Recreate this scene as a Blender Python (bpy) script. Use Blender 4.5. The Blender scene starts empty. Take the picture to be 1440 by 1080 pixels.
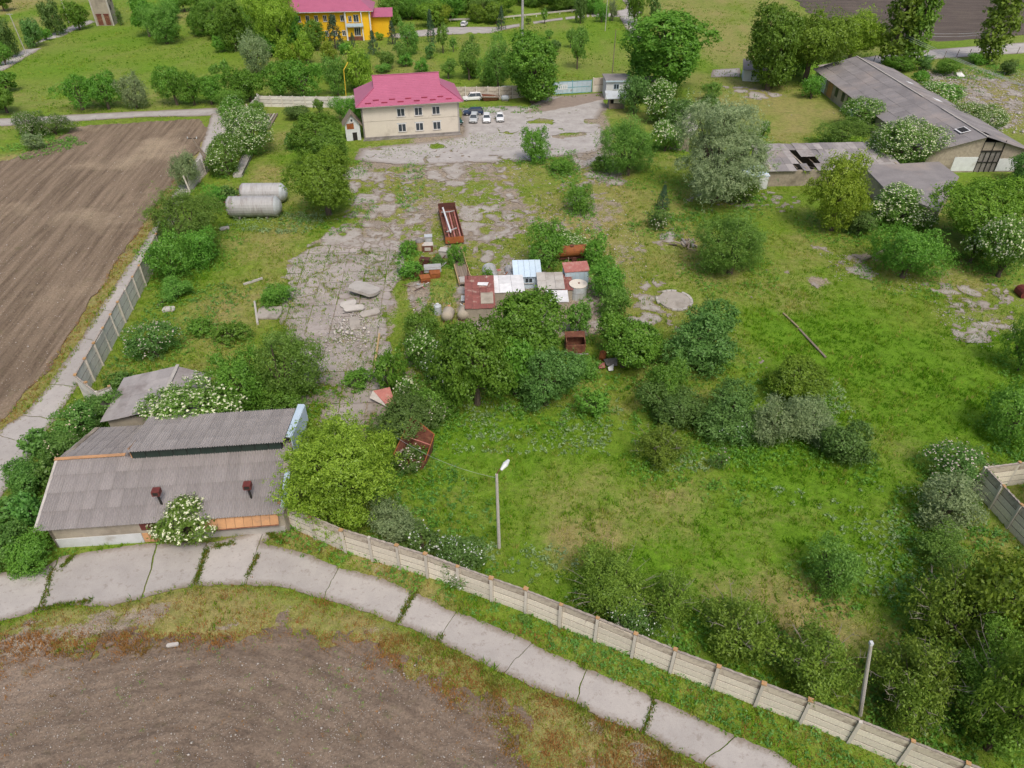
import bpy, math, random
import numpy as np
from mathutils import Vector, Matrix

# ------------------------------------------------------------------ camera, sky, sun, exposure
S = bpy.context.scene
COL = S.collection
H, PITCH, FPX = 49.0, 37.5, 1000.0
cam_d = bpy.data.cameras.new('camera'); cam = bpy.data.objects.new('camera', cam_d); COL.objects.link(cam)
cam.location = (0, 0, H); cam.rotation_euler = (math.radians(90 - PITCH), 0, 0)
cam_d.sensor_width = 36; cam_d.lens = 36 * FPX / 1440; cam_d.clip_end = 9000; cam_d.clip_start = 0.5
S.camera = cam
SUN_EL, SUN_AZ = 57, 160          # degrees; azimuth clockwise from +Y
W = bpy.data.worlds.new('World'); S.world = W; W.use_nodes = True
nt = W.node_tree; bg = nt.nodes['Background']
sky = nt.nodes.new('ShaderNodeTexSky'); sky.sky_type = 'NISHITA'; sky.sun_disc = False
sky.sun_elevation = math.radians(SUN_EL); sky.sun_rotation = math.radians(SUN_AZ); sky.air_density = 1.0; sky.dust_density = 5.0; sky.ozone_density = 0.6
nt.links.new(sky.outputs[0], bg.inputs['Color']); bg.inputs['Strength'].default_value = 0.14
sd = bpy.data.lights.new('sun', 'SUN'); sd.energy = 1.5; sd.angle = math.radians(15); sd.color = (1.0, 0.955, 0.89)
so = bpy.data.objects.new('sun', sd); COL.objects.link(so)
az, el = math.radians(SUN_AZ), math.radians(SUN_EL)
to_sun = Vector((math.sin(az) * math.cos(el), math.cos(az) * math.cos(el), math.sin(el)))
so.rotation_euler = to_sun.to_track_quat('Z', 'Y').to_euler()
S.view_settings.view_transform = 'Standard'; S.view_settings.look = 'None'
S.view_settings.exposure = 0.14; S.view_settings.gamma = 1; S.view_settings.use_curve_mapping = False

# ------------------------------------------------------------------ helpers
rnd = random.Random(7)
_p = math.radians(PITCH)
def G(u, v, z=0.0):
    """survey: the point of height z seen at u, v in the photograph"""
    a, b = (u - 720) / FPX, (540 - v) / FPX
    d = (a, math.cos(_p) + b * math.sin(_p), -math.sin(_p) + b * math.cos(_p))
    t = (z - H) / d[2]
    return (d[0] * t, d[1] * t, z)
def G2(u, v, z=0.0): return G(u, v, z)[:2]
def PW(pts, z=0.0): return [G2(u, v, z) for u, v in pts]

def _hash(ix, iy, seed):
    h = (ix.astype(np.int64) * 374761393 + iy.astype(np.int64) * 668265263 + seed * 1442695041) & 0xffffffff
    h = ((h ^ (h >> 13)) * 1274126177) & 0xffffffff
    h = (h ^ (h >> 16)) & 0xffffffff
    return h / 4294967295.0
def vnoise(x, y, seed=0):
    x = np.asarray(x, float); y = np.asarray(y, float)
    ix = np.floor(x); iy = np.floor(y); fx = x - ix; fy = y - iy
    fx = fx * fx * (3 - 2 * fx); fy = fy * fy * (3 - 2 * fy)
    a = _hash(ix, iy, seed); b = _hash(ix + 1, iy, seed); c = _hash(ix, iy + 1, seed); d = _hash(ix + 1, iy + 1, seed)
    return (a * (1 - fx) + b * fx) * (1 - fy) + (c * (1 - fx) + d * fx) * fy
def fbm(x, y, size, octv=4, seed=0, gain=0.5):
    s = 0; a = 1; t = 0; f = 1.0 / size
    for k in range(octv):
        s = s + a * vnoise(x * f + 17.3 * k, y * f - 9.1 * k, seed + k * 31); t += a; a *= gain; f *= 2.03
    return s / t * 2 - 1                    # about -1..1
def sdf(poly, X, Y):
    """signed distance in metres, positive inside"""
    P = np.array(poly, float); n = len(P); d = np.full(X.shape, 1e9); ins = np.zeros(X.shape, bool)
    for i in range(n):
        x0, y0 = P[i]; x1, y1 = P[(i + 1) % n]; ex, ey = x1 - x0, y1 - y0
        L = ex * ex + ey * ey + 1e-12
        t = np.clip(((X - x0) * ex + (Y - y0) * ey) / L, 0, 1)
        d = np.minimum(d, (X - x0 - t * ex) ** 2 + (Y - y0 - t * ey) ** 2)
        c = (y0 > Y) != (y1 > Y)
        ins ^= c & (X < (x1 - x0) * (Y - y0) / ((y1 - y0) if y1 != y0 else 1e-9) + x0)
    d = np.sqrt(d); return np.where(ins, d, -d)
def line_d(pts, X, Y):
    d = np.full(X.shape, 1e9)
    for (x0, y0), (x1, y1) in zip(pts[:-1], pts[1:]):
        ex, ey = x1 - x0, y1 - y0; L = ex * ex + ey * ey + 1e-12
        t = np.clip(((X - x0) * ex + (Y - y0) * ey) / L, 0, 1)
        d = np.minimum(d, (X - x0 - t * ex) ** 2 + (Y - y0 - t * ey) ** 2)
    return np.sqrt(d)
def sstep(a, b, x):
    t = np.clip((x - a) / (b - a), 0, 1); return t * t * (3 - 2 * t)

def tag(o, label=None, cat=None, group=None, kind=None):
    if label: o['label'] = label
    if cat: o['category'] = cat
    if group: o['group'] = group
    if kind: o['kind'] = kind
    return o
def link(name, data, parent=None, loc=None, rz=0, scale=None, rot=None):
    o = bpy.data.objects.new(name, data); COL.objects.link(o)
    if parent is not None: o.parent = parent
    if loc is not None: o.location = loc
    if rot is not None: o.rotation_euler = rot
    elif rz: o.rotation_euler = (0, 0, rz)
    if scale is not None: o.scale = scale if hasattr(scale, '__len__') else (scale,) * 3
    return o
def thing(name, label, cat, loc=(0, 0, 0), rz=0, group=None, scale=None, rot=None):
    return tag(link(name, None, None, loc, rz, scale, rot), label, cat, group)

def np_mesh(name, V, Fc, m, nv, attrs=None, smooth=False):
    """V (n,3), Fc (k,nv) faces all with nv corners; attrs name -> per vertex float"""
    me = bpy.data.meshes.new(name)
    V = np.ascontiguousarray(V, np.float32); Fc = np.ascontiguousarray(Fc, np.int32)
    me.vertices.add(len(V)); me.vertices.foreach_set('co', V.ravel())
    me.loops.add(Fc.size); me.loops.foreach_set('vertex_index', Fc.ravel())
    me.polygons.add(len(Fc)); me.polygons.foreach_set('loop_start', np.arange(0, Fc.size, nv, dtype=np.int32))
    me.polygons.foreach_set('loop_total', np.full(len(Fc), nv, np.int32))
    if smooth: me.polygons.foreach_set('use_smooth', np.ones(len(Fc), bool))
    for k, a in (attrs or {}).items():
        at = me.attributes.new(k, 'FLOAT', 'POINT'); at.data.foreach_set('value', np.ascontiguousarray(a, np.float32))
    if m: me.materials.append(m)
    me.update(calc_edges=True)
    return me

class MB:
    def __init__(s): s.v = []; s.f = []
    def add(s, vs, fs):
        n = len(s.v); s.v += [tuple(p) for p in vs]; s.f += [tuple(i + n for i in f) for f in fs]; return s
    def box(s, x0, x1, y0, y1, z0, z1):
        return s.add([(x0,y0,z0),(x1,y0,z0),(x1,y1,z0),(x0,y1,z0),(x0,y0,z1),(x1,y0,z1),(x1,y1,z1),(x0,y1,z1)],
                     [(0,3,2,1),(4,5,6,7),(0,1,5,4),(1,2,6,5),(2,3,7,6),(3,0,4,7)])
    def bar(s, a, b, w, h, roll=0.0):
        a = Vector(a); b = Vector(b); d = (b - a).normalized(); up = Vector((0, 0, 1)) if abs(d.z) < .95 else Vector((0, 1, 0))
        r = d.cross(up).normalized(); u = r.cross(d)
        if roll: q = Matrix.Rotation(roll, 3, d); r = q @ r; u = q @ u
        vs = [p + r * i * w / 2 + u * j * h / 2 for p in (a, b) for i, j in ((-1,-1),(1,-1),(1,1),(-1,1))]
        return s.add(vs, [(0,1,2,3),(7,6,5,4),(0,4,5,1),(1,5,6,2),(2,6,7,3),(3,7,4,0)])
    def tube(s, pts, rad, n=8, cap=True):
        P = [Vector(p) for p in pts]; R = rad if hasattr(rad, '__len__') else [rad] * len(P); base = len(s.v); pr = None
        for i, p in enumerate(P):
            d = (P[min(i+1, len(P)-1)] - P[max(i-1, 0)]).normalized()
            if pr is None: up = Vector((0,0,1)) if abs(d.z) < .9 else Vector((1,0,0)); pr = d.cross(up).normalized()
            r = (pr - d * pr.dot(d)).normalized(); pr = r; u = d.cross(r)
            for k in range(n):
                a = 2 * math.pi * k / n; s.v.append(tuple(p + (r * math.cos(a) + u * math.sin(a)) * R[i]))
        for i in range(len(P) - 1):
            for k in range(n):
                a = base + i * n + k; b = base + i * n + (k + 1) % n; s.f.append((a, b, b + n, a + n))
        if cap:
            s.f.append(tuple(base + k for k in range(n))[::-1]); s.f.append(tuple(base + (len(P)-1) * n + k for k in range(n)))
        return s
    def prism(s, poly, z0, z1):
        n = len(poly); vs = [(x, y, z0) for x, y in poly] + [(x, y, z1) for x, y in poly]
        a = sum(poly[i][0] * poly[(i+1) % n][1] - poly[(i+1) % n][0] * poly[i][1] for i in range(n))
        fs = [tuple(range(n))[::-1], tuple(range(n, 2 * n))] + [(i, (i+1) % n, n + (i+1) % n, n + i) for i in range(n)]
        if a < 0: fs = [f[::-1] for f in fs]
        return s.add(vs, fs)
    def slab(s, quad, t):
        """a quad of 3d corners given thickness t downwards along its normal"""
        q = [Vector(p) for p in quad]; n = (q[1] - q[0]).cross(q[2] - q[0]).normalized()
        if n.z < 0: n = -n
        k = len(q); vs = q + [p - n * t for p in q]
        fs = [tuple(range(k)), tuple(range(k, 2 * k))[::-1]] + [(i, k + i, k + (i+1) % k, (i+1) % k) for i in range(k)]
        return s.add(vs, fs)
    def mesh(s, name, m, smooth=False, bevel=0):
        me = bpy.data.meshes.new(name); me.from_pydata(s.v, [], s.f)
        if m: me.materials.append(m)
        if smooth: me.polygons.foreach_set('use_smooth', [True] * len(me.polygons))
        me.update(); return me
    def obj(s, name, m, parent=None, smooth=False, **k): return link(name, s.mesh(name, m, smooth), parent, **k)

# ------------------------------------------------------------------ materials
class NB:
    def __init__(s, name):
        s.m = bpy.data.materials.new(name); s.m.use_nodes = True; s.t = s.m.node_tree; s.t.nodes.clear()
    def n(s, typ, **k):
        x = s.t.nodes.new(typ)
        for a, b in k.items():
            if a.startswith('_'): x.inputs[a[1:].replace('_', ' ')].default_value = b
            else: setattr(x, a, b)
        return x
    def l(s, a, b): s.t.links.new(a, b)
    def coord(s, scale=(1, 1, 1), gen='Object', rot=0):
        c = s.n('ShaderNodeTexCoord'); mp = s.n('ShaderNodeMapping'); mp.inputs['Scale'].default_value = scale
        mp.inputs['Rotation'].default_value = (0, 0, rot)
        s.l(c.outputs[gen], mp.inputs[0]); return mp.outputs[0]
    def noise(s, scale, detail=4, rough=.55, vec=None, dist=0):
        x = s.n('ShaderNodeTexNoise'); x.inputs['Scale'].default_value = scale; x.inputs['Detail'].default_value = detail
        x.inputs['Roughness'].default_value = rough; x.inputs['Distortion'].default_value = dist
        if vec is not None: s.l(vec, x.inputs['Vector'])
        return x.outputs['Fac']
    def ramp(s, fac, stops):
        r = s.n('ShaderNodeValToRGB'); e = r.color_ramp.elements
        while len(e) < len(stops): e.new(0.5)
        for i, (p, c) in enumerate(stops):
            e[i].position = p; e[i].color = (*c, 1) if hasattr(c, '__len__') else (c, c, c, 1)
        s.l(fac, r.inputs[0]); return r.outputs[0]
    def mix(s, fac, a, b, typ='MIX'):
        x = s.n('ShaderNodeMix'); x.data_type = 'RGBA'; x.blend_type = typ
        for v, i in ((fac, 0), (a, 6), (b, 7)):
            if isinstance(v, (int, float)): x.inputs[i].default_value = v if i == 0 else (v, v, v, 1)
            elif isinstance(v, tuple): x.inputs[i].default_value = (*v, 1)
            else: s.l(v, x.inputs[i])
        return x.outputs[2]
    def math(s, op, a, b=0.0, c=None):
        x = s.n('ShaderNodeMath'); x.operation = op
        for i, v in enumerate((a, b) if c is None else (a, b, c)):
            if isinstance(v, (int, float)): x.inputs[i].default_value = v
            else: s.l(v, x.inputs[i])
        return x.outputs[0]
    def attr(s, name): x = s.n('ShaderNodeAttribute'); x.attribute_name = name; return x.outputs['Fac']
    def bump(s, h, strength=.5, dist=.05):
        x = s.n('ShaderNodeBump'); x.inputs['Strength'].default_value = strength; x.inputs['Distance'].default_value = dist
        s.l(h, x.inputs['Height']); return x.outputs[0]
    def out(s, col, rough=.9, normal=None, metallic=0, spec=.3, **k):
        b = s.n('ShaderNodeBsdfPrincipled'); o = s.n('ShaderNodeOutputMaterial')
        if isinstance(col, tuple): b.inputs['Base Color'].default_value = (*col, 1)
        else: s.l(col, b.inputs['Base Color'])
        if isinstance(rough, (int, float)): b.inputs['Roughness'].default_value = rough
        else: s.l(rough, b.inputs['Roughness'])
        b.inputs['Metallic'].default_value = metallic; b.inputs['Specular IOR Level'].default_value = spec
        if normal is not None: s.l(normal, b.inputs['Normal'])
        s.l(b.outputs[0], o.inputs[0]); return s.m

def mat(name, c1, c2=None, scale=1.5, rough=.9, bump=.3, stain=None, sscale=.35, s_lo=.5, s_hi=.7, spec=.3, metallic=0, detail=5, stretch=(1,1,1)):
    """weathered surface: two tones by noise, an optional third colour in blotches, fine bump, a tone of its own per object"""
    b = NB(name); vec = b.coord(stretch)
    c2 = c2 or tuple(x * .78 for x in c1)
    col = b.mix(b.ramp(b.noise(scale, detail, .6, vec), [(.3, 0.0), (.7, 1.0)]), c1, c2)
    if stain: col = b.mix(b.ramp(b.noise(sscale, 6, .65, vec), [(s_lo, 0.0), (s_hi, 1.0)]), col, stain)
    oi = b.n('ShaderNodeObjectInfo'); col = b.mix(1.0, col, b.ramp(oi.outputs['Random'], [(0, .9), (1, 1.08)]), 'MULTIPLY')
    fine = b.noise(scale * 14, 3, .6, vec)
    col = b.mix(1.0, col, b.ramp(fine, [(.25, .84), (.75, 1.1)]), 'MULTIPLY')
    return b.out(col, rough, b.bump(fine, bump, .02) if bump else None, metallic, spec)

def leafmat(name, dark, light, trans=.42, hue=.0):
    dark = tuple(x * 1.25 for x in dark); light = tuple(min(.8, x * 1.05) for x in light)
    b = NB(name); t = b.attr('tone'); oi = b.n('ShaderNodeObjectInfo')
    col = b.ramp(t, [(0.0, dark), (1.0, light)])
    hs = b.n('ShaderNodeHueSaturation'); b.l(col, hs.inputs['Color'])
    b.l(b.math('MULTIPLY_ADD', oi.outputs['Random'], .03, .487), hs.inputs['Hue'])
    b.l(b.math('MULTIPLY_ADD', oi.outputs['Random'], .34, .84), hs.inputs['Value'])
    hs.inputs['Saturation'].default_value = 1.0
    d = b.n('ShaderNodeBsdfDiffuse'); tr = b.n('ShaderNodeBsdfTranslucent'); gl = b.n('ShaderNodeBsdfGlossy'); gl.inputs['Roughness'].default_value = .45
    b.l(hs.outputs[0], d.inputs[0]); b.l(hs.outputs[0], tr.inputs[0]); gl.inputs[0].default_value = (.5, .55, .5, 1)
    m1 = b.n('ShaderNodeMixShader'); m1.inputs[0].default_value = trans; b.l(d.outputs[0], m1.inputs[1]); b.l(tr.outputs[0], m1.inputs[2])
    m2 = b.n('ShaderNodeMixShader'); m2.inputs[0].default_value = .035; b.l(m1.outputs[0], m2.inputs[1]); b.l(gl.outputs[0], m2.inputs[2])
    o = b.n('ShaderNodeOutputMaterial'); b.l(m2.outputs[0], o.inputs[0]); return b.m

M = {}
M['concrete'] = mat('weathered_concrete', (.42, .38, .33), (.33, .30, .265), 1.2, stain=(.20, .17, .13), s_lo=.55, s_hi=.78)
M['conc_light'] = mat('pale_concrete', (.50, .47, .43), (.40, .375, .34), 1.2, stain=(.27, .235, .20), s_lo=.55, s_hi=.8)
M['conc_dark'] = mat('dark_concrete', (.27, .25, .235), (.20, .185, .17), 1.5, stain=(.12, .11, .09))
M['cap'] = mat('lichen_cap', (.40, .35, .30), (.27, .23, .20), 3.0, stain=(.42, .19, .06), sscale=1.1, s_lo=.56, s_hi=.66)
M['capblk'] = mat('orange_lichen', (.48, .24, .07), (.40, .30, .2), 5.0)
M['asb'] = mat('asbestos_sheet', (.335, .31, .30), (.265, .245, .24), .8, stain=(.19, .155, .145), s_lo=.48, s_hi=.75)
M['asb_l'] = mat('asbestos_sheet_old', (.38, .35, .335), (.30, .28, .27), .8, stain=(.17, .14, .13), s_lo=.5, s_hi=.75)
M['felt'] = mat('roofing_felt', (.28, .26, .255), (.20, .185, .185), .35, stain=(.32, .275, .25), sscale=.12, s_lo=.5, s_hi=.7, stretch=(1, 1, 1))
M['plaster'] = mat('plaster', (.70, .645, .55), (.65, .595, .51), .6, stain=(.45, .40, .33), s_lo=.55, s_hi=.8, bump=.1)
M['plaster_old'] = mat('old_plaster', (.42, .37, .29), (.32, .285, .235), 1.0, stain=(.22, .19, .15))
M['white'] = mat('whitewash', (.68, .70, .71), (.58, .60, .60), 1.2, stain=(.42, .40, .36), s_lo=.6, s_hi=.75)
M['stone'] = mat('rubble_wall', (.42, .36, .28), (.28, .24, .19), 2.2, stain=(.20, .17, .13), bump=.7)
M['blue'] = mat('faded_blue_paint', (.40, .52, .60), (.50, .60, .66), 1.5, rough=.6, stain=(.30, .22, .17), s_lo=.66, s_hi=.74, bump=.1)
M['blue_l'] = mat('pale_blue_sheet', (.58, .70, .80), (.50, .62, .72), 1.0, rough=.5, bump=.05)
M['pink'] = mat('pink_metal_roof', (.42, .115, .195), (.375, .10, .17), .5, rough=.42, bump=.05, spec=.6)
M['pink_d'] = mat('snow_guard_red', (.36, .05, .09), rough=.5, bump=0)
M['yellow'] = mat('yellow_facade', (.83, .50, .02), (.78, .45, .02), .6, bump=.05)
M['yellow_d'] = mat('yellow_pipe', (.72, .48, .05), rough=.5)
M['rust'] = mat('rusty_steel', (.21, .078, .048), (.11, .045, .032), 3.0, rough=.85, stain=(.30, .15, .085), sscale=1.4)
M['rust_o'] = mat('orange_rust', (.38, .135, .04), (.26, .08, .03), 2.0, rough=.75, stain=(.2, .06, .03), sscale=1.2)
M['rust_d'] = mat('dark_rust', (.12, .045, .03), (.07, .03, .025), 3.0, rough=.8)
M['red_tile'] = mat('red_brown_sheet', (.29, .105, .085), (.21, .08, .07), 1.5, rough=.7, stain=(.40, .27, .22), sscale=.9, s_lo=.56, s_hi=.66)
M['redpaint'] = mat('faded_red_paint', (.45, .17, .14), (.38, .14, .12), 2, rough=.6, stain=(.50, .30, .25), sscale=1.5)
M['orange'] = mat('ochre_panel', (.56, .31, .15), (.48, .26, .13), 2.0, rough=.7, stain=(.33, .20, .12), sscale=1.2)
M['wood'] = mat('grey_timber', (.28, .225, .17), (.20, .16, .125), 3, stretch=(1, 6, 1))
M['wood_y'] = mat('fresh_timber', (.50, .36, .18), (.40, .28, .15), 3)
M['metal'] = mat('grey_metal', (.42, .42, .42), (.34, .335, .33), 2, rough=.5, stain=(.25, .15, .1), s_lo=.63, s_hi=.72)
M['alu'] = mat('aluminium_sheet', (.46, .455, .45), (.37, .365, .36), 1.2, rough=.5, spec=.5, stain=(.25, .22, .20), s_lo=.5, s_hi=.7, stretch=(5, 1, 1))
M['galv'] = mat('galvanised', (.50, .54, .56), (.42, .45, .47), 2, rough=.45, stain=(.35, .32, .28))
M['black'] = mat('black_iron', (.03, .028, .026), rough=.7)
M['dkred'] = mat('dark_red_iron', (.16, .035, .03), (.11, .03, .025), 3, rough=.6)
M['glass'] = mat('window_glass', (.03, .045, .06), (.05, .06, .07), .8, rough=.12, bump=0, spec=.6)
M['darkglass'] = mat('dark_green_glazing', (.015, .035, .028), (.03, .05, .04), 2, rough=.35, bump=0, spec=.5)
M['upvc'] = mat('white_frame', (.80, .80, .80), bump=0, rough=.4)
M['tyre'] = mat('tyre_rubber', (.02, .02, .02), rough=.85)
M['bark'] = mat('bark', (.13, .10, .075), (.085, .065, .05), 6, stretch=(1, 1, .3))
M['twig'] = mat('bare_twig', (.30, .26, .225), (.22, .19, .16), 4)
M['stonebit'] = mat('rubble_stone', (.58, .54, .49), (.44, .40, .36), 3)
M['hay'] = mat('hay', (.36, .29, .17), (.27, .22, .13), 3)
M['teal'] = mat('teal_paint', (.10, .30, .33), (.14, .36, .40), 1.5, rough=.5, stain=(.3, .22, .18), s_lo=.66, s_hi=.73)
for nm, c in (('car_white', (.78, .79, .80)), ('car_silver', (.50, .53, .54)), ('car_navy', (.015, .03, .075)), ('car_green', (.03, .10, .08))):
    M[nm] = mat(nm, c, tuple(x * .95 for x in c), 2, rough=.25, bump=0, spec=.6)
M['lamp_glass'] = mat('lamp_glass', (.7, .72, .72), rough=.2, bump=0, spec=.6)

# leaves: (dark, light)
LEAF = {
 'oak':    leafmat('leaf_green', (.060, .150, .014), (.225, .410, .050)),
 'bright': leafmat('leaf_yellow_green', (.120, .205, .014), (.400, .530, .060), .42),
 'olive':  leafmat('leaf_olive', (.078, .150, .014), (.275, .405, .042)),
 'willow': leafmat('leaf_willow', (.190, .285, .125), (.520, .640, .340)),
 'elder':  leafmat('leaf_elder', (.070, .160, .020), (.240, .410, .070)),
 'shrub':  leafmat('leaf_shrub', (.062, .165, .018), (.240, .450, .060)),
 'dark':   leafmat('leaf_dark', (.050, .112, .022), (.200, .345, .080), .38),
 'grey':   leafmat('leaf_grey_green', (.130, .190, .075), (.370, .460, .220)),
 'thorn':  leafmat('leaf_thorn', (.080, .155, .018), (.310, .450, .060)),
 'sapl':   leafmat('leaf_sapling', (.080, .180, .026), (.270, .450, .080)),
 'conif':  leafmat('needle_dark', (.030, .065, .034), (.080, .135, .065), .1),
 'poplar': leafmat('leaf_poplar', (.066, .140, .014), (.250, .380, .045)),
 'bramble':leafmat('leaf_bramble', (.055, .150, .024), (.215, .400, .080)),
}
def flowermat(n, c1, c2):
    b = NB(n); return b.out(b.ramp(b.attr('tone'), [(0, c1), (1, c2)]), .8)
FLOW = {'cream': flowermat('elder_blossom', (.56, .60, .34), (.84, .84, .64)), 'pink': flowermat('rose_blossom', (.55, .42, .36), (.84, .76, .70)),
        'white': flowermat('hawthorn_blossom', (.66, .68, .62), (.86, .87, .84)), 'tan': flowermat('faded_blossom', (.42, .32, .23), (.72, .60, .46))}

# ================================================================== THE GROUND
# outlines surveyed from the photograph (u, v on the ground plane)
P_FIELD_L = PW([(-420, 420), (-260, 300), (-60, 245), (30, 218), (75, 200), (105, 178), (200, 172), (285, 166), (293, 182), (281, 212), (258, 242), (232, 272), (203, 318), (172, 358),
                (142, 408), (103, 470), (62, 528), (0, 600), (-60, 660), (-420, 900)])
P_ROADL = PW([(300, 161), (322, 168), (316, 196), (302, 226), (276, 258), (243, 296), (216, 342), (188, 392), (160, 438), (128, 500), (103, 545), (64, 600), (36, 645), (0, 690), (-60, 770), (-200, 900),
              (-330, 900), (-120, 740), (0, 610), (45, 578), (75, 543), (99, 505), (120, 477), (142, 440), (181, 380), (209, 338), (236, 290), (266, 245), (284, 214), (294, 185)])
P_ROADF = PW([(-300, 812), (0, 806), (60, 801), (85, 784), (150, 772), (215, 764), (300, 764), (345, 752), (372, 742), (392, 752), (368, 764), (395, 770), (440, 782), (480, 799), (530, 812), (582, 832), (630, 857),
              (680, 875), (733, 897), (770, 917), (817, 937), (867, 957), (917, 980), (960, 1000), (1040, 1038), (1087, 1057), (1120, 1080), (1200, 1130),
              (1060, 1130), (1000, 1080), (960, 1062), (903, 1030), (847, 1010), (810, 988), (767, 973), (720, 952), (667, 927), (617, 903), (560, 877), (480, 849), (447, 840), (400, 827), (347, 822),
              (277, 823), (233, 832), (200, 842), (150, 853), (92, 850), (50, 860), (0, 874), (-300, 925)])
P_SOILF = PW([(-380, 1000), (-60, 955), (60, 928), (150, 915), (235, 905), (330, 900), (420, 897), (490, 905), (540, 925), (590, 955), (640, 985), (690, 1025), (720, 1060), (740, 1100), (760, 1170), (-380, 1170)])
P_FARSOIL = PW([(1095, -25), (1700, -60), (1700, 38), (1440, 49), (1330, 60), (1250, 52), (1190, 40), (1135, 18)])
P_ROADR = PW([(1150, 92), (1235, 78), (1310, 70), (1440, 60), (1700, 42), (1700, 60), (1440, 75), (1330, 82), (1240, 90), (1160, 104)])
P_LANE = PW([(1002, 98), (1040, 96), (1042, 108), (1000, 109)])
P_FARLANE = PW([(-80, 158), (0, 167), (75, 163), (150, 159), (240, 155), (305, 152), (318, 168), (300, 163), (200, 165), (120, 170), (0, 178), (-80, 176)])
P_TRACK = PW([(-120, 118), (0, 88), (40, 66), (75, 47), (100, 37), (125, 28), (135, 31), (104, 43), (80, 56), (45, 76), (8, 98), (-110, 134)])
P_TOPROAD = PW([(622, 38), (700, 38), (760, 29), (820, 21), (875, 17), (882, 8), (870, -5), (852, -30), (880, -30), (893, 0), (905, 12), (900, 24), (830, 24), (775, 30), (722, 39), (690, 47), (625, 49), (560, 54), (540, 50)])
P_TOPPATH = PW([(866, 16), (890, 10), (900, 40), (905, 58), (888, 60), (878, 36)])
P_APRON = PW([(508, 210), (545, 205), (600, 200), (650, 192), (650, 162), (646, 152), (690, 149), (742, 150), (770, 136), (850, 132), (852, 150), (842, 165), (852, 185), (850, 200), (842, 214), (800, 219), (745, 227), (660, 230), (560, 233), (515, 228), (500, 224)])
P_YARDL = PW([(440, 345), (500, 340), (562, 342), (562, 375), (550, 405), (538, 440), (542, 480), (538, 540), (528, 590), (512, 625), (470, 620), (430, 592), (412, 545), (402, 500), (396, 450), (402, 400), (418, 368)])
P_YARDM = PW([(495, 236), (800, 226), (842, 220), (880, 300), (905, 350), (912, 400), (960, 440), (900, 470), (860, 460), (835, 360), (800, 300), (760, 420), (650, 470), (600, 560), (575, 540), (575, 440), (560, 345), (505, 330), (490, 300)])
P_BELOW = PW([(-300, 925), (0, 874), (50, 860), (92, 850), (150, 853), (200, 842), (277, 823), (347, 822), (400, 827), (480, 849), (560, 877), (617, 903), (667, 927), (720, 952), (767, 973), (810, 988), (847, 1010), (903, 1030), (960, 1062), (1000, 1080), (1060, 1130), (1060, 1200), (-300, 1200)])
SHEETS = [(P_ROADL, 0), (P_ROADF, 0), (P_ROADR, 0), (P_LANE, 0), (P_FARLANE, 0), (P_TRACK, 0), (P_TOPROAD, 0), (P_TOPPATH, 0), (P_APRON, 0), (P_YARDL, 0)]

def field_ring(pts, w, X, Y): return sstep(-w, w, sdf(pts, X, Y))

DENS = [([(505, 235), (840, 222), (870, 260), (820, 300), (790, 330), (740, 385), (560, 345), (505, 330), (480, 290)], .08), ([(600, 232), (660, 230), (650, 262), (600, 262)], .5), ([(680, 232), (700, 232), (745, 300), (720, 310)], .42),
        ([(800, 222), (850, 205), (870, 240), (885, 262), (840, 265)], .42), ([(640, 290), (720, 290), (725, 335), (645, 345)], .45), ([(655, 345), (760, 372), (770, 400), (700, 395)], .4), ([(800, 255), (822, 258), (822, 312), (800, 300)], .35),
        ([(900, 400), (930, 395), (945, 460), (900, 455)], .5), ([(872, 445), (935, 450), (930, 475), (870, 470)], .5), ([(1140, 346), (1165, 352), (1240, 384), (1225, 396), (1175, 372)], .55), ([(1180, 360), (1210, 360), (1215, 372), (1185, 370)], .42), ([(1298, 400), (1350, 402), (1380, 415), (1310, 414)], .58),
        ([(1335, 460), (1400, 450), (1440, 465), (1430, 490), (1340, 488)], .4), ([(1300, 400), (1440, 400), (1440, 470), (1340, 450)], .18), ([(1300, 105), (1350, 100), (1440, 120), (1440, 170), (1400, 190), (1350, 150)], .36), ([(1018, 122), (1060, 124), (1105, 135), (1060, 141)], .7),
        ([(575, 400), (600, 395), (602, 440), (594, 480), (590, 540), (574, 545), (578, 470)], .34), ([(520, 240), (560, 240), (550, 320), (500, 320)], .36), ([(480, 235), (520, 235), (530, 290), (490, 300)], .5), ([(500, 290), (560, 290), (565, 350), (440, 345)], .48), ([(560, 240), (600, 240), (610, 345), (565, 345)], .2), ([(1080, 375), (1160, 400), (1150, 420)], .16), ([(980, 265), (1160, 275), (1100, 300), (960, 285)], .2), ([(640, 400), (845, 395), (850, 470), (640, 470)], .25), ([(975, 330), (940, 345), (900, 345), (950, 320)], .3)]
def FB(x, y):
    dn = np.full(x.shape, -.25)
    for pts, k in DENS: dn = np.maximum(dn, -.25 + (k + .12) * sstep(-1.6, 1.2, sdf(PW(pts), x, y)))
    f = dn * 1.1 + .38 * fbm(x * 1.5, y * .8, 2.6, 5, 121, .62) + .55 * fbm(x, y, .7, 4, 126, .7)
    f = np.minimum(f, 1.2 * (np.abs(fbm(x, y, 3.5, 3, 124)) - .03))
    return f - .12

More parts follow.
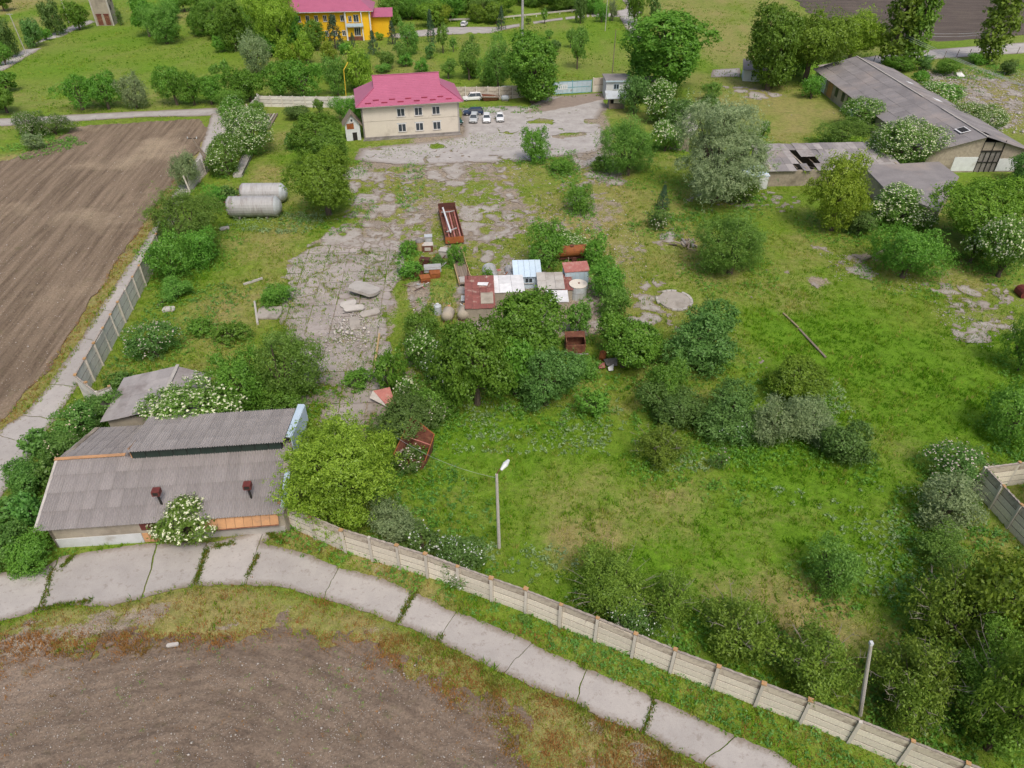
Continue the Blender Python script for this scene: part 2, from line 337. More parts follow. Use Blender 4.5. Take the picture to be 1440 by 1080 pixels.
def ground_attrs(X, Y):
    """dry, lush, bare weights of the grassland at world X, Y"""
    dry = .38 + .42 * fbm(X, Y, 9, 4, 3) + .22 * fbm(X, Y, 2.2, 3, 5)
    lush = .35 + .55 * fbm(X, Y, 14, 4, 8) + .2 * fbm(X, Y, 1.7, 3, 9)
    bare = -.38 + .75 * fbm(X, Y, 6, 5, 12)
    def area(pts, w, n=1.6, seed=40): return sstep(-w, w, sdf(PW(pts), X, Y) + n * fbm(X, Y, 5, 4, seed))
    a = area([(560, 590), (900, 580), (1300, 640), (1290, 900), (1100, 960), (700, 800), (560, 700)], 4); lush += .35 * a; dry -= .15 * a; bare -= .22 * a
    a = area([(1050, 440), (1440, 480), (1440, 640), (1150, 600)], 4); lush += .4 * a; dry -= .25 * a; bare -= .2 * a
    a = area([(770, 670), (900, 650), (960, 700), (880, 760), (760, 790)], 3); dry += .28 * a
    a = area([(790, 740), (850, 740), (860, 790), (780, 800)], 1.5); dry += .4 * a
    a = area([(990, 820), (1120, 815), (1260, 900), (1130, 940), (1020, 900)], 2); bare += .22 * a; dry += .4 * a
    a = area([(1080, 800), (1180, 850), (1200, 905), (1120, 880), (1060, 840)], 1.5); bare += .2 * a; dry += .3 * a
    a = area([(340, 330), (400, 320), (420, 360), (380, 400), (300, 560), (215, 560), (310, 400)], 4); dry += .3 * a; lush -= .1 * a
    a = area([(820, 230), (940, 280), (1060, 400), (980, 460), (880, 430), (800, 300)], 4); dry += .22 * a; bare += .2 * a
    a = area([(970, 110), (1130, 115), (1180, 160), (1110, 210), (980, 140)], 4); dry += .42 * a; lush -= .3 * a
    a = area([(1080, 290), (1250, 310), (1440, 400), (1440, 480), (1200, 430), (1090, 400)], 4); dry += .15 * a; bare += .18 * a
    a = area([(1300, 85), (1440, 85), (1440, 205), (1380, 170), (1290, 110)], 4); dry += .45 * a; bare += .40 * a; lush -= .3 * a
    a = area([(350, 185), (410, 185), (400, 255), (350, 260)], 3); dry += .3 * a; bare -= .1 * a
    # the far lawns: even, slightly yellow
    far = sstep(175, 205, Y + .0 * X); lush = lush * (1 - far) + far * (.42 + .55 * fbm(X, Y, 20, 5, 21, .6)); bare = bare * (1 - far) - .5 * far
    dry = dry * (1 - far) + far * (.42 + .75 * fbm(X, Y, 16, 6, 23, .65))
    a = area([(-100, 90), (80, 60), (330, 60), (330, 150), (-100, 160)], 6); lush += .15 * a; dry += .1 * a
    a = area([(870, 10), (940, -20), (1090, -20), (1130, 20), (1060, 95), (1010, 95), (930, 40)], 3); dry += .2 * a; lush -= .1 * a
    a = area([(-300, -10), (0, -5), (60, -8), (60, 2), (0, 22), (-300, 60)], 3); dry += .9 * a; lush -= .4 * a
    # bare or weedy verge between the fields, roads and the fences
    a = sstep(-.1, .9, sdf(P_BELOW, X, Y) + .3 * fbm(X, Y, 1, 3, 65)); dry += .5 * a; lush -= .15 * a; bare += a * (.66 + .7 * fbm(X, Y, 1.8, 4, 64))
    a = sstep(-3.2, -.3, sdf(P_FIELD_L, X, Y)) * (Y < 150); dry += .8 * a * (1 + .5 * fbm(X, Y, 6, 2, 55)); bare += .55 * a
    bare += .38 * sstep(-.25, .08, FB(X, Y)) * (sdf(PW([(470, 225), (900, 215), (960, 470), (640, 480), (560, 345), (470, 330)]), X, Y) > -3); bare += .3 * sstep(-.3, .05, FB(X, Y))
    d = line_d(PW([(400, 750), (520, 790), (640, 852)]), X, Y); a = 1 - sstep(.5, 1.7, d + .5 * fbm(X, Y, 2, 3, 61)); dry += .4 * a; bare += .5 * a
    a = area([(480, 232), (800, 222), (870, 210), (900, 330), (900, 480), (650, 480), (590, 560), (560, 345), (480, 340)], 3); bare += a * (.36 + .5 * fbm(X, Y, 3.4, 5, 63)); dry += .22 * a; lush -= .12 * a
    a = area([(430, 335), (565, 335), (560, 620), (480, 640), (395, 520)], 1.5); bare += .75 * a
    a = area([(500, 205), (860, 125), (870, 220), (500, 235)], 1.5); bare += .9 * a
    a = area([(575, 395), (603, 395), (600, 470), (590, 550), (572, 550)], .6, .5); bare += .7 * a
    a = area([(640, 385), (840, 385), (850, 470), (640, 480)], 2); bare += .6 * a
    a = area([(575, 480), (720, 560), (850, 540), (860, 580), (700, 590)], 1.5); bare += .2 * a
    a = area([(1240, 370), (1320, 360), (1400, 400), (1410, 440), (1330, 440)], 1.5); bare += .5 * a
    a = area([(1330, 440), (1440, 440), (1440, 490), (1350, 490)], 1.5); bare += .3 * a
    a = area([(980, 250), (1080, 270), (1180, 280), (1060, 300)], 1.5); bare += .35 * a
    for u, v, r in ((730, 585, 2.2), (880, 575, 2), (545, 590, 1.6), (560, 620, 1.4), (940, 350, 2), (620, 650, 1.8), (1220, 365, 2.5), (275, 470, 2), (1150, 395, 2), (1410, 265, 2), (850, 245, 3), (905, 352, 1.6), (1005, 545, 1.5)):
        cx, cy = G2(u, v); a = 1 - sstep(.4, 1.2, np.hypot(X - cx, (Y - cy)) / r + .5 * fbm(X, Y, 1.5, 3, 77)); bare += .55 * a
    return np.clip(dry, 0, 1), np.clip(lush, 0, 1), np.clip(bare, 0, 1)

def axis(a, b, fine0, fine1, st, grow=1.12, mx=6):
    v = list(np.arange(fine0, fine1, st)); s = st; x = v[-1]
    while x < b: s = min(s * grow, mx + abs(x) * .02); x += s; v.append(x)
    s = st; x = v[0]; lo = []
    while x > a: s = min(s * grow, mx + abs(x) * .02); x -= s; lo.append(x)
    return np.array(lo[::-1] + v)
gx = axis(-3500, 3500, -62, 62, .5); gy = axis(-60, 5000, 16, 150, .5)
X, Y = np.meshgrid(gx, gy); sh = X.shape
near = (np.abs(X) < 400) & (Y < 500)
dry = np.full(sh, .45); lush = np.full(sh, .4); bare = np.zeros(sh); flat = np.zeros(sh)
xs, ys = X[near], Y[near]
dry[near], lush[near], bare[near] = ground_attrs(xs, ys)
fl = np.zeros(xs.shape)
for poly, _ in SHEETS + [(P_FIELD_L, 0), (P_SOILF, 0), (P_FARSOIL, 0)]: fl = np.maximum(fl, sstep(-.9, -.1, sdf(poly, xs, ys)))
flat[near] = fl
Z = (.07 + .10 * fbm(X, Y, 3.0, 3, 31) + .05 * fbm(X, Y, .9, 2, 32)) * (1 - bare * .7)
Z = Z * (1 - flat) - .05 * flat
Z = np.where((Y > 450) | (np.abs(X) > 380), Z - .2, Z)
idx = np.arange(X.size).reshape(sh)
Q = np.stack([idx[:-1, :-1], idx[:-1, 1:], idx[1:, 1:], idx[1:, :-1]], -1).reshape(-1, 4)

b = NB('grassland'); vec = b.coord()
n_l = b.noise(.35, 6, .62, vec); n_m = b.noise(2.4, 6, .7, vec); n_s = b.noise(13, 4, .65, vec); n_f = b.noise(.09, 5, .6, vec)
a_d, a_l, a_b = b.attr('dry'), b.attr('lush'), b.attr('bare')
g = b.mix(b.ramp(b.math('ADD', a_l, b.math('MULTIPLY_ADD', n_m, .8, -.4)), [(.1, 0.0), (.8, 1.0)]), (.165, .220, .030), (.115, .225, .014))
g = b.mix(b.ramp(b.math('ADD', a_d, b.math('MULTIPLY_ADD', n_m, 1.1, -.55)), [(.32, 0.0), (.95, 1.0)]), g, (.275, .240, .090))
g = b.mix(b.ramp(n_l, [(.52, 0.0), (.75, .55)]), g, (.095, .190, .018))
dirt = b.mix(b.ramp(n_m, [(.3, 0.0), (.7, 1.0)]), (.225, .175, .125), (.32, .275, .215))
dirt = b.mix(b.math('MULTIPLY', b.ramp(n_s, [(.56, 0.0), (.68, 1.0)]), b.ramp(a_b, [(.55, 0.0), (.8, 1.0)])), dirt, (.48, .44, .38))
g = b.mix(b.ramp(b.math('ADD', a_b, b.math('ADD', b.math('MULTIPLY_ADD', n_m, .9, -.45), b.math('MULTIPLY_ADD', n_s, .5, -.25))), [(.42, 0.0), (.56, 1.0)]), g, dirt)
g = b.mix(1.0, g, b.ramp(n_s, [(.25, .55), (.5, 1.0), (.75, 1.45)]), 'MULTIPLY')
g = b.mix(1.0, g, b.ramp(b.noise(1.1, 5, .7, vec), [(.3, .72), (.5, 1.0), (.7, 1.25)]), 'MULTIPLY')
hgt = b.math('ADD', b.math('MULTIPLY', n_s, .5), n_m)
GRASSM = b.out(g, .95, b.bump(hgt, .8, .12), spec=.15)
me = np_mesh('ground', np.stack([X, Y, Z], -1).reshape(-1, 3), Q, GRASSM, 4, {'dry': dry.ravel(), 'lush': lush.ravel(), 'bare': bare.ravel()}, True)
tag(link('ground', me), kind='structure')

def iso_mesh(name, Ffn, x0, x1, y0, y1, st, z, m, attrs=None, zfn=None, thick=0):
    """sheet of the area where Ffn(X, Y) > 0, its rim cut along the contour; thick > 0 adds an edge down to z - thick"""
    gx = np.arange(x0, x1 + st, st); gy = np.arange(y0, y1 + st, st); X, Y = np.meshgrid(gx, gy); F = Ffn(X, Y)
    if not (F > 0).any(): return None
    idx = np.arange(X.size).reshape(X.shape)
    a, b_, c, d = idx[:-1, :-1].ravel(), idx[:-1, 1:].ravel(), idx[1:, 1:].ravel(), idx[1:, :-1].ravel()
    P = np.stack([X.ravel(), Y.ravel()], -1); f = F.ravel(); Fq = f[np.stack([a, b_, c, d], 1)]
    full = (Fq > 0).all(1)
    quads = np.stack([a, b_, c, d], 1)[full]
    part = (Fq > 0).any(1) & ~full
    T = np.concatenate([np.stack([a, b_, c], 1)[part], np.stack([a, c, d], 1)[part]])
    outp, walls = [], []
    fk = f[T] > 0; cnt = fk.sum(1)
    def cut(i, j):
        fi, fj = f[i], f[j]; t = (fi / (fi - fj + 1e-12))[:, None]; return P[i] * (1 - t) + P[j] * t
    for k in range(3):
        i, j, l = T[:, k], T[:, (k + 1) % 3], T[:, (k + 2) % 3]
        s = (cnt == 1) & fk[:, k]
        if s.any():
            A, B, Cc = P[i[s]], cut(i[s], j[s]), cut(i[s], l[s]); outp.append(np.stack([A, B, Cc], 1)); walls.append(np.stack([B, Cc], 1))
        s = (cnt == 2) & ~fk[:, k]
        if s.any():
            A, B = cut(j[s], i[s]), cut(l[s], i[s]); outp.append(np.stack([P[j[s]], P[l[s]], B], 1)); outp.append(np.stack([P[j[s]], B, A], 1)); walls.append(np.stack([B, A], 1)[:, ::1])
    s = cnt == 3
    tri_full = T[s]
    tri = [P[tri_full]] + outp if len(tri_full) else outp
    tri = np.concatenate(tri) if tri else np.zeros((0, 3, 2))
    used, inv = np.unique(quads, return_inverse=True)
    V = [P[used]]; n0 = len(used); F3 = []
    Vt = tri.reshape(-1, 2); V.append(Vt)
    V2 = np.concatenate(V); zz = np.full(len(V2), z) if zfn is None else z + zfn(V2[:, 0], V2[:, 1])
    V3 = np.concatenate([V2, zz[:, None]], 1)
    q = inv.reshape(-1, 4); qt = np.arange(len(Vt)).reshape(-1, 3) + n0
    faces3 = np.concatenate([q[:, [0, 1, 2]], q[:, [0, 2, 3]], qt])
    if thick and walls:
        Wl = np.concatenate(walls); n1 = len(V3); k = len(Wl)
        wp = Wl.reshape(-1, 2); wz = np.full(len(wp), z) if zfn is None else z + zfn(wp[:, 0], wp[:, 1])
        V3 = np.concatenate([V3, np.concatenate([wp, wz[:, None]], 1), np.concatenate([wp, (wz - thick)[:, None]], 1)])
        e = np.arange(k); a0 = n1 + 2 * e; a1 = a0 + 1; b0 = a0 + 2 * k; b1 = a1 + 2 * k
        faces3 = np.concatenate([faces3, np.stack([a0, b0, b1], 1), np.stack([a0, b1, a1], 1)])
    at = {k: fn(V3[:, 0], V3[:, 1]) for k, fn in (attrs or {}).items()}
    return np_mesh(name, V3, faces3, m, 3, at)

# ---- ploughed soil with furrows and clods
def soilmat(name, c1, c2, c3, al=.05, ac=.9):
    b = NB(name); fu, fa = b.attr('across'), b.attr('along')
    cv = b.n('ShaderNodeCombineXYZ'); b.l(b.math('MULTIPLY', fu, ac), cv.inputs[0]); b.l(b.math('MULTIPLY', fa, al), cv.inputs[1])
    st = b.noise(1.0, 5, .7, cv.outputs[0]); v = b.coord()
    clod = b.noise(5, 6, .75, v); blot = b.noise(.06, 5, .6, v); mid = b.noise(.6, 5, .65, v)
    col = b.mix(b.ramp(st, [(.38, 0.0), (.60, 1.0)]), c1, c2)
    col = b.mix(b.ramp(blot, [(.52, 0.0), (.68, .65)]), col, c3)
    col = b.mix(b.ramp(mid, [(.58, 0.0), (.8, .45)]), col, (.10, .11, .035))
    col = b.mix(1.0, col, b.ramp(clod, [(.3, .6), (.5, 1.0), (.7, 1.35)]), 'MULTIPLY')
    wv = b.math('SINE', b.math('MULTIPLY', fu, 9.0))
    return b.out(col, .97, b.bump(b.math('ADD', b.math('MULTIPLY', clod, 1.3), b.math('ADD', b.math('MULTIPLY', wv, .12), st)), .9, .12), spec=.1)
SOIL = soilmat('ploughed_soil', (.150, .112, .078), (.255, .195, .138), (.40, .32, .22))
SOIL2 = soilmat('stony_soil', (.170, .128, .096), (.240, .185, .138), (.30, .235, .18), .3, .8)
SOIL3 = soilmat('far_soil', (.085, .070, .060), (.135, .110, .095), (.15, .125, .10), .06, 1.0)
d0 = Vector(G2(118, 480)); d1 = Vector(G2(208, 338)); fd = (d1 - d0).normalized()
acr = lambda x, y: x * fd.y - y * fd.x
aln = lambda x, y: x * fd.x + y * fd.y
F = lambda x, y: sdf(P_FIELD_L, x, y) + .9 * fbm(x, y, 3.0, 4, 91) + .25 * fbm(x, y, .6, 3, 92) - .25
me = iso_mesh('ploughed_field', F, -170, -44, 38, 170, .5, .06, SOIL, {'across': acr, 'along': aln},
              lambda x, y: .05 * np.sin(acr(x, y) * 4.2) + .07 * fbm(acr(x, y), aln(x, y) * .08, 1.4, 3, 93) + .05 * fbm(x, y, .8, 2, 94), thick=.12)
tag(link('ploughed_field', me), kind='structure')
F = lambda x, y: sdf(P_SOILF, x, y) + 1.0 + 2.4 * fbm(x, y, 3.6, 4, 95) + 2.6 * fbm(x, y, .7, 4, 96)
arc = lambda x, y: line_d(PW([(-300, 925), (0, 874), (200, 842), (347, 822), (480, 849), (617, 903), (810, 988), (1000, 1080)]), x, y)
me = iso_mesh('stony_field', F, -46, 8, 10, 36, .22, .07, SOIL2, {'across': arc, 'along': lambda x, y: x},
              lambda x, y: .015 * np.sin(arc(x, y) * 3.3 + fbm(x, y, 8, 2, 4)) + .12 * fbm(x, y, 2.4, 3, 97) + .06 * fbm(x, y, .45, 3, 98), thick=.12)
tag(link('stony_field', me), kind='structure')
F = lambda x, y: sdf(P_FARSOIL, x, y) + 1.5 * fbm(x, y, 6, 3, 99)
me = iso_mesh('far_ploughed_field', F, 75, 420, 215, 420, 1.5, .08, SOIL3, {'across': lambda x, y: y + .05 * x, 'along': lambda x, y: x}, thick=.1)
tag(link('far_ploughed_field', me), kind='structure')

# ---- concrete roads, each slab a piece of its own
def roadmat(name, c1, c2, st):
    b = NB(name); v = b.coord(gen='Object'); n1 = b.noise(.45, 6, .65, v); n2 = b.noise(4, 5, .7, v); n3 = b.noise(22, 3, .6, v)
    oi = b.n('ShaderNodeObjectInfo')
    col = b.mix(b.ramp(n1, [(.35, 0.0), (.65, 1.0)]), c1, c2)
    col = b.mix(b.ramp(n2, [(.6, 0.0), (.78, .6)]), col, st)
    col = b.mix(1.0, col, b.ramp(oi.outputs['Random'], [(0, .91), (1, 1.06)]), 'MULTIPLY')
    edge = b.math('ADD', b.attr('edge'), b.math('MULTIPLY_ADD', n2, 1.0, b.math('MULTIPLY_ADD', n1, .9, -.95)))
    col = b.mix(b.ramp(edge, [(.05, .8), (.6, 0.0)]), col, (.21, .17, .13))
    fleck = b.noise(1.6, 6, .8, v); col = b.mix(b.ramp(fleck, [(.56, 0.0), (.62, .5), (.8, .7)]), col, (.24, .205, .175))
    col = b.mix(1.0, col, b.ramp(n3, [(.25, .86), (.75, 1.12)]), 'MULTIPLY')
    return b.out(col, .92, b.bump(b.math('ADD', n3, n2), .25, .02), spec=.2)
ROAD = roadmat('road_concrete', (.435, .405, .375), (.375, .348, .325), (.27, .235, .20))
YARD = roadmat('yard_concrete', (.40, .355, .325), (.31, .275, .25), (.21, .18, .155))
BRKN = roadmat('broken_pale_concrete', (.42, .39, .355), (.33, .30, .265), (.23, .20, .165))
APRN = roadmat('pale_asphalt', (.46, .435, .41), (.35, .325, .305), (.25, .215, .19))

def slab_road(rootname, Ffn, cuts, z, m, st, labels=None, thick=.07):
    """cuts: a list of lines (two world points each) in order; slab i lies between cut i and i + 1"""
    root = tag(link(rootname, None), kind='structure')
    def side(c):
        (ax, ay), (bx, by) = c; L = math.hypot(bx - ax, by - ay); nx, ny = -(by - ay) / L, (bx - ax) / L
        return lambda x, y: (x - ax) * nx + (y - ay) * ny + .18 * fbm(x, y, .9, 3, int(ax * 7) % 97 + 5)
    sd_ = [side(c) for c in cuts]
    for i in range(len(cuts) - 1):
        xs = [p[0] for c in cuts[i:i+2] for p in c]; ys = [p[1] for c in cuts[i:i+2] for p in c]
        gap = rnd.choice((.03, .05, .09))
        Fi = lambda x, y, i=i: np.minimum(Ffn(x, y), np.minimum(sd_[i](x, y) - gap, -sd_[i+1](x, y) - gap))
        tx, ty = rnd.uniform(-.006, .006), rnd.uniform(-.006, .006); mx_, my_ = sum(xs) / 4, sum(ys) / 4
        me = iso_mesh('slab', Fi, min(xs) - 3, max(xs) + 3, min(ys) - 3, max(ys) + 3, st, z, m, {'edge': Ffn}, lambda x, y: (x - mx_) * tx + (y - my_) * ty, thick)
        if me: link('slab', me, root)
    return root
def cutpx(l): return [(G2(*a), G2(*b)) for a, b in l]
FR = lambda x, y: sdf(P_ROADF, x, y) + .14 * fbm(x, y, 1.1, 4, 71) + .10 * fbm(x, y, .3, 3, 72)
# cuts run from left to right, each from the near kerb to the far one
slab_road('access_road', FR, [(a, b) for a, b in cutpx([((-260, 940), (-230, 780)), ((-100, 930), (-60, 780)), ((52, 862), (82, 782)), ((200, 845), (226, 750)), ((273, 828), (296, 748)),
    ((346, 825), (374, 735)), ((455, 845), (478, 795)), ((558, 880), (586, 828)), ((614, 905), (646, 855)), ((705, 950), (752, 900)), ((808, 992), (826, 934)), ((903, 1035), (922, 975)), ((985, 1078), (1040, 1030)), ((1080, 1140), (1130, 1080))])][::-1], .06, ROAD, .16)
FL = lambda x, y: sdf(P_ROADL, x, y) + .5 + .22 * fbm(x, y, 1.6, 4, 73) + .15 * fbm(x, y, .45, 3, 74)
slab_road('side_road', FL, cutpx([((-300, 900), (-40, 900)), ((-150, 770), (30, 780)), ((-40, 650), (60, 660)), ((0, 612), (78, 640)), ((30, 585), (98, 592)), ((70, 540), (140, 548)), ((112, 476), (170, 486)),
    ((136, 436), (190, 440)), ((160, 402), (220, 405)), ((182, 372), (240, 374)), ((200, 345), (250, 346)), ((225, 305), (280, 304)), ((255, 258), (310, 258)), ((275, 222), (330, 222)), ((288, 190), (335, 190)), ((292, 160), (340, 160))]), .06, ROAD, .25)
me = iso_mesh('slab', lambda x, y: sdf(PW([(-60, 893), (0, 884), (30, 876), (44, 874), (36, 886), (0, 903), (-60, 915)]), x, y) + .1 * fbm(x, y, .8, 3, 6), -36, -22, 26, 32, .12, .08, ROAD, {'edge': lambda x, y: x * 0 + .5}, thick=.12)
link('slab', me, bpy.data.objects['access_road'])

def sheet(name, poly, st, z, m, n1=.3, s1=2, n2=.15, s2=.5, cuts=None, seed=5):
    P = np.array(poly); F = lambda x, y: sdf(poly, x, y) + n1 * fbm(x, y, s1, 4, seed) + n2 * fbm(x, y, s2, 3, seed + 1)
    me = iso_mesh(name, F, P[:, 0].min() - 1, P[:, 0].max() + 1, P[:, 1].min() - 1, P[:, 1].max() + 1, st, z, m, {'edge': lambda x, y: sdf(poly, x, y) * .5}, thick=.06)
    return tag(link(name, me), kind='structure')
sheet('country_road', P_ROADR, .8, .07, APRN)
sheet('lane', P_LANE, .5, .07, APRN)
sheet('field_track', P_FARLANE, .5, .07, APRN, .4, 3, .2, 1)
sheet('dirt_track', P_TRACK, .7, .07, APRN, .5, 4, .3, 1)
sheet('upper_road', P_TOPROAD, .7, .07, APRN)
sheet('footpath', P_TOPPATH, .7, .09, APRN)

# ---- the concrete yards
def crack(x, y, sz, seed, w):
    return np.abs(fbm(x, y, sz, 4, seed)) - w
HOLE = [(760, 172, 4, .35), (800, 190, 5, .6), (612, 206, 3, .5), (838, 172, 4, .8)]
def FA(x, y):
    f = sdf(P_APRON, x, y) + 1.1 * fbm(x, y, 4, 4, 101) + .35 * fbm(x, y, .9, 3, 102)
    f = np.minimum(f, .50 + .9 * fbm(x, y * 1.7, 7, 5, 103) + .35 * fbm(x, y, 1.2, 3, 108))
    f = np.minimum(f, (crack(x, y, 9, 104, .016)) * 8)
    for u, v, r, k in HOLE:
        cx, cy = G2(u, v); f = np.minimum(f, (np.hypot((x - cx), (y - cy) * 1.4) - r * .6 + 3.4 * fbm(x, y * 1.6, 3, 4, 105)) * k)
    return f
tag(link('paved_yard', iso_mesh('paved_yard', FA, -32, 34, 128, 184, .3, .055, APRN, {'edge': lambda x, y: sdf(P_APRON, x, y) * .4}, thick=.05)), kind='structure')
# left yard: cast slabs, one object each
GP = PW([(735, 160), (762, 145), (790, 136), (852, 130), (858, 139), (832, 144), (802, 151), (765, 157)])
sheet('gate_apron', GP, .3, .075, mat('brown_asphalt', (.31, .25, .205), (.25, .20, .165), 1.0), .5, 3)
root = tag(link('slab_yard', None), kind='structure'); ang = math.radians(4); ca, sa = math.cos(ang), math.sin(ang)
PY = np.array(P_YARDL); sz = 3.0
def FY0(x, y):
    f = sdf(P_YARDL, x, y) + .5 + 2.6 * fbm(x, y, 3, 4, 111) + .35 * fbm(x, y, .8, 3, 112)
    f = np.minimum(f, .48 + .9 * fbm(x, y, 4.5, 5, 113) + .3 * fbm(x, y, .7, 3, 114) + .02 * (y - 70))
    return np.minimum(f, (np.abs(fbm(x, y, 5, 4, 115)) - .007) * 8)
ox, oy = PY.mean(0)
for i in range(-12, 13):
    for j in range(-16, 17):
        cx, cy = ox + ca * i * sz - sa * j * sz, oy + sa * i * sz + ca * j * sz
        if sdf(P_YARDL, np.array([cx]), np.array([cy]))[0] < -1.6: continue
        g_ = rnd.choice((.02, .03, .045, .09)); ddx, ddy = rnd.uniform(-.008, .008), rnd.uniform(-.008, .008); dz = rnd.uniform(-.015, .02)
        def Fs(x, y, cx=cx, cy=cy):
            lx = (x - cx) * ca + (y - cy) * sa; ly = -(x - cx) * sa + (y - cy) * ca
            return np.minimum(FY0(x, y), sz / 2 - g_ - np.maximum(np.abs(lx), np.abs(ly)) + .07 * fbm(x, y, .5, 3, 116))
        me = iso_mesh('slab', Fs, cx - 1.8, cx + 1.8, cy - 1.8, cy + 1.8, .15, .06 + dz, YARD, {'edge': lambda x, y: FY0(x, y) * 1.2}, lambda x, y: (x - cx) * ddx + (y - cy) * ddy, .06)
        if me and len(me.polygons) > 30: link('slab', me, root)
# broken concrete showing through the grass
ob = iso_mesh('broken_concrete', FB, -34, 30, 62, 150, .22, .11, BRKN, {'edge': lambda x, y: FB(x, y) * 3}, thick=.08)
tag(link('broken_concrete', ob), 'scattered patches of broken pale concrete showing through the yard grass', 'concrete', kind='stuff')
ob = iso_mesh('concrete_remnant', FB, 30, 145, 72, 200, .32, .11, BRKN, {'edge': lambda x, y: FB(x, y) * 3}, thick=.08)
tag(link('concrete_remnant', ob), 'broken concrete remnants in the grass by the ruined farm buildings', 'concrete', kind='stuff')
# round well cover slab
cx, cy = G2(948, 424)
m_ = MB(); m_.prism([(2.1 * math.cos(a * .314159) * (1 + .03 * math.sin(a * 3)), 2.3 * math.sin(a * .314159)) for a in range(20)], -.1, .2)
t_ = thing('round_slab', 'round cracked concrete slab set in the grass of the yard', 'concrete slab', (cx, cy, .05)); m_.obj('slab', M['concrete'], t_)
m2 = MB()
for a in range(20):
    if a in (3, 7, 8, 11, 12, 13, 17): continue
    a0, a1 = a * .314159, (a + 1) * .314159 - .03
    m2.slab([(2.1 * math.cos(a0), 2.3 * math.sin(a0), .27), (2.1 * math.cos(a1), 2.3 * math.sin(a1), .27), (2.45 * math.cos(a1), 2.65 * math.sin(a1), .27), (2.45 * math.cos(a0), 2.65 * math.sin(a0), .27)], .2)
m2.obj('rim', M['conc_light'], t_)

# ================================================================== FENCES
PLANK = MB().box(-.5, .5, -.045, .045, 0, 1).mesh('plank', None)
def mesh_with(me, m):
    me2 = me.copy(); me2.materials.clear(); me2.materials.append(m); return me2
pl_front = mesh_with(PLANK, mat('fence_plank', (.74, .68, .57), (.67, .61, .51), .5, stain=(.42, .37, .30), s_lo=.58, s_hi=.8, stretch=(4, 1, .4)))
pl_top = mesh_with(PLANK, mat('fence_plank_stained', (.50, .44, .35), (.62, .56, .47), .9, stain=(.25, .20, .155), sscale=.8, s_lo=.45, s_hi=.65, stretch=(4, 1, 1)))
pl_grey = mesh_with(PLANK, mat('fence_plank_grey', (.68, .65, .60), (.58, .555, .51), .7, stain=(.33, .30, .26), s_lo=.5, s_hi=.75, stretch=(3, 1, 3)))
pl_cap = mesh_with(MB().add(*(lambda: ([(x, y, z) for x in [-.5 + i / 12 for i in range(13)] for y, z in ((-.07, 0), (.07, 0), (.07, .10 + .03 * math.sin(x * 31)), (-.07, .09 + .03 * math.cos(x * 23)))],
    [(4*i+a, 4*i+4+a, 4*i+4+(a+1) % 4, 4*i+(a+1) % 4) for i in range(12) for a in range(4)] + [(0, 1, 2, 3), (51, 50, 49, 48)]))()).mesh('cap', None), M['cap'])
post_m = MB().box(-.11, .11, -.11, .11, 0, 1).mesh('post', mat('fence_post', (.60, .56, .49), (.52, .48, .42), 1.5))
block_m = MB().box(-.17, .17, -.15, .15, 0, .12).mesh('post_cap', M['capblk'])
JOINT_SHADE = MB().box(-.5, .5, -.02, .02, 0, 1).mesh('joint_shade', M['bark'])  # dark backing added behind the planks so the gaps look shadowed
def plank_fence(name, label, pts, h=3.0, n=4, sp=3.0, caps=True, tilt=0.02, skip=(), sag=None, cat='fence', post_side=0.0, pfront=None):
    pts = [Vector(p).to_2d() for p in pts]; t = thing(name, label, cat, (*pts[0], 0)); o0 = pts[0]; k = 0
    top = pl_top if pfront is not pl_grey else pl_grey
    for a, b in zip(pts[:-1], pts[1:]):
        L = (b - a).length; m = max(1, round(L / sp)); d = (b - a) / L; ang = math.atan2(d.y, d.x); st = L / m; nrm = Vector((-d.y, d.x))
        for i in range(m + 1):
            k += 1
            if i == m and b is not pts[-1]: continue
            p = a + d * st * i - o0 + nrm * post_side; tl = rnd.gauss(0, tilt)
            q = link('post', post_m, t, (p.x, p.y, 0), rot=(tl, 0, ang), scale=(1, 1, h + .04))
            if caps and rnd.random() < .9: link('post_cap', block_m, t, (p.x, p.y - tl * h, h + .04), rz=ang + rnd.uniform(-.1, .1), scale=rnd.uniform(.8, 1.1))
            if i == m: continue
            if (k in skip): continue
            c = a + d * st * (i + .5) - o0; tl2 = rnd.gauss(0, tilt * .6); hh = (h - (.1 if caps else 0)) / n
            for j in range(n):
                me = top if j == n - 1 else (pfront or pl_front)
                link('plank', me, t, (c.x - nrm.x * math.sin(tl2) * hh * j, c.y - nrm.y * math.sin(tl2) * hh * j, hh * j), rot=(tl2, rnd.gauss(0, .003), ang), scale=(st - .27, rnd.uniform(.85, 1.2), hh - .085))
            link('joint_shade', JOINT_SHADE, t, (c.x, c.y, 0), rot=(tl2, 0, ang), scale=(st - .2, 1, h - .2))
            if caps: link('cap', pl_cap, t, (c.x, c.y, h - .1), rot=(tl2, rnd.gauss(0, .006), ang + (math.pi if rnd.random() < .5 else 0)), scale=(st - .1, rnd.uniform(.9, 1.25), rnd.uniform(.8, 1.3)))
    return t
plank_fence('concrete_fence', 'long concrete plank fence with orange lichen post tops running beside the front access road',
            [(-20.2, 42.9), (-14.3, 39.95), (-7.0, 37.3), (1.1, 33.85), (6.4, 31.35), (11.7, 28.75), (20.1, 25.0), (28.6, 20.9), (37, 16.8)], 3.0, 4, 3.05, post_side=-.08)
plank_fence('concrete_fence', 'concrete plank fence corner at the right edge of the picture with a stained top plank',
            [(50.5, 48.4), (43.7, 47.3), (44.3, 42.6), (45.4, 36)], 3.05, 4, 2.9, post_side=-.06)
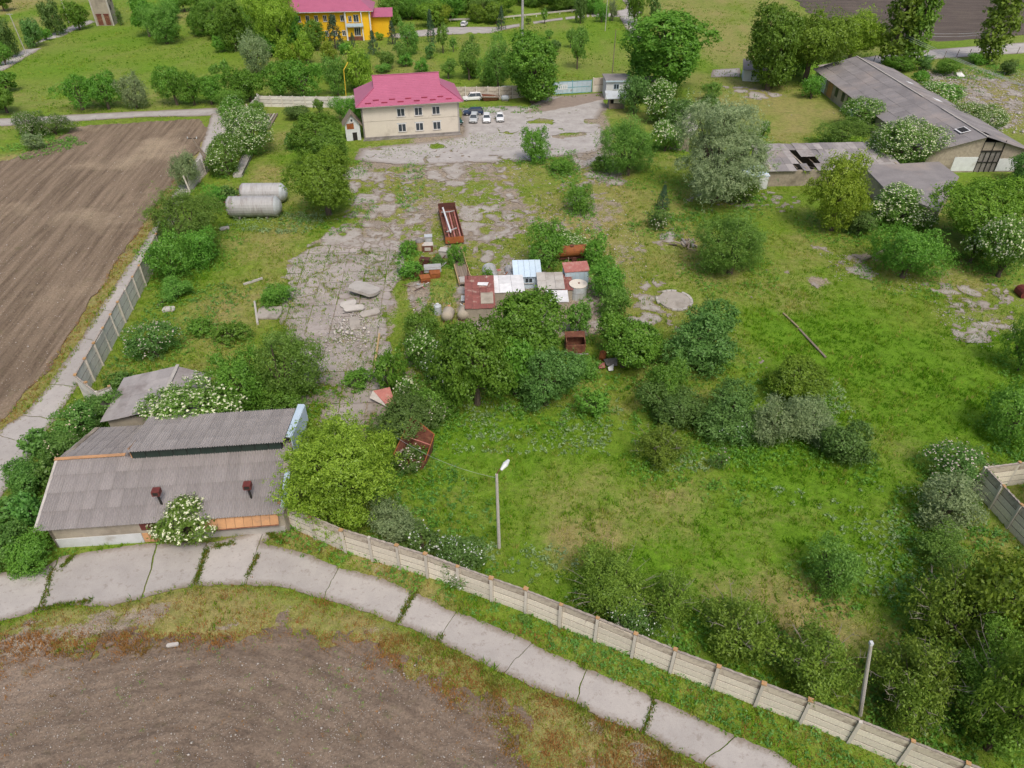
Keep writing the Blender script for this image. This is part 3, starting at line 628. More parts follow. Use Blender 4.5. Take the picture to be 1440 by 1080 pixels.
plank_fence('concrete_fence', 'tall concrete fence along the side road, left of the yard, seen from its inner side',
            [(-42.4, 59.3), (-43.5, 58.4), (-47.1, 61.3), (-49.2, 76.5), (-51.4, 92.4), (-54.6, 108)], 3.15, 3, 3.0, caps=True, post_side=-.1, pfront=pl_grey)
plank_fence('concrete_fence', 'leaning grey concrete fence with a faded blue end beside the leaning pole',
            [(-56.2, 119), (-56.6, 128), (-56.9, 136), (-57.2, 147), (-57.6, 158), (-57.8, 168.5)], 2.9, 3, 3.0, caps=False, tilt=.07, pfront=pl_grey)
plank_fence('concrete_fence', 'grey concrete fence behind the pink roofed house, left of it',
            [(-57.8, 168.7), (-50, 168.2), (-39.1, 168.0), (-31, 170.5)], 2.5, 3, 3.0, caps=False, pfront=pl_grey)
plank_fence('concrete_fence', 'stained concrete fence behind the parked cars, between the pink roofed house and the large tree',
            [(-13.6, 174.1), (-3, 174.2), (9.2, 177.6)], 3.0, 3, 3.0, caps=False, pfront=pl_top)
plank_fence('concrete_fence', 'short pale concrete fence section right of the blue gate',
            [(19.6, 180.2), (23.2, 181.0), (26.5, 182.2)], 3.4, 2, 3.0, caps=False)
# blue gate
gx0, gy0 = 9.8, 178.3; L = math.hypot(9.4, 1.9); t = thing('metal_gate', 'wide faded blue sheet metal yard gate between concrete fence sections', 'gate', (gx0, gy0, 0), math.atan2(1.9, 9.4))
for i in range(8):
    MB().box(i * L / 8 + .02, (i + 1) * L / 8 - .02, -.03, .03, .15, 2.9).obj('panel', M['blue'], t)
f = MB()
for x in (0, L / 2, L): f.box(x - .07, x + .07, -.08, .08, 0, 3.05)
for z in (.15, 1.5, 2.85): f.box(0, L, -.07, -.031, z - .05, z + .05)
f.obj('frame', M['teal'], t)
s = MB().box(1.2, 3.6, -.10, -.071, 1.1, 2.2); so_ = s.obj('sign_board', M['white'], t); so_['label'] = 'pale rectangular board on the gate with dark marks'
w = MB()
for x in (1.6, 2.0, 2.6, 3.1): w.box(x, x + .12, -.112, -.101, 1.35, 1.95)
w.obj('mark', M['teal'], so_)

# ================================================================== BUILDINGS
def window(parent, x, y, z, w, h, ny=-1, axis='x', panes=2, frame=None, glass=None, name='window'):
    """framed window on a wall whose face is at y (axis x) or x (axis y)"""
    def bx(mb, a0, a1, d0, d1, z0, z1):
        d0, d1 = sorted((d0 * ny, d1 * ny))
        if axis == 'x': mb.box(x + a0, x + a1, y + d0, y + d1, z + z0, z + z1)
        else: mb.box(x + d0, x + d1, y + a0, y + a1, z + z0, z + z1)
        return mb
    f = MB(); t = .09
    bx(f, -w/2 - .02, w/2 + .02, .002, .07, 0, t); bx(f, -w/2, w/2, .002, .07, h - t, h)
    for i in range(panes + 1):
        a = -w/2 + (w - t) * i / panes; bx(f, a, a + t, .003, .071, t, h - t)
    o = f.obj(name, frame or M['upvc'], parent)
    for i in range(panes):
        a = -w/2 + (w - t) * i / panes + t; b = -w/2 + (w - t) * (i + 1) / panes
        bx(MB(), a, b, .002, .03, t, h - t).obj('pane', glass or M['glass'], o)
    bx(MB(), -w/2 - .1, w/2 + .1, .0, .14, -.07, -.002).obj('sill', M['conc_light'], o)
    return o
def roof_tiles_mat(): return M['pink']

# ---- pink roofed house
bx0, by0 = G2(513, 197); ex, ey = G2(646, 188); hw = math.hypot(ex - bx0, ey - by0); ang = math.atan2(ey - by0, ex - bx0)
t = thing('office_house', 'two storey cream house with pink metal hipped roof', 'house', (bx0, by0, 0), ang); D = 11.5; hh = 6.75
MB().box(0, hw, 0, D, .5, hh).obj('wall', M['plaster'], t)
MB().box(-.06, hw + .06, -.06, D + .06, -.1, .499).obj('plinth', M['conc_dark'], t)
MB().box(-.05, .22, -.05, .2, .5, hh - .01).obj('corner_strip', M['conc_dark'], t); MB().box(hw - .2, hw + .05, -.05, .2, .5, hh - .01).obj('corner_strip', M['conc_light'], t)
MB().box(.2, hw - .2, -.02, -.002, 3.55, 3.62).obj('string_course', M['plaster_old'], t)
for fx in (.40, .582, .765):
    window(t, hw * fx, 0, 4.25, 1.6, 1.6); window(t, hw * fx, 0, 1.2, 1.6, 1.6)
    for z in (4.25, 1.2):
        MB().box(hw*fx - 1.0, hw*fx + 1.0, -.014, -.001, z + 1.61, z + 1.77).obj('window_surround', M['galv'], t)
window(t, hw, 5.5, 4.3, 1.3, 1.4, ny=1, axis='y'); window(t, hw, 8.5, 1.2, 1.3, 1.4, ny=1, axis='y')
ov = 1.0; ze = hh; zr = 10.9; xi = 3.0   # steep hips that stop under small gables
zm = 9.2
def lerp(a, b, f): return tuple(a[i] + (b[i] - a[i]) * f for i in range(3))
A, B, Cc, Dd = (-ov, -ov, ze), (hw + ov, -ov, ze), (hw + ov, D + ov, ze), (-ov, D + ov, ze); R0, R1 = (xi, D/2, zr), (hw - xi, D/2, zr)
r = MB(); ns = 16
fr0, fr1 = (xi, D/2 - (zr - zm) / (zr - ze) * (D/2 + ov), zm), (hw - xi, D/2 - (zr - zm) / (zr - ze) * (D/2 + ov), zm)
bk0, bk1 = (xi, D - fr0[1], zm), (hw - xi, D - fr0[1], zm)
def course(r, p0, p1, q0, q1, n, lift=.035):
    for i in range(n):
        a0, a1 = lerp(p0, q0, i / n), lerp(p1, q1, i / n); b0, b1 = lerp(p0, q0, (i + 1) / n), lerp(p1, q1, (i + 1) / n)
        a0 = (*a0[:2], a0[2] + lift); a1 = (*a1[:2], a1[2] + lift)
        k = len(r.v); r.v += [a0, a1, b1, b0, (*a0[:2], a0[2] - lift - .02), (*a1[:2], a1[2] - lift - .02)]; r.f += [(k, k+1, k+2, k+3), (k+4, k+5, k+1, k)]
course(r, A, B, fr0, fr1, 11); course(r, fr0, fr1, R0, R1, 7)
course(r, Cc, Dd, bk1, bk0, 11); course(r, bk1, bk0, R1, R0, 7)
course(r, Dd, A, bk0, fr0, 11); course(r, B, Cc, fr1, bk1, 11)
r.add([R0, fr0, bk0, R1, fr1, bk1], [(0, 2, 1), (3, 4, 5)])
r.obj('roof', M['pink'], t)
MB().box(-ov, hw + ov, -ov, D + ov, ze - .14, ze - .03).obj('soffit', M['conc_light'], t)
MB().bar((xi - .1, D/2, zr + .05), (hw - xi + .1, D/2, zr + .05), .3, .12).obj('ridge_cap', M['pink'], t)
for p, q in ((A, fr0), (B, fr1)): MB().bar((p[0], p[1], p[2] + .08), (q[0], q[1], q[2] + .08), .25, .1).obj('hip_cap', M['pink'], t)
for i in range(11):
    x = 1.3 + i * (hw - 2.6) / 10.5 + .2; low = i % 2 == 0; f = .10 if low else .20
    y = -ov + (D/2 + ov) * f * .9; z = ze + (zr - ze) * f * .9 + .12
    MB().box(x - .6, x + .6, y - .04, y + .04, z - .06, z + .14).obj('snow_guard', M['pink_d'], t)
MB().tube([(hw + .1, -.1, 6.6), (hw + .1, -.1, .3)], .06).obj('downpipe', M['metal'], t)
MB().box(-.3, hw + .3, -1.0, -.061, -.05, .12).obj('apron', M['conc_dark'], t)

# ---- small shrine hut left of it
px, py = G2(488, 199); t = thing('shrine_hut', 'small narrow hut with steep roof and orange mural, left of the pink roofed house', 'hut', (px, py, 0), math.radians(14))
MB().add([(0,0,0),(2.9,0,0),(2.9,0,3.6),(1.45,0,5.4),(0,0,3.6),(0,2.6,0),(2.9,2.6,0),(2.9,2.6,3.6),(1.45,2.6,5.4),(0,2.6,3.6)],
    [(0,1,2,3,4),(9,8,7,6,5),(0,4,9,5),(1,6,7,2),(2,7,8,3),(3,8,9,4),(0,5,6,1)]).obj('wall', M['white'], t)
MB().slab([(-.5,-.5,3.1),(1.45,-.5,5.55),(1.45,3.0,5.55),(-.5,3.0,3.1)], .1).slab([(3.4,-.5,3.1),(1.45,-.5,5.55),(1.45,3.0,5.55),(3.4,3.0,3.1)], .1).obj('roof', M['wood'], t)
MB().prism([(.35, -.03), (1.75, -.03), (1.75, -.001), (.35, -.001)], 2.4, 3.5).obj('mural', M['rust_o'], t)
window(t, 1.45, 0, 3.75, .6, .7, panes=1)
MB().box(1.3, 2.2, -.04, -.002, 0, 1.7).obj('door', M['black'], t)

# ---- front barn: low walls, asbestos roof, raised monitor
BX, BY, BA = -39.5, 40.4, math.radians(5.6)
t = thing('farm_barn', 'low barn with grey corrugated roof, raised skylight strip and two iron chimneys', 'barn', (BX, BY, 0), BA)
BW, BD, EH, RH = 19.9, 12.6, 2.75, 4.75; RY = 6.2
MB().add([(0,0,0),(BW,0,0),(BW,0,EH),(0,0,EH),(.3,.3,0),(BW,.3,0),(BW,.3,EH),(.3,.3,EH)], [(0,1,2,3),(3,2,6,7),(5,4,7,6)]).obj('front_wall', M['plaster_old'], t)
MB().add([(0,0,0),(0,0,EH),(0,RY,RH-.12),(0,BD,EH-.1),(0,BD,0),(.3,0,0),(.3,0,EH),(.3,RY,RH-.12),(.3,BD,EH-.1),(.3,BD,0)], [(0,1,2,3,4),(9,8,7,6,5),(0,5,6,1),(1,6,7,2),(2,7,8,3)]).obj('gable_wall', M['stone'], t)
MB().add([(BW,0,0),(BW,0,EH),(BW,RY,RH-.12),(BW,BD,EH-.1),(BW,BD,0),(BW-.3,0,0),(BW-.3,0,EH),(BW-.3,RY,RH-.12),(BW-.3,BD,EH-.1),(BW-.3,BD,0)], [(4,3,2,1,0),(5,6,7,8,9),(1,6,5,0),(2,7,6,1),(3,8,7,2)]).obj('gable_wall', M['plaster_old'], t)
MB().box(.3, BW - .3, BD - .3, BD, 0, EH - .1).obj('back_wall', M['stone'], t)
MB().box(.2, 7.3, -.06, -.003, -.05, 1.15).obj('white_dado', M['white'], t)
MB().box(7.5, 8.9, -.05, -.002, 1.5, 2.3).obj('hatch', M['dkred'], t)
for i in range(4): MB().slab([(7.4 + i*.55, -.12, .05), (7.9 + i*.55, -.12, .05), (7.9 + i*.55, -.08, 1.15), (7.4 + i*.55, -.08, 1.15)], .03).obj('ochre_panel', M['orange'], t)
for i in range(9):
    x = 12.6 + i * .74; MB().slab([(x, -.62, 1.55), (x + .71, -.62, 1.55), (x + .71, -.12, 2.55 ), (x, -.12, 2.55)], .04).obj('ochre_panel', M['orange'], t)
MB().tube([(11.6, -.66, 1.5), (19.2, -.66, 1.62)], .045).tube([(14, -.66, 1.5), (14, -.02, 1.1)], .03).tube([(18, -.66, 1.6), (18, -.02, 1.1)], .03).obj('pipe', M['rust'], t)
MB().box(10.8, 19.5, -.1, -.003, -.05, .75).obj('plinth', M['conc_light'], t)
# corrugated sheets, one object each; local x across, y down the slope
def corr_sheet(w=1.12, l=1.8, waves=5, amp=.06, m=None, n=6):
    nx = waves * n; v = []; f = []
    for i in range(nx + 1):
        x = w * i / nx; z = amp * math.cos(2 * math.pi * waves * i / nx); v += [(x, 0, z), (x, l, z)]
    f = [(2*i, 2*i+2, 2*i+3, 2*i+1) for i in range(nx)]
    me = bpy.data.meshes.new('roof_sheet'); me.from_pydata(v, [], f); me.materials.append(m); return me
SH = corr_sheet(m=M['asb']); SHL = corr_sheet(m=M['asb_l'])
def sheet_roof(parent, x0, x1, ya, za, yb, zb, me, rows, lift=.02, drop=()):
    """rows of sheets between the low edge (ya, za) and the high edge (yb, zb) of a slope"""
    cols = max(1, round((x1 - x0) / 1.06)); cw = (x1 - x0) / cols; L = math.hypot(yb - ya, zb - za); rl = L / rows; a = math.atan2(zb - za, abs(yb - ya)); sg = 1 if yb > ya else -1
    for r_ in range(rows):
        for c in range(cols):
            if (r_, c) in drop: continue
            f = r_ / rows; x = x0 + c * cw if sg > 0 else x0 + (c + 1) * cw
            o = link('roof_sheet', me, parent, (x, ya + (yb - ya) * f, za + (zb - za) * f + .04 + rnd.uniform(0, .006) + .012 * r_),
                     rot=(a - .022, rnd.gauss(0, .003), 0 if sg > 0 else math.pi), scale=(cw / 1.12 * 1.04, rl / 1.8 * 1.06, 1))
sheet_roof(t, -.65, BW - .1, -.4, EH - .08, RY + .05, RH, SH, 4)
sheet_roof(t, -.6, BW - .3, BD + .5, EH - .25, RY - .02, RH + .01, SHL, 4)
MB().slab([(-.88, -.45, EH - .05), (-.66, -.45, EH - .05), (-.66, RY, RH + .06), (-.88, RY, RH + .06)], .1).obj('verge_board', M['conc_light'], t)
MB().slab([(-.55, RY, RH + .07), (-.15, RY, RH + .07), (-.15, BD + .4, EH - .05), (-.55, BD + .4, EH - .05)], .28).obj('parapet', M['stone'], t)
MB().bar((-.9, RY, RH + .11), (5.2, RY, RH + .11), .32, .08).obj('ridge_cap', M['orange'], t)
mx0, mx1, my0, mz0 = 5.6, 19.4, 5.5, 5.75
MB().box(mx0 + .3, mx1 - .2, my0 + .35, my0 + .5, 4.5, 5.6).obj('monitor_wall', M['black'], t)
for i in range(11):
    a = mx0 + .35 + i * (mx1 - mx0 - .6) / 11; MB().box(a + .04, a + (mx1 - mx0 - .6) / 11 - .04, my0 + .30, my0 + .348, 4.6, 5.5).obj('pane', M['darkglass'], t)
sheet_roof(t, mx0, mx1 + .1, 11.8, 4.5, my0, mz0, SHL, 4)
MB().add([(mx0+.2,my0+.35,4.5),(mx0+.2,my0+.35,5.85),(mx0+.2,11.1,4.35),(mx0+.2,11.1,3.0),(mx0+.3,my0+.35,4.5),(mx0+.3,my0+.35,5.85),(mx0+.3,11.1,4.35),(mx0+.3,11.1,3.0)], [(0,3,2,1),(4,5,6,7),(0,1,5,4)]).obj('monitor_end', M['orange'], t)
MB().box(mx0 + .2, mx1 - .1, my0 + .2, my0 + .34, 4.44, 4.56).obj('monitor_sill', M['wood_y'], t)
# pale blue sheet parapet on the right hand gable
MB().slab([(19.5, 6.4, 5.6), (19.9, 6.4, 5.5), (20.35, 11.9, 4.9), (19.75, 11.9, 4.95)], .08).obj('blue_flashing', M['blue_l'], t)
MB().add([(19.9, 6.4, 2.9), (19.9, 6.4, 5.45), (20.3, 11.9, 4.85), (20.3, 11.9, 2.9), (20.0, 6.4, 2.9), (20.0, 6.4, 5.4), (20.4, 11.9, 4.8), (20.4, 11.9, 2.9)], [(0,1,2,3),(7,6,5,4),(0,4,5,1),(1,5,6,2),(2,6,7,3)]).obj('blue_cladding', M['blue_l'], t)
MB().slab([(19.55, .1, 3.1), (20.1, .1, 3.1), (20.1, 3.3, 4.1), (19.6, 3.3, 4.1)], .5).obj('blue_flashing', M['blue_l'], t)
MB().slab([(19.4, 3.3, 4.0), (20.0, 3.3, 4.0), (20.0, 5.5, 4.7), (19.4, 5.5, 4.7)], .3).obj('parapet', M['plaster_old'], t)
for cx_ in (9.3, 16.9):
    p = MB().tube([(cx_, 1.3, EH - .1), (cx_ - .05, 1.3, EH + 1.75)], .10, 10).obj('chimney_pipe', M['black'], t, smooth=False)
    MB().box(cx_ - .34, cx_ + .30, .98, 1.62, EH + 1.7, EH + 2.2).obj('chimney_head', M['dkred'], p)
    MB().box(cx_ - .24, cx_ + .20, .977, .98, EH + 1.78, EH + 2.12).obj('chimney_opening', M['black'], p)

# ---- shed behind the barn
t = thing('low_shed', 'low shed with sagging grey roof behind the barn, beside the fence corner', 'shed', (-41.2, 55.2, 0), math.radians(6))
MB().box(0, 8.2, 0, .3, 0, 2.1).box(0, .3, .3, 6.6, 0, 2.1).box(7.9, 8.2, .3, 6.6, 0, 2.0).box(.3, 7.9, 6.3, 6.6, 0, 2.0).obj('wall', M['plaster_old'], t)
sheet_me = None
r = MB()
for i in range(6):
    for j in range(4):
        y0, y1 = -.5 + j * 1.85, -.5 + (j + 1) * 1.85; x0_, x1_ = -.5 + i * 1.0, -.5 + (i + 1) * 1.0; zf = lambda x: 2.15 + (x + .5) * .19
        dz = rnd.uniform(0, .03) + .02 * j
        MB().slab([(x0_, y0, zf(x0_) + dz + rnd.uniform(0, .03)), (x1_ + .04, y0, zf(x1_) + dz), (x1_ + .04, y1 + .05, zf(x1_) + dz + .03), (x0_, y1 + .05, zf(x0_) + dz + rnd.uniform(0, .06))], .03).obj('roof_sheet', M['asb_l'], t)
for j in range(4):
    for i in range(3):
        y0, y1 = -.5 + j * 1.85, -.5 + (j + 1) * 1.85; x0_, x1_ = 5.5 + i * 1.1, 5.5 + (i + 1) * 1.1; zf = lambda x: 3.3 - (x - 5.5) * .42
        MB().slab([(x0_, y0, zf(x0_)), (x1_ + .04, y0, zf(x1_)), (x1_ + .04, y1 + .05, zf(x1_) + .03), (x0_, y1 + .05, zf(x0_) + rnd.uniform(0, .05))], .03).obj('roof_sheet', M['asb'], t)
MB().bar((5.5, -.6, 3.4), (5.5, 7.1, 3.45), .35, .09).obj('ridge_cap', M['conc_light'], t)

# ---- warehouse on the right
t = thing('warehouse', 'long grey warehouse with shallow roof and open dark doorway in its gable', 'warehouse', (75.6, 128, 0), math.radians(0.6))
WW, WD, WE, WR = 18.6, 58.0, 4.0, 6.7; g_ = WW / 2
MB().box(0, .35, 0, WD, 0, WE).obj('side_wall', M['plaster_old'], t); MB().box(WW - .35, WW, 0, WD, 0, WE).obj('side_wall', M['stone'], t)
dx0, dx1 = 9.6, 13.4
for a, b_ in ((.35, dx0), (dx1, WW - .35)):
    zf = lambda x: WE + (WR - WE) * (1 - abs(x - g_) / g_); xs_ = [a] + ([g_] if a < g_ < b_ else []) + [b_]
    MB().add([(x, y, z) for y in (0, .35) for x, z in [(a, 0), (b_, 0)] + [(x, zf(x) - .05) for x in xs_[::-1]]],
        [tuple(range(2 + len(xs_))), tuple(range(2 + len(xs_), 2 * (2 + len(xs_))))[::-1]] + [(i, (i+1) % (2+len(xs_)), (i+1) % (2+len(xs_)) + 2 + len(xs_), i + 2 + len(xs_)) for i in range(2 + len(xs_))][::1]).obj('gable_wall', M['stone'], t)
MB().box(.35, WW - .35, WD - .35, WD, 0, WE).obj('gable_wall', M['stone'], t)
MB().box(dx0 + .002, dx1 - .002, .5, .6, 0, 5.6).obj('door_void', M['black'], t)
for i in range(5):
    x = dx0 + i * (dx1 - dx0) / 4; o = MB().box(x - .05, x + .05, -.06, .02, 0, 5.9 if i in (0, 2, 4) else 4.0).obj('door_bar', M['black'], t)
MB().box(dx0 - .1, dx1 + .1, -.07, .03, 3.85, 4.0).box(dx0 - .1, dx1 + .1, -.07, .03, 1.9, 2.0).obj('door_bar', M['black'], t)
for i in range(2): MB().box(dx0 + .08 + i * (dx1-dx0)/2, dx0 + (i + 1) * (dx1-dx0)/2 - .08, .1, .16, .1, 3.8).obj('door_leaf', M['conc_dark'], t)
MB().box(dx0 + .1, dx1 - .1, .1, .2, 4.05, 5.5).obj('door_panel', M['stone'], t)
MB().box(5.2, dx0 - .12, -.05, -.002, .3, 2.9).obj('white_panel', M['white'], t); MB().box(dx1 + .1, 17.0, -.05, -.002, .3, 2.6).obj('white_panel', M['white'], t)
# roof in overlapping courses
nr = 24
for side in (0, 1):
    r = MB(); rr = random.Random(3 + side)
    for c in range(4):
        for k in range(26):
            y0, y1 = -.7 + k * (WD + 1.4) / 26, -.7 + (k + 1) * (WD + 1.4) / 26; f0, f1 = c / 4, (c + 1) / 4 + .01
            xa, xb = (-.7 + f0 * (g_ + .7), -.7 + f1 * (g_ + .7)); za, zb = WE - .2 + f0 * (WR - WE + .2), WE - .2 + f1 * (WR - WE + .2)
            if side: xa, xb = WW - xa, WW - xb
            l_ = .05 + rr.uniform(0, .035)
            if side and c == 3 and k == 1: continue
            MB().slab([(xa, y0, za + l_), (xa, y1 + .02, za + l_), (xb, y1 + .02, zb + l_ - .03), (xb, y0, zb + l_ - .03)], .03).obj('roof_sheet', M['felt'], t)
MB().bar((g_, -.7, WR + .12), (g_, 16, WR + .12), .35, .08).bar((g_, 24, WR + .12), (g_, WD + .6, WR + .12), .35, .08).obj('ridge_cap', M['conc_light'], t)
MB().slab([(6.5, 3, 6.22), (8.2, 3, 6.7), (8.2, 5.4, 6.7), (6.5, 5.4, 6.22)], .04).obj('skylight_frame', M['upvc'], t)
MB().slab([(6.75, 3.2, 6.33), (8.0, 3.2, 6.69), (8.0, 5.2, 6.69), (6.75, 5.2, 6.33)], .04).obj('skylight', M['black'], t)
for y, wd in ((56, 1.6), (44.5, 1.6), (40.6, 1.6), (37.6, 1.6)):
    MB().box(-.03, -.002, y - wd, y, 1.4, 3.3).obj('window_opening', M['darkglass'], t)
for y0, y1, m_ in ((50.5, 54.5, 'blue_l'), (30.5, 35.5, 'blue_l'), (46.2, 49, 'orange'), (27, 30, 'orange')): MB().box(-.05, -.002, y0, y1, .3, 3.6).obj('wall_panel', M[m_], t)
MB().slab([(13.5, 26, 5.58), (15, 26, 5.14), (15, 28, 5.14), (13.5, 28, 5.58)], .03).slab([(14, 40, 5.44), (15.4, 40, 5.03), (15.4, 41.5, 5.03), (14, 41.5, 5.44)], .03).obj('pale_patch', M['white'], t)

# ---- roofless corner building and ruin
def flat_building(name, label, cat, poly, h, mw, mr, over=.35, th=.25):
    cx_ = sum(p[0] for p in poly) / len(poly); cy_ = sum(p[1] for p in poly) / len(poly); t = thing(name, label, cat, (cx_, cy_, 0))
    lp = [(x - cx_, y - cy_) for x, y in poly]
    MB().prism(lp, 0, h).obj('wall', mw, t)
    MB().prism([(x * (1 + over / max(2, math.hypot(x, y))), y * (1 + over / max(2, math.hypot(x, y)))) for x, y in lp], h + .002, h + th).obj('roof', mr, t)
    return t
t = flat_building('annex_building', 'flat roofed grey annex in front of the warehouse gable', 'outbuilding',
              [G2(1216, 235, 3.3), G2(1248, 268, 3.3), G2(1318, 296, 3.3), G2(1346, 250, 3.3), G2(1319, 229, 3.3)][::1], 3.2, M['plaster_old'], M['felt'])
rx0, ry0 = G2(1077, 263); ang = math.radians(3)
t = thing('ruined_stable', 'long ruined stable with a collapsed hole in its grey roof', 'ruin', (rx0, ry0, 0), ang); RW, RD = 23.5, 9.6
MB().box(0, RW, 0, .35, 0, 2.9).box(0, .35, .35, RD, 0, 3.3).box(RW - .35, RW, .35, RD, 0, 3.3).box(.35, RW - .35, RD - .35, RD, 0, 3.9).box(6.5, 6.8, .35, RD - .35, 0, 3.2).box(11, 11.3, .35, RD - .35, 0, 3.2).obj('wall', M['stone'], t)
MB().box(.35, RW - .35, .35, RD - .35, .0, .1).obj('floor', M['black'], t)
rr = random.Random(5)
for i in range(19):
    for j in range(4):
        x0_, x1_ = -.4 + i * 1.28, -.4 + (i + 1) * 1.28; y0, y1 = -.5 + j * 2.65, -.5 + (j + 1) * 2.65
        if (i, j) in ((5, 1), (6, 1), (7, 1), (5, 2), (6, 0)) or rr.random() < .02: continue
        e = rr.uniform(-.05, .08); k = rr.uniform(-.12, .1) if i in (4, 5, 9, 8) else 0
        zf = lambda y: 3.0 + .11 * (y + .5)
        MB().slab([(x0_, y0, zf(y0) + .02 + .03 * (j % 2)), (x1_ + .03, y0, zf(y0) + .02 + e * .3), (x1_ + .03, y1 + .1, zf(y1) + e * .5 + k), (x0_, y1 + .1, zf(y1) + e * .4)], .05).obj('roof_sheet', M['felt'] if rr.random() < .6 else M['asb_l'], t)
for i in range(6): MB().bar((5.3 + i * 1.0, 1, 2.9), (6.0 + i * .7 + rr.uniform(-1, 1), 6.5, .6 + rr.uniform(0, 2.5)), .12, .15).obj('rafter', M['wood'], t)
MB().box(-1.9, -.35, -1.2, -.9, 0, 2.7).obj('white_sheet', M['white'], t)
MB().slab([(-7.5, -1.3, 2.5), (-.2, -1.3, 2.5), (-.2, 2.4, 3.1), (-7.5, 2.4, 3.1)], .08).obj('lean_to_roof', M['blue_l'], t)
MB().box(-7.3, -2.2, 2.0, 2.3, 0, 2.7).box(-7.3, -7.0, -1.1, 2, 0, 2.5).obj('lean_to_wall', M['wood'], t)
# weathered gable peeking over the shrubs, left of the willow
px, py = G2(952, 212); t = thing('gable_remnant', 'pointed remnant of a masonry gable rising between the shrubs left of the silvery willow', 'ruin', (px, py, 0), math.radians(-20))
MB().add([(-1.6,0,0),(2.2,0,0),(2.0,0,2.6),(.1,0,5.2),(-.6,0,4.4),(-1.4,0,2.0),(-1.6,.4,0),(2.2,.4,0),(2.0,.4,2.6),(.1,.4,5.2),(-.6,.4,4.4),(-1.4,.4,2.0)],
    [(0,1,2,3,4,5),(11,10,9,8,7,6)] + [(i, 6 + i, 6 + (i+1) % 6, (i+1) % 6) for i in range(6)]).obj('wall', M['stone'], t)
MB().slab([(2.0, .4, 2.6), (.1, .4, 5.25), (.5, 9, 5.0), (2.6, 9, 2.2)], .12).obj('roof_slab', M['conc_light'], t)

# ---- white hut at the far wall and the gatehouse
px, py = G2(1044, 114); t = thing('white_hut', 'small white hut with grey gable roof at the edge of the big trees', 'hut', (px, py, 0), math.radians(-12))
MB().add([(0,0,0),(4.2,0,0),(4.2,0,2.9),(0,0,2.9),(0,5,0),(4.2,5,0),(4.2,5,3.9),(0,5,3.9)], [(0,1,2,3),(5,4,7,6),(0,3,7,4),(1,5,6,2)]).obj('wall', M['white'], t)
for i in range(4): MB().slab([(-.4 + i * 1.25, -.5, 2.85), (.85 + i * 1.25, -.5, 2.85), (.85 + i * 1.25, 5.4, 4.1), (-.4 + i * 1.25, 5.4, 4.1)], .1).obj('roof_sheet', M['felt'], t)
window(t, 2.5, 0, 1.2, 1.3, 1.3, panes=2, frame=M['blue']); MB().box(-.03, -.002, 1.5, 2.5, .1, 2.2).obj('door', M['blue'], t)
MB().slab([(4.25, .5, 2.7), (8.4, .5, 2.5), (8.4, 4.8, 2.7), (4.25, 4.8, 3.1)], .1).obj('canopy_roof', M['wood'], t)
MB().tube([(4.6, .7, 0), (4.6, .7, 2.65)], .07, 6).obj('post', M['wood'], t); MB().tube([(8.2, .7, 0), (8.2, .7, 2.5)], .07, 6).obj('post', M['wood'], t)
px, py = G2(851, 140); t = thing('gatehouse', 'white gatehouse with small window and flat grey roof beside the blue gate', 'gatehouse', (px, py, 0), math.radians(2))
MB().box(0, 5.6, 0, 5.2, 0, 4.2).obj('wall', M['white'], t); MB().box(-.3, 6.0, -.4, 5.6, 4.202, 4.4).obj('roof', M['felt'], t); MB().box(-.25, 5.9, -.45, -.401, 4.0, 4.36).obj('fascia', M['blue'], t)
window(t, 2.4, 0, 2.3, 1.3, 1.2, frame=M['blue'])
MB().box(5.0, 12, 1.5, 6, 3.4, 3.6).obj('side_roof', M['felt'], t); MB().box(5.61, 11.5, 2, 5.5, 0, 3.398).obj('side_wall', M['plaster_old'], t)
px, py = G2(856, 153.5); t = thing('guard_booth', 'grey plank booth with bluish awning roof in front of the gatehouse', 'booth', (px, py, 0), math.radians(1))
for i in range(10): MB().box(i * .36, i * .36 + .34, 0, .06, 0, 1.2).obj('plank', M['wood'], t)
MB().box(0, .08, .06, 2.6, 0, 2.6).box(3.52, 3.6, .06, 2.6, 0, 2.6).box(.08, 3.52, 2.5, 2.6, 0, 2.6).obj('wall', M['conc_dark'], t)
MB().box(.02, .3, .0, .07, 1.2, 2.6).obj('wall_panel', M['wood'], t)
MB().box(1.0, 3.5, .01, .05, 1.3, 2.4).obj('shutter', M['plaster'], t)
MB().slab([(-.8, -.9, 2.55), (4.0, -.9, 2.55), (4.0, 2.8, 3.3), (-.8, 2.8, 3.3)], .14).obj('roof', M['galv'], t)

# ---- yellow building
px, py = G2(489, 60); qx, qy = G2(528, 50); ang = math.radians(6)
t = thing('yellow_building', 'two storey bright yellow building with pink roof and a small balcony', 'building', (-70, 234.5, 0), ang)
MB().box(0, 20, 0, 12, 0, 8.2).obj('wall', M['yellow'], t); MB().box(20.002, 27.5, -.6, 12, 0, 8.2).obj('wall', M['yellow'], t); MB().box(20.3, 24.6, -1.0, -.601, 0, 1.1).obj('steps', M['rust'], t)
MB().box(19.85, 20.25, -1.1, -.7, 0, 8.2).box(24.7, 25.0, -1.4, -1.1, 0, 8.2).box(27.1, 27.45, -1.0, -.61, 0, 8.2).obj('pilaster', M['white'], t)
for i in range(8):
    window(t, 1.2 + i * 2.55, 0, 5.3, 1.1, 1.7, panes=2); window(t, 1.2 + i * 2.55, 0, 1.3, 1.1, 1.5, panes=2)
window(t, 21.4, -.6, 5.2, 1.0, 1.6); window(t, 23.2, -.6, 5.1, 1.6, 2.0, panes=2); window(t, 23.2, -.6, 1.3, 1.9, 2.6, panes=3)
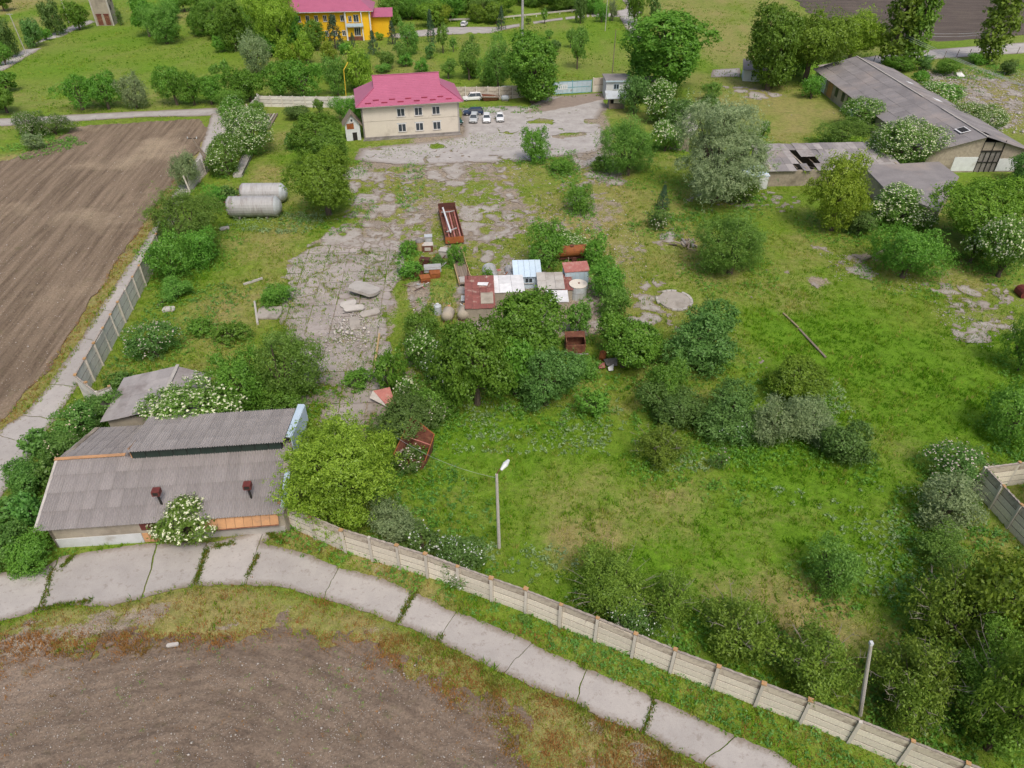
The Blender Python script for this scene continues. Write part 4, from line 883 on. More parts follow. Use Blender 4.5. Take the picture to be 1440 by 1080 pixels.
MB().box(20.3, 25.2, -1.9, -.602, 3.9, 4.1).obj('balcony_floor', M['conc_light'], t); MB().box(20.3, 25.2, -1.95, -1.88, 4.1, 5.0).obj('balcony_front', M['blue_l'], t)
r = MB(); z0 = 8.2; z1 = 11.8
A, B, Cc, Dd = (-1, -1.6, z0), (28.5, -1.6, z0), (28.5, 13, z0), (-1, 13, z0); R0, R1 = (5, 6, z1), (22.5, 6, z1)
course(r, A, B, R0, R1, 14); course(r, Cc, Dd, R1, R0, 14); course(r, Dd, A, R0, R0, 14); course(r, B, Cc, R1, R1, 14); r.obj('roof', M['pink'], t)
MB().box(-1, 28.5, -1.6, 13, 8.02, 8.19).obj('soffit', M['white'], t)
MB().box(27.51, 33, 3, 12, 0, 5.8).obj('side_wing', M['yellow'], t); MB().slab([(27.4, 2, 5.9), (34, 2, 5.9), (34, 7, 7.6), (27.4, 7, 7.6)], .1).obj('wing_roof', M['pink'], t)
# ---- tower
px, py = G2(137, 37); t = thing('brick_tower', 'pale square masonry tower with small dark openings and arched reddish panels at its foot', 'tower', (px, py, 0), math.radians(9))
MB().box(0, 5.2, 0, 5.6, 0, 15).obj('wall', M['plaster_old'], t); MB().box(-.15, .25, -.15, .2, 0, 15).box(4.95, 5.35, -.15, .2, 0, 15).obj('corner_pier', M['conc_light'], t)
for x in (.7, 3.0):
    MB().box(x, x + 1.5, -.06, -.002, .3, 3.2).obj('arched_panel', M['rust'], t); MB().box(x - .1, x + 1.6, -.1, -.003, 3.25, 3.6).obj('lintel', M['dkred'], t)
for y, z in ((1.2, 4.5), (3.8, 6.5), (1.2, 8), (3.8, 10)): MB().box(5.202, 5.26, y, y + .8, z, z + 1.4).obj('window_opening', M['black'], t)
MB().box(2.2, 3.0, -.06, -.002, 9.3, 10.4).obj('window_opening', M['black'], t)
MB().box(-.4, 5.6, -.4, 6.0, 15.002, 15.3).obj('roof', M['felt'], t)

# ================================================================== POLES AND WIRES
def pole(name, label, u, v, h, lean=(0, 0), r0=.16, r1=.11, m='conc_light', cat='pole', lamp=False, group=None, xarm=0):
    x, y = G2(u, v); t = thing(name, label, cat, (x, y, 0), group=group); top = (lean[0] * h, lean[1] * h, h)
    MB().tube([(0, 0, -.2), top], [r0, r1], 8).obj('shaft', M[m], t)
    if lamp:
        a = MB().tube([top, (top[0] + .25, top[1] + .2, h + .35), (top[0] + .55, top[1] + .55, h + .55)], .04, 6).obj('bracket', M['rust'], t)
        MB().tube([(top[0] + .35, top[1] + .1, h + .35), (top[0] + .7, top[1] + .55, h + .55), (top[0] + .95, top[1] + .95, h + .62)], [.10, .24, .12], 10).obj('lamp_head', M['lamp_glass'], t)
    if xarm:
        for k in range(xarm): MB().bar((top[0] - .8, top[1], h - .3 - k * .5), (top[0] + .8, top[1], h - .3 - k * .5), .08, .08).obj('cross_arm', M['metal'], t)
        for k in range(xarm):
            for q in (-.7, -.3, .3, .7): MB().tube([(top[0] + q, top[1], h - .27 - k * .5), (top[0] + q, top[1], h - .1 - k * .5)], .05, 6).obj('insulator', M['white'], t)
    return (x + top[0], y + top[1], h)
T1 = pole('street_lamp', 'concrete street lamp with pale lamp head standing in the meadow', 702, 771, 9.0, (-.012, .0), lamp=True, cat='street lamp')
T2 = pole('utility_pole', 'bare concrete pole with small insulators behind the front fence, lower right', 1210, 1007, 8.6, (-0.2102, 0.0248), cat='pole')
MB().box(-1.81 - .1, -1.81 + .1, .21 - .12, .21 + .12, 8.5, 8.75).obj('insulator', M['white'], [o for o in bpy.data.objects if o.get('label', '').startswith('bare concrete pole with small')][0])
pole('tall_mast', 'very tall grey mast rising through the large tree behind the yard wall', 734, 112, 32, (-.0, 0), .38, .22, 'metal', 'mast')
pole('utility_pole', 'thin wooden pole with white painted foot right of the blue gate', 861, 103, 10.5, (.005, 0), .12, .09, 'wood')
pole('utility_pole', 'thin pale pole with white foot on the far lawn near the footpath', 851, 44, 11, (0, 0), .11, .08, 'conc_light')
pole('utility_pole', 'short dark wooden post beside the footpath bend', 883, 58, 5.5, (-.03, 0), .16, .13, 'wood')
pole('utility_pole', 'white based pole beside the upper road behind the saplings', 831, 16, 9, (0, 0), .12, .09, 'conc_light')
pole('utility_pole', 'leaning concrete pole beside the dirt track, upper left', 37, 76, 10.5, (-.04, .0), .15, .1, 'conc_light', xarm=1)
pole('utility_pole', 'pale pole among the trees near the tower, upper left', 97, 32, 9, (0, 0), .14, .1, 'conc_light')
T3 = pole('utility_pole', 'concrete pole leaning right, at the left foot of the right hand poplar', 1393, 88, 8.4, (.10, 0), .17, .11, 'conc_light', xarm=1)
T4 = pole('utility_pole', 'upright wooden pole with cross arm at the far end of the warehouse', 1248, 96, 9.5, (-.005, 0), .15, .11, 'wood', xarm=2)
T5 = pole('utility_pole', 'leaning wooden brace pole at the far end of the warehouse', 1241, 96, 9.3, (.04, 0), .15, .11, 'wood')
# A pole leaning over the side road
x, y = G2(303, 247); t = thing('braced_pole', 'double legged wooden pole leaning over the side road by the blossoming elders', 'pole', (x, y, 0)); top = (-2.5, .2, 6.9)
MB().tube([(0, 0, -.2), top], [.2, .13], 8).obj('shaft', M['wood'], t); MB().tube([(1.0, -.1, -.2), (-1.7, .1, 5.4)], [.18, .13], 8).obj('brace', M['wood'], t)
MB().bar((top[0] - .9, top[1], top[2] - .2), (top[0] + .9, top[1] + .2, top[2] - .2), .1, .1).obj('cross_arm', M['black'], t)
for q in (-.8, .8): MB().tube([(top[0] + q, top[1], top[2] - .2), (top[0] + q, top[1], top[2] + .1)], .09, 6).obj('insulator', M['white'], t)
def wire(label, a, b, sag=.6, r=.02):
    P = []
    for i in range(13): f = i / 12; P.append((a[0] + (b[0] - a[0]) * f, a[1] + (b[1] - a[1]) * f, a[2] + (b[2] - a[2]) * f - sag * 4 * f * (1 - f)))
    t = thing('wire', label, 'cable', a); o = MB().tube([(p[0] - a[0], p[1] - a[1], p[2] - a[2]) for p in P], r, 4, False).obj('strand', M['galv'], t)
wire('thin cable from the lamp post to the blossoming bush by the rusty bin', (T1[0], T1[1], 8.6), (-11.0, 50.2, 4.2), .7, .012)
wire('upper wire between the warehouse pole and the leaning pole by the poplar', (T4[0], T4[1], 9.1), (T3[0], T3[1], 8.2), .8, .03)
wire('lower wire between the warehouse pole and the leaning pole by the poplar', (T4[0], T4[1], 8.6), (T3[0], T3[1], 7.8), 1.0, .03)
for k in range(3): wire(('topmost', 'middle', 'lowest')[k] + ' of the three wires sloping down from the warehouse pole past the poplar', (T4[0] + .4, T4[1], 9.0 - k * .5), (118 + k, 162 - k, 4.5 - k * .3), .5, .03)
# yellow gas pipe
x, y = G2(484, 150); t = thing('gas_pipe', 'yellow gas riser pipe crossing the trees behind the pink roofed house', 'pipe', (x, y, 0))
MB().tube([(-.6, 6, 0), (-.3, 6, 6.5), (.3, 9, 7.5)], .10, 6).obj('pipe_run', M['yellow_d'], t)
MB().tube([(9, 50, 0), (9, 50, 4.5), (10, 62, 5.0)], .07, 6).obj('pipe_run', M['yellow_d'], t)
# road barrier far
pts = [G2(618, 31), G2(700, 29), G2(760, 24), (8, 297)]
pts = [G2(615, 32), G2(690, 30), G2(770, 22), G2(838, 15)]
t = thing('guard_rail', 'white guard rail along the far side of the upper road', 'guard rail', (*pts[0], 0))
for a, b_ in zip(pts[:-1], pts[1:]):
    MB().bar((a[0]-pts[0][0], a[1]-pts[0][1], .9), (b_[0]-pts[0][0], b_[1]-pts[0][1], .9), .15, .5).obj('rail', M['conc_light'], t)
    n = int(math.dist(a, b_) / 4)
    for i in range(n): q = (a[0] + (b_[0]-a[0]) * i / n - pts[0][0], a[1] + (b_[1]-a[1]) * i / n - pts[0][1]); MB().box(q[0]-.1, q[0]+.1, q[1]+.09, q[1]+.25, 0, 1.0).obj('post', M['white'], t)
# wire fence posts along the country road
t = thing('wire_fence', 'row of dark fence posts along the near verge of the country road', 'fence', (*G2(1238, 90), 0)); o0 = G2(1238, 90)
for i, (u, v) in enumerate([(1228, 86), (1239, 86), (1327, 80), (1345, 78), (1362, 77), (1380, 76), (1397, 75), (1430, 74)]):
    q = G2(u, v + 2); MB().tube([(q[0]-o0[0], q[1]-o0[1], 0), (q[0]-o0[0] + .15, q[1]-o0[1], 1.9)], .09, 6).obj('post', M['wood'], t)
for z in (1.0, 1.6):
    a, b_ = G2(1228, 88), G2(1438, 76); MB().tube([(a[0]-o0[0], a[1]-o0[1], z), (b_[0]-o0[0], b_[1]-o0[1], z)], .02, 4).obj('strand', M['metal'], t)

# ================================================================== VEHICLES
def car(label, paint, u, v, rz, L=4.2, Wd=1.72, Hh=1.46, hatch=True, cat='car'):
    x, y = G2(u, v); t = thing('parked_car', label, cat, (x, y, .06), rz)
    # nose points to -y; stations along y: (y, half width, z low, z high)
    st = [(-L/2, .60, .38, .60), (-L/2 + .12, .78, .28, .72), (-L/2 + .5, .86, .24, .82), (-L/2 + 1.15, .87, .22, .93), (-.1, .87, .22, .96), (L/2 - .9, .87, .24, .98), (L/2 - .2, .82, .28, .96), (L/2, .70, .40, .85)]
    v_ = []; f = []
    for yy, w, z0, z1 in st:
        w = w * Wd / 1.74; zm_ = z0 + (z1 - z0) * .55
        v_ += [(-w * .92, yy, z0), (-w, yy, z0 + .1), (-w, yy, zm_), (-w * .9, yy, z1), (w * .9, yy, z1), (w, yy, zm_), (w, yy, z0 + .1), (w * .92, yy, z0)]
    for i in range(len(st) - 1):
        for k in range(8): a = i*8 + k; b_ = i*8 + (k+1) % 8; f.append((a, a + 8, b_ + 8, b_))
    f += [tuple(range(8)), tuple(range(len(v_) - 8, len(v_)))[::-1]]
    m = MB(); m.add(v_, f); body = m.obj('body', M[paint], t, smooth=False)
    ry0, ry1 = -L/2 + 1.15, (L/2 - .12 if hatch else L/2 - .75)
    w0, w1 = .78 * Wd / 1.74, .60 * Wd / 1.74; zt = Hh; zb = .92
    g0, g1 = ry0 + .62, (ry1 - .35 if hatch else ry1 - .55)
    MB().add([(-w0, ry0, zb), (w0, ry0, zb), (w0, ry1, zb + .03), (-w0, ry1, zb + .03), (-w1, g0, zt - .05), (w1, g0, zt - .05), (w1, g1, zt - .05), (-w1, g1, zt - .05)],
             [(0,1,5,4),(1,2,6,5),(2,3,7,6),(3,0,4,7),(4,5,6,7)]).obj('glasshouse', M['glass'], t)
    r = MB(); r.add([(-w1 - .02, g0 - .05, zt - .07), (w1 + .02, g0 - .05, zt - .07), (w1 + .02, g1 + .05, zt - .07), (-w1 - .02, g1 + .05, zt - .07), (-w1*.8, g0 + .15, zt + .02), (w1*.8, g0 + .15, zt + .02), (w1*.8, g1 - .1, zt + .02), (-w1*.8, g1 - .1, zt + .02)],
             [(0,1,5,4),(1,2,6,5),(2,3,7,6),(3,0,4,7),(4,5,6,7)]); r.obj('roof', M[paint], t)
    for s in (-1, 1):
        p = MB()
        p.bar((s * w0 * 1.01, ry0, zb), (s * w1 * 1.01, g0 - .03, zt - .05), .07, .06).bar((s * w0 * 1.01, ry1, zb + .03), (s * w1 * 1.01, g1, zt - .05), .09, .1)
        ym = (g0 + g1) / 2 + .1; p.bar((s * w0 * 1.01, ym, zb), (s * (w1 + .02), ym, zt - .05), .07, .05)
        p.obj('pillar', M[paint], t)
        MB().box(min(s*.86, s*1.02), max(s*.86, s*1.02), ry0 + .35, ry0 + .5, .95, 1.08).obj('mirror', M[paint], t)
        for yy in (-L/2 + .8, L/2 - .8):
            w = MB().tube([(s * .68, yy, .31), (s * .885, yy, .31)], .31, 14).obj('wheel', M['tyre'], t)
            MB().tube([(s * .80, yy, .31), (s * .895, yy, .31)], .19, 10).obj('rim', M['metal'], w)
        MB().box(s*.66 - .15, s*.66 + .15, -L/2 + .03, -L/2 + .14, .56, .70).obj('headlight', M['lamp_glass'], t)
        MB().box(s*.66 - .1, s*.66 + .1, L/2 - .1, L/2 - .01, .6, .82).obj('tail_light', M['dkred'], t)
    MB().box(-.5, .5, -L/2 - .012, -L/2 + .1, .40, .55).obj('grille', M['black'], t); MB().box(-.26, .26, -L/2 - .02, -L/2 - .012, .30, .40).obj('number_plate', M['upvc'], t)
    return t
car('silver estate car parked nose out, nearest the pink roofed house', 'car_silver', 666.5, 170.5, math.radians(-3), 4.3, 1.76, 1.55)
car('white hatchback parked in the middle of the three nose-out cars', 'car_white', 684.5, 170.5, math.radians(2), 4.1)
car('white saloon parked at the right end of the three nose-out cars', 'car_white', 703, 169, math.radians(3), 4.3, hatch=False)
car('dark navy estate car parked sideways behind the silver car', 'car_navy', 665.5, 161.5, math.radians(-82), 4.5, 1.78, 1.5)
car('dark green car mostly hidden behind the right corner of the pink roofed house', 'car_green', 640.5, 173, math.radians(35), 4.2)
car('white car parked behind the stained fence left of the large tree', 'car_white', 708.5, 131, math.radians(-83), 4.4)
car('old white van parked against the stained fence behind the house', 'car_white', 664.5, 141, math.radians(-80), 4.6, 1.8, 1.75)
car('white car alone on the far upper road parking', 'car_white', 653, 36.5, math.radians(170), 4.2)
car('grey green car parked under the left poplar beside the country road', 'car_silver', 1300, 87, math.radians(-65), 4.2)
x, y = G2(690, 142); t = thing('rusty_wreck', 'rusty open boat shaped hull lying against the stained fence', 'wreck', (x, y, 0), math.radians(8))
h = MB(); h.add([(-2.2, -.9, 1.2), (2.0, -.8, 1.0), (2.2, .8, 1.1), (-2.3, .9, 1.5), (-1.6, -.5, .2), (1.5, -.4, .2), (1.6, .5, .2), (-1.6, .5, .2)], [(4,5,1,0),(5,6,2,1),(6,7,3,2),(7,4,0,3),(4,7,6,5)]); h.obj('hull', M['rust'], t)
MB().box(-1.6, 1.4, -.4, .4, .8, 1.0).obj('thwart', M['wood'], t); MB().tube([(-2.2,-.9,1.22),(2.0,-.8,1.02),(2.2,.8,1.12),(-2.3,.9,1.52),(-2.2,-.9,1.22)], .06, 6).obj('gunwale', M['conc_light'], t)
x, y = G2(710, 142); t = thing('trailer_tank', 'small grey round ended tank beside the stained fence right of the rusty hull', 'tank', (x, y, 0)); MB().tube([(-.9, 0, .7), (-.6, 0, .7), (.7, 0, .7), (1.0, 0, .7)], [.3, .62, .62, .35], 12).obj('drum', M['galv'], t); MB().box(-.7, .7, -.4, .4, 0, .2).obj('cradle', M['wood'], t)

# ================================================================== TANKS AND JUNK
def big_tank(label, u0, u1, v, r, rz=0):
    a, b_ = G2(u0, v), G2(u1, v); x, y = (a[0] + b_[0]) / 2, a[1] + r * .2; L = b_[0] - a[0]
    t = thing('storage_tank', label, 'tank', (x, y, 0), rz); P = [-L/2 - .35, -L/2 - .2, -L/2, L/2, L/2 + .5, L/2 + .9]
    n = 24
    MB().tube([(-L/2, 0, r + .15), (L/2, 0, r + .15)], r, n, True).obj('shell', M['alu'], t, smooth=False)
    MB().tube([(L/2 + .001, 0, r + .15), (L/2 + .35, 0, r + .15), (L/2 + .8, 0, r + .15), (L/2 + 1.0, 0, r + .15)], [r * .99, r * .86, r * .5, .1], n).obj('end_cap', M['galv'], t)
    MB().tube([(-L/2 - .001, 0, r + .15), (-L/2 - .3, 0, r + .15), (-L/2 - .45, 0, r + .15)], [r * .97, r * .8, r * .3], n).obj('end_cap', M['alu'], t)
    for i in range(9):
        xx = -L/2 + .25 + i * (L - .5) / 8; MB().tube([(xx - .03, 0, r + .15), (xx + .03, 0, r + .15)], r * 1.015, n).obj('hoop', M['alu'], t)
    for k in range(6):
        a_ = k * math.pi / 3; MB().tube([(-L/2 - .3, math.cos(a_) * r * .7, r + .15 + math.sin(a_) * r * .7), (-L/2 - .62, math.cos(a_) * r * .7, r + .15 + math.sin(a_) * r * .7)], .09, 6).obj('nozzle', M['rust'], t)
    for xx in (-L * .3, L * .3): MB().box(xx - .15, xx + .15, -r * .7, r * .7, 0, .5).obj('saddle', M['conc_dark'], t)
big_tank('front one of two big pale banded storage tanks lying by the dense green tree', 327, 390, 306, 1.65, math.radians(2))
big_tank('rear one of two big pale banded storage tanks, half hidden by the front tank', 345, 398, 286, 1.6, math.radians(1))
# rusty open truck body with beams
x, y = G2(634, 322); t = thing('truck_body', 'long rusty open dump body loaded with steel beams', 'truck body', (x, y, 0), math.radians(10)); L2 = 11.5
MB().box(-1.35, 1.35, -L2/2, L2/2, .6, .75).obj('floor', M['rust'], t)
MB().box(-1.4, -1.3, -L2/2, L2/2, .6, 1.5).obj('side_panel', M['rust'], t); MB().box(1.3, 1.4, -L2/2, L2/2, .6, 1.5).obj('side_panel', M['rust'], t); MB().box(-1.4, 1.4, L2/2, L2/2 + .1, .4, 1.9).obj('tail_gate', M['rust_d'], t); MB().box(-1.4, 1.4, -L2/2 - .1, -L2/2, .4, 1.4).obj('tail_gate', M['rust_o'], t)
for i in range(5): MB().bar((-.7 + i * .42, -L2/2 + .8, .95), (-.6 + i * .4, L2/2 - 1.2, .95), .2, .22).obj('beam', M['rust'] if i % 2 else M['redpaint'], t)
MB().bar((-.4, -4.2, 1.5), (-.75, 4.4, 1.7), .24, .24).obj('white_beam', M['white'], t); MB().tube([(-1.1, 3.2, 1.5), (0, 2.7, 1.7), (1.0, 3.4, 1.5)], .09, 6).tube([(-1.0, -3.9, 1.4), (.6, -3.4, 1.7)], .1, 6).obj('bracket', M['metal'], t)
for s in (-1, 1):
    for yy in (-3.6, -2.4, 3.4): MB().tube([(s * .8, yy, .4), (s * 1.15, yy, .4)], .4, 10).obj('wheel', M['tyre'], t)
# long trough of timber and concrete
a, b_ = G2(640, 352), G2(655, 404); x, y = a; L2 = math.dist(a, b_); t = thing('flat_trailer', 'long weathered flat trailer deck lying on the grass left of the shed roofs', 'trailer', ((a[0]+b_[0])/2, (a[1]+b_[1])/2, 0), math.atan2(a[1]-b_[1], a[0]-b_[0]) - math.pi/2)
for i in range(5): MB().box(-.8 + i * .33, -.8 + i * .33 + .3, -L2/2, L2/2, .5, .58).obj('deck_board', M['wood'], t)
MB().box(-.93, -.82, -L2/2, L2/2, .4, .8).box(.86, .96, -L2/2, L2/2, .4, .8).obj('side_rail', M['wood_y'], t); MB().box(-.7, .7, -L2/2 + .3, -L2/2 + 1.8, .585, .72).obj('white_sheet', M['conc_light'], t)
for s in (-1, 1):
    for yy in (-3.4, 3.2): MB().tube([(s * .5, yy, .3), (s * .75, yy, .3)], .3, 10).obj('wheel', M['tyre'], t)
def junk_box(label, u, v, sx, sy, sz, m, rz=0, name='machine_box', cat='scrap', z=0, top=None):
    x, y = G2(u, v); t = thing(name, label, cat, (x, y, z), rz)
    MB().box(-sx/2, sx/2, -sy/2, sy/2, .12, sz).obj('body', M[m], t); MB().box(-sx/2 - .05, sx/2 + .05, -sy/2 - .05, sy/2 + .05, sz + .002, sz + .1).obj('lid', M[top or m], t)
    for s in (-1, 1): MB().box(s*sx*.35 - .08, s*sx*.35 + .08, -sy/2, sy/2, 0, .118).obj('skid', M['wood'], t)
    MB().box(-sx*.3, sx*.3, -sy/2 - .03, -sy/2 - .002, .3, sz * .75).obj('panel', M[top or m], t)
    return t
x, y = G2(591, 352); t = thing('mixer_bin', 'yellow bin with grey domed lid among the scrap left of the dump body', 'bin', (x, y, 0)); MB().tube([(0,0,.1),(0,0,1.5)], .62, 12).obj('body', M['wood_y'], t); MB().tube([(0,0,1.5),(0,0,1.75),(0,0,1.95)], [.68,.55,.15], 12).obj('lid', M['conc_dark'], t)
junk_box('pale grey machine cabinet right of the yellow bin', 603, 343, 1.1, .9, 1.3, 'metal', .1, top='galv')
junk_box('rusty red crate with pale lid below the grey cabinet', 602, 353, 1.5, 1.0, 1.1, 'rust', .05, top='stonebit')
junk_box('low grey stone block right of the rusty red crate', 625, 361, 1.3, 1.2, 1.1, 'conc_light', -.2, name='stone_block', cat='block', top='conc_light')
# tractor like wreck
x, y = G2(601, 387); t = thing('engine_wreck', 'rusty dismantled tractor engine with grey bonnet lying in the weeds', 'wreck', (x, y, 0), math.radians(8))
MB().box(-.4, 2.0, -.2, .8, .5, 1.3).obj('bonnet', M['metal'], t); MB().box(-.3, 1.9, -.35, -.21, 1.0, 1.15).box(-.3, 1.9, .82, .95, 1.0, 1.15).obj('rail', M['galv'], t); MB().box(-1.7, -.5, -.7, .7, .3, 1.2).obj('gearbox', M['rust_d'], t)
for p_, r_ in (((-1.3, -.9, .6), .6), ((-1.3, .8, .6), .6)): MB().tube([p_, (p_[0], p_[1] + .25, p_[2])], r_, 14).obj('wheel', M['rust'], t)
MB().tube([(-.6, 0, 1.2), (-.9, .1, 1.9)], .06, 6).tube([(-1.7,.5,1.2),(-1.9,.5,2.0),(-.8,.6,2.0)], .05, 6).obj('lever', M['rust'], t)
junk_box('orange rusted engine cover lying left in front of the tractor wreck', 598, 396, 1.3, 1.1, .75, 'rust_o', .3); junk_box('orange rusted metal box in front of the tractor wreck', 612, 390, 1.4, 1.1, .8, 'rust_o', .2)
junk_box('dark rusted frame box behind the tractor wreck', 598, 373, 1.4, .9, 1.0, 'rust_d', -.2)
# orange tanker trailer
x, y = G2(800, 366); t = thing('tank_trailer', 'rusty orange cylindrical tank trailer beside the white flowering bush', 'tank', (x, y, 0), math.radians(9)); 
MB().tube([(-2.7,0,1.5),(-2.5,0,1.5),(2.5,0,1.5),(2.7,0,1.5)], [.55,.82,.82,.6], 18).obj('drum', M['rust_o'], t, smooth=False); MB().box(-2.2, 2.2, -.5, .5, .45, .7).obj('chassis', M['rust_d'], t); MB().tube([(.3,-.1,2.25),(.3,-.1,2.45)], .3, 10).obj('hatch', M['rust'], t)
for xx in (-1.6,): MB().tube([(xx, 0, 1.5), (xx + .1, 0, 1.5)], .85, 18).obj('hoop', M['rust'], t)
for s in (-1, 1): MB().tube([(.6, s * .6, .4), (.6, s * .85, .4)], .4, 12).obj('wheel', M['rust_d'], t)
MB().bar((-.3, -.9, 1.0), (-.4, -1.5, .1), .1, .1).obj('stand', M['wood'], t)
# blue container with red roof
x, y = G2(808.5, 402); t = thing('metal_cabin', 'tall bluish metal cabin with faded red flat roof', 'cabin', (x, y, 0), math.radians(5))
MB().box(-1.6, 1.6, -1.0, 1.4, 0, 2.7).obj('wall', M['blue'], t); MB().slab([(-1.72,-1.1,2.85),(1.72,-1.1,2.95),(1.72,1.5,3.0),(-1.72,1.5,2.9)], .14).obj('roof', M['redpaint'], t)
for i in range(5): MB().box(-1.5 + i * .62, -1.5 + i * .62 + .05, -1.05, -1.001, .1, 2.6).obj('rib', M['galv'], t)
MB().box(-1.3, -.5, -1.04, -1.003, .1, 2.1).obj('door', M['galv'], t)
x, y = G2(812, 417); t = thing('upright_tank', 'pale upright cylindrical tank with flat rusty top in front of the bluish cabin', 'tank', (x, y, 0))
MB().tube([(0,0,0),(0,0,1.9)], 1.18, 22).obj('shell', M['galv'], t, smooth=False); MB().tube([(0,0,1.902),(0,0,1.99)], 1.23, 22).obj('lid', M['plaster'], t); MB().tube([(0,0,1.0),(0,0,1.06)], 1.205, 22).obj('hoop', M['metal'], t); MB().tube([(.1,.1,1.99),(.1,.1,2.07)], .14, 8).obj('cap', M['rust'], t)
# small light blue hut
x, y = G2(741, 400); t = thing('blue_hut', 'small pale blue hut with dark window and sheet roof', 'hut', (x, y, 0), math.radians(3))
MB().box(-1.7, 1.7, -1.2, 1.6, 0, 2.0).obj('wall', M['blue_l'], t)
for i in range(5): MB().slab([(-1.95 + i * .78, -1.5, 2.0), (-1.20 + i * .78, -1.5, 2.0), (-1.20 + i * .78, 2.0, 2.75), (-1.95 + i * .78, 2.0, 2.75)], .06).obj('roof_sheet', M['blue_l'], t)
window(t, .15, -1.2, .9, 1.1, .8, panes=2, frame=M['blue_l'])
# half round corrugated shelters
def half_tank(label, u, v, r, L2, rz, m='galv'):
    x, y = G2(u, v); t = thing('arched_shelter', label, 'shelter', (x, y, 0), rz); mb = MB(); n = 10
    for s, rr_ in ((0, r), (1, r - .05)):
        for k in range(n + 1):
            a = math.pi * k / n; mb.v += [(-math.cos(a) * rr_, 0, math.sin(a) * rr_ + .35), (-math.cos(a) * rr_, L2, math.sin(a) * rr_ + .35)]
    for k in range(n): a = 2*k; mb.f.append((a, a+2, a+3, a+1)); b_ = 2*(n+1) + 2*k; mb.f.append((b_+1, b_+3, b_+2, b_)); mb.f.append((a, b_, b_+2, a+2))
    mb.obj('shell', M[m], t); MB().box(-r * .9, r * .9, .6, .66, .2, r * .85).obj('end_wall', M['redpaint'], t); MB().box(-r, -r + .1, 0, L2, 0, .35).box(r - .1, r, 0, L2, 0, .35).obj('base', M['conc_dark'], t)
    for q in range(1, 4): MB().tube([(-math.cos(math.pi*k/8)*(r+.02), L2*q/4, math.sin(math.pi*k/8)*(r+.02)+.35) for k in range(9)], .035, 4).obj('rib', M['metal'], t)
half_tank('wide arched pale metal shelter left of the blue hut', 693, 404, 1.0, 4.6, math.radians(8)); half_tank('narrow arched pale metal shelter between the wide one and the blue hut', 724, 401, .62, 4.2, math.radians(12), 'alu')
# patchwork roofs
def sheet_stack(name, label, u, v, w, d, h, m, rz, tiles, mw='plaster_old', slope=.10):
    x, y = G2(u, v); t = thing(name, label, 'shed', (x, y, 0), rz); MB().box(-w/2 + .15, w/2 - .15, .1, d - .15, 0, h - .05).obj('wall', M[mw], t)
    nx, ny = tiles
    for i in range(nx):
        for j in range(ny):
            a, b_ = -w/2 + i * w / nx, -w/2 + (i + 1) * w / nx; c, e = j * d / ny, (j + 1) * d / ny; q = rnd.uniform(0, .05)
            MB().slab([(a, c, h + q + slope * c), (b_ - .03, c, h + q + slope * c), (b_ - .03, e + .05, h + q + slope * e), (a, e + .05, h + q + slope * e)], .05).obj('roof_sheet', M[m], t)
    return t
t1 = sheet_stack('scrap_shed', 'red brown patched shed roof at the left end of the lean-to row', 676, 452, 3.9, 7.2, 1.9, 'red_tile', math.radians(3), (4, 5))
MB().slab([(.1, .9, 2.12), (1.7, .9, 2.12), (1.7, 3.2, 2.36), (.1, 3.2, 2.36)], .08).obj('pale_hatch', M['plaster_old'], t1); MB().slab([(-.3, 4.9, 2.55), (1.0, 4.7, 2.55), (1.2, 5.4, 2.62), (-.2, 5.5, 2.62)], .05).obj('white_scrap', M['upvc'], t1)
MB().tube([(-1.5, 6.4, 0), (-1.5, 6.4, 4.4)], .05, 6).obj('flue', M['rust'], t1)
sheet_stack('scrap_shed', 'bright white sheet roof between the red patched roof and the blue hut', 712, 428, 5.0, 3.9, 1.8, 'upvc', math.radians(4), (3, 2))
sheet_stack('scrap_shed', 'off white sheet roof right of the bright white one', 775, 424, 3.6, 3.8, 1.9, 'conc_light', math.radians(2), (3, 2))
sheet_stack('scrap_shed', 'low white sheet roof in front of the off white one', 784, 440, 2.9, 2.6, 1.6, 'upvc', math.radians(1), (2, 2))
sheet_stack('scrap_shed', 'narrow rust red ribbed roof between the off white roof and the upright tank', 797, 424, 1.7, 3.8, 1.7, 'red_tile', math.radians(2), (4, 1))
x, y = G2(776, 393); t = thing('rusty_engine', 'small rusty engine with white caps left of the bluish cabin', 'scrap', (x, y, 0)); MB().box(-.7, .7, -.4, .4, .1, .6).obj('block', M['rust_o'], t); MB().tube([(-.8,0,.75),(.8,0,.75)], .28, 10).obj('drum', M['rust'], t)
for q in (-.6, 0, .6): MB().tube([(q,-.3,.6),(q,-.3,.95)], .12, 8).obj('cap', M['white'], t)
for lab, u, v, n_, sp in (('loose heap of sheet scrap and pipes between the blue hut and the bluish cabin', 772, 404, 16, 1.3), ('scattered rusty scrap in front of the tractor wreck', 588, 402, 9, .8), ('tangle of rusty bars between the yellow bin and the tractor wreck', 612, 372, 12, .8), ('broken boards and tin beside the tan tanks', 660, 436, 10, .8), ('pipes and tin scraps behind the wide arched shelter', 704, 388, 9, 1.0)):
    x, y = G2(u, v); t = thing('scrap_pile', lab, 'scrap', (x, y, 0)); rs = random.Random(int(u))
    for i in range(n_):
        q = Vector((rs.gauss(0, sp), rs.gauss(0, sp), rs.uniform(.1, .5))); a = rs.uniform(0, 3.14); l = rs.uniform(.4, 1.5)
        MB().bar(q, q + Vector((math.cos(a) * l, math.sin(a) * l, rs.uniform(-.05, .4))), rs.choice((.08, .12, .5)), rs.choice((.04, .08, .12))).obj(rs.choice(('bar', 'plate', 'board')), M[rs.choice(('rust', 'rust_o', 'galv', 'wood', 'rust_d', 'upvc', 'redpaint'))], t)
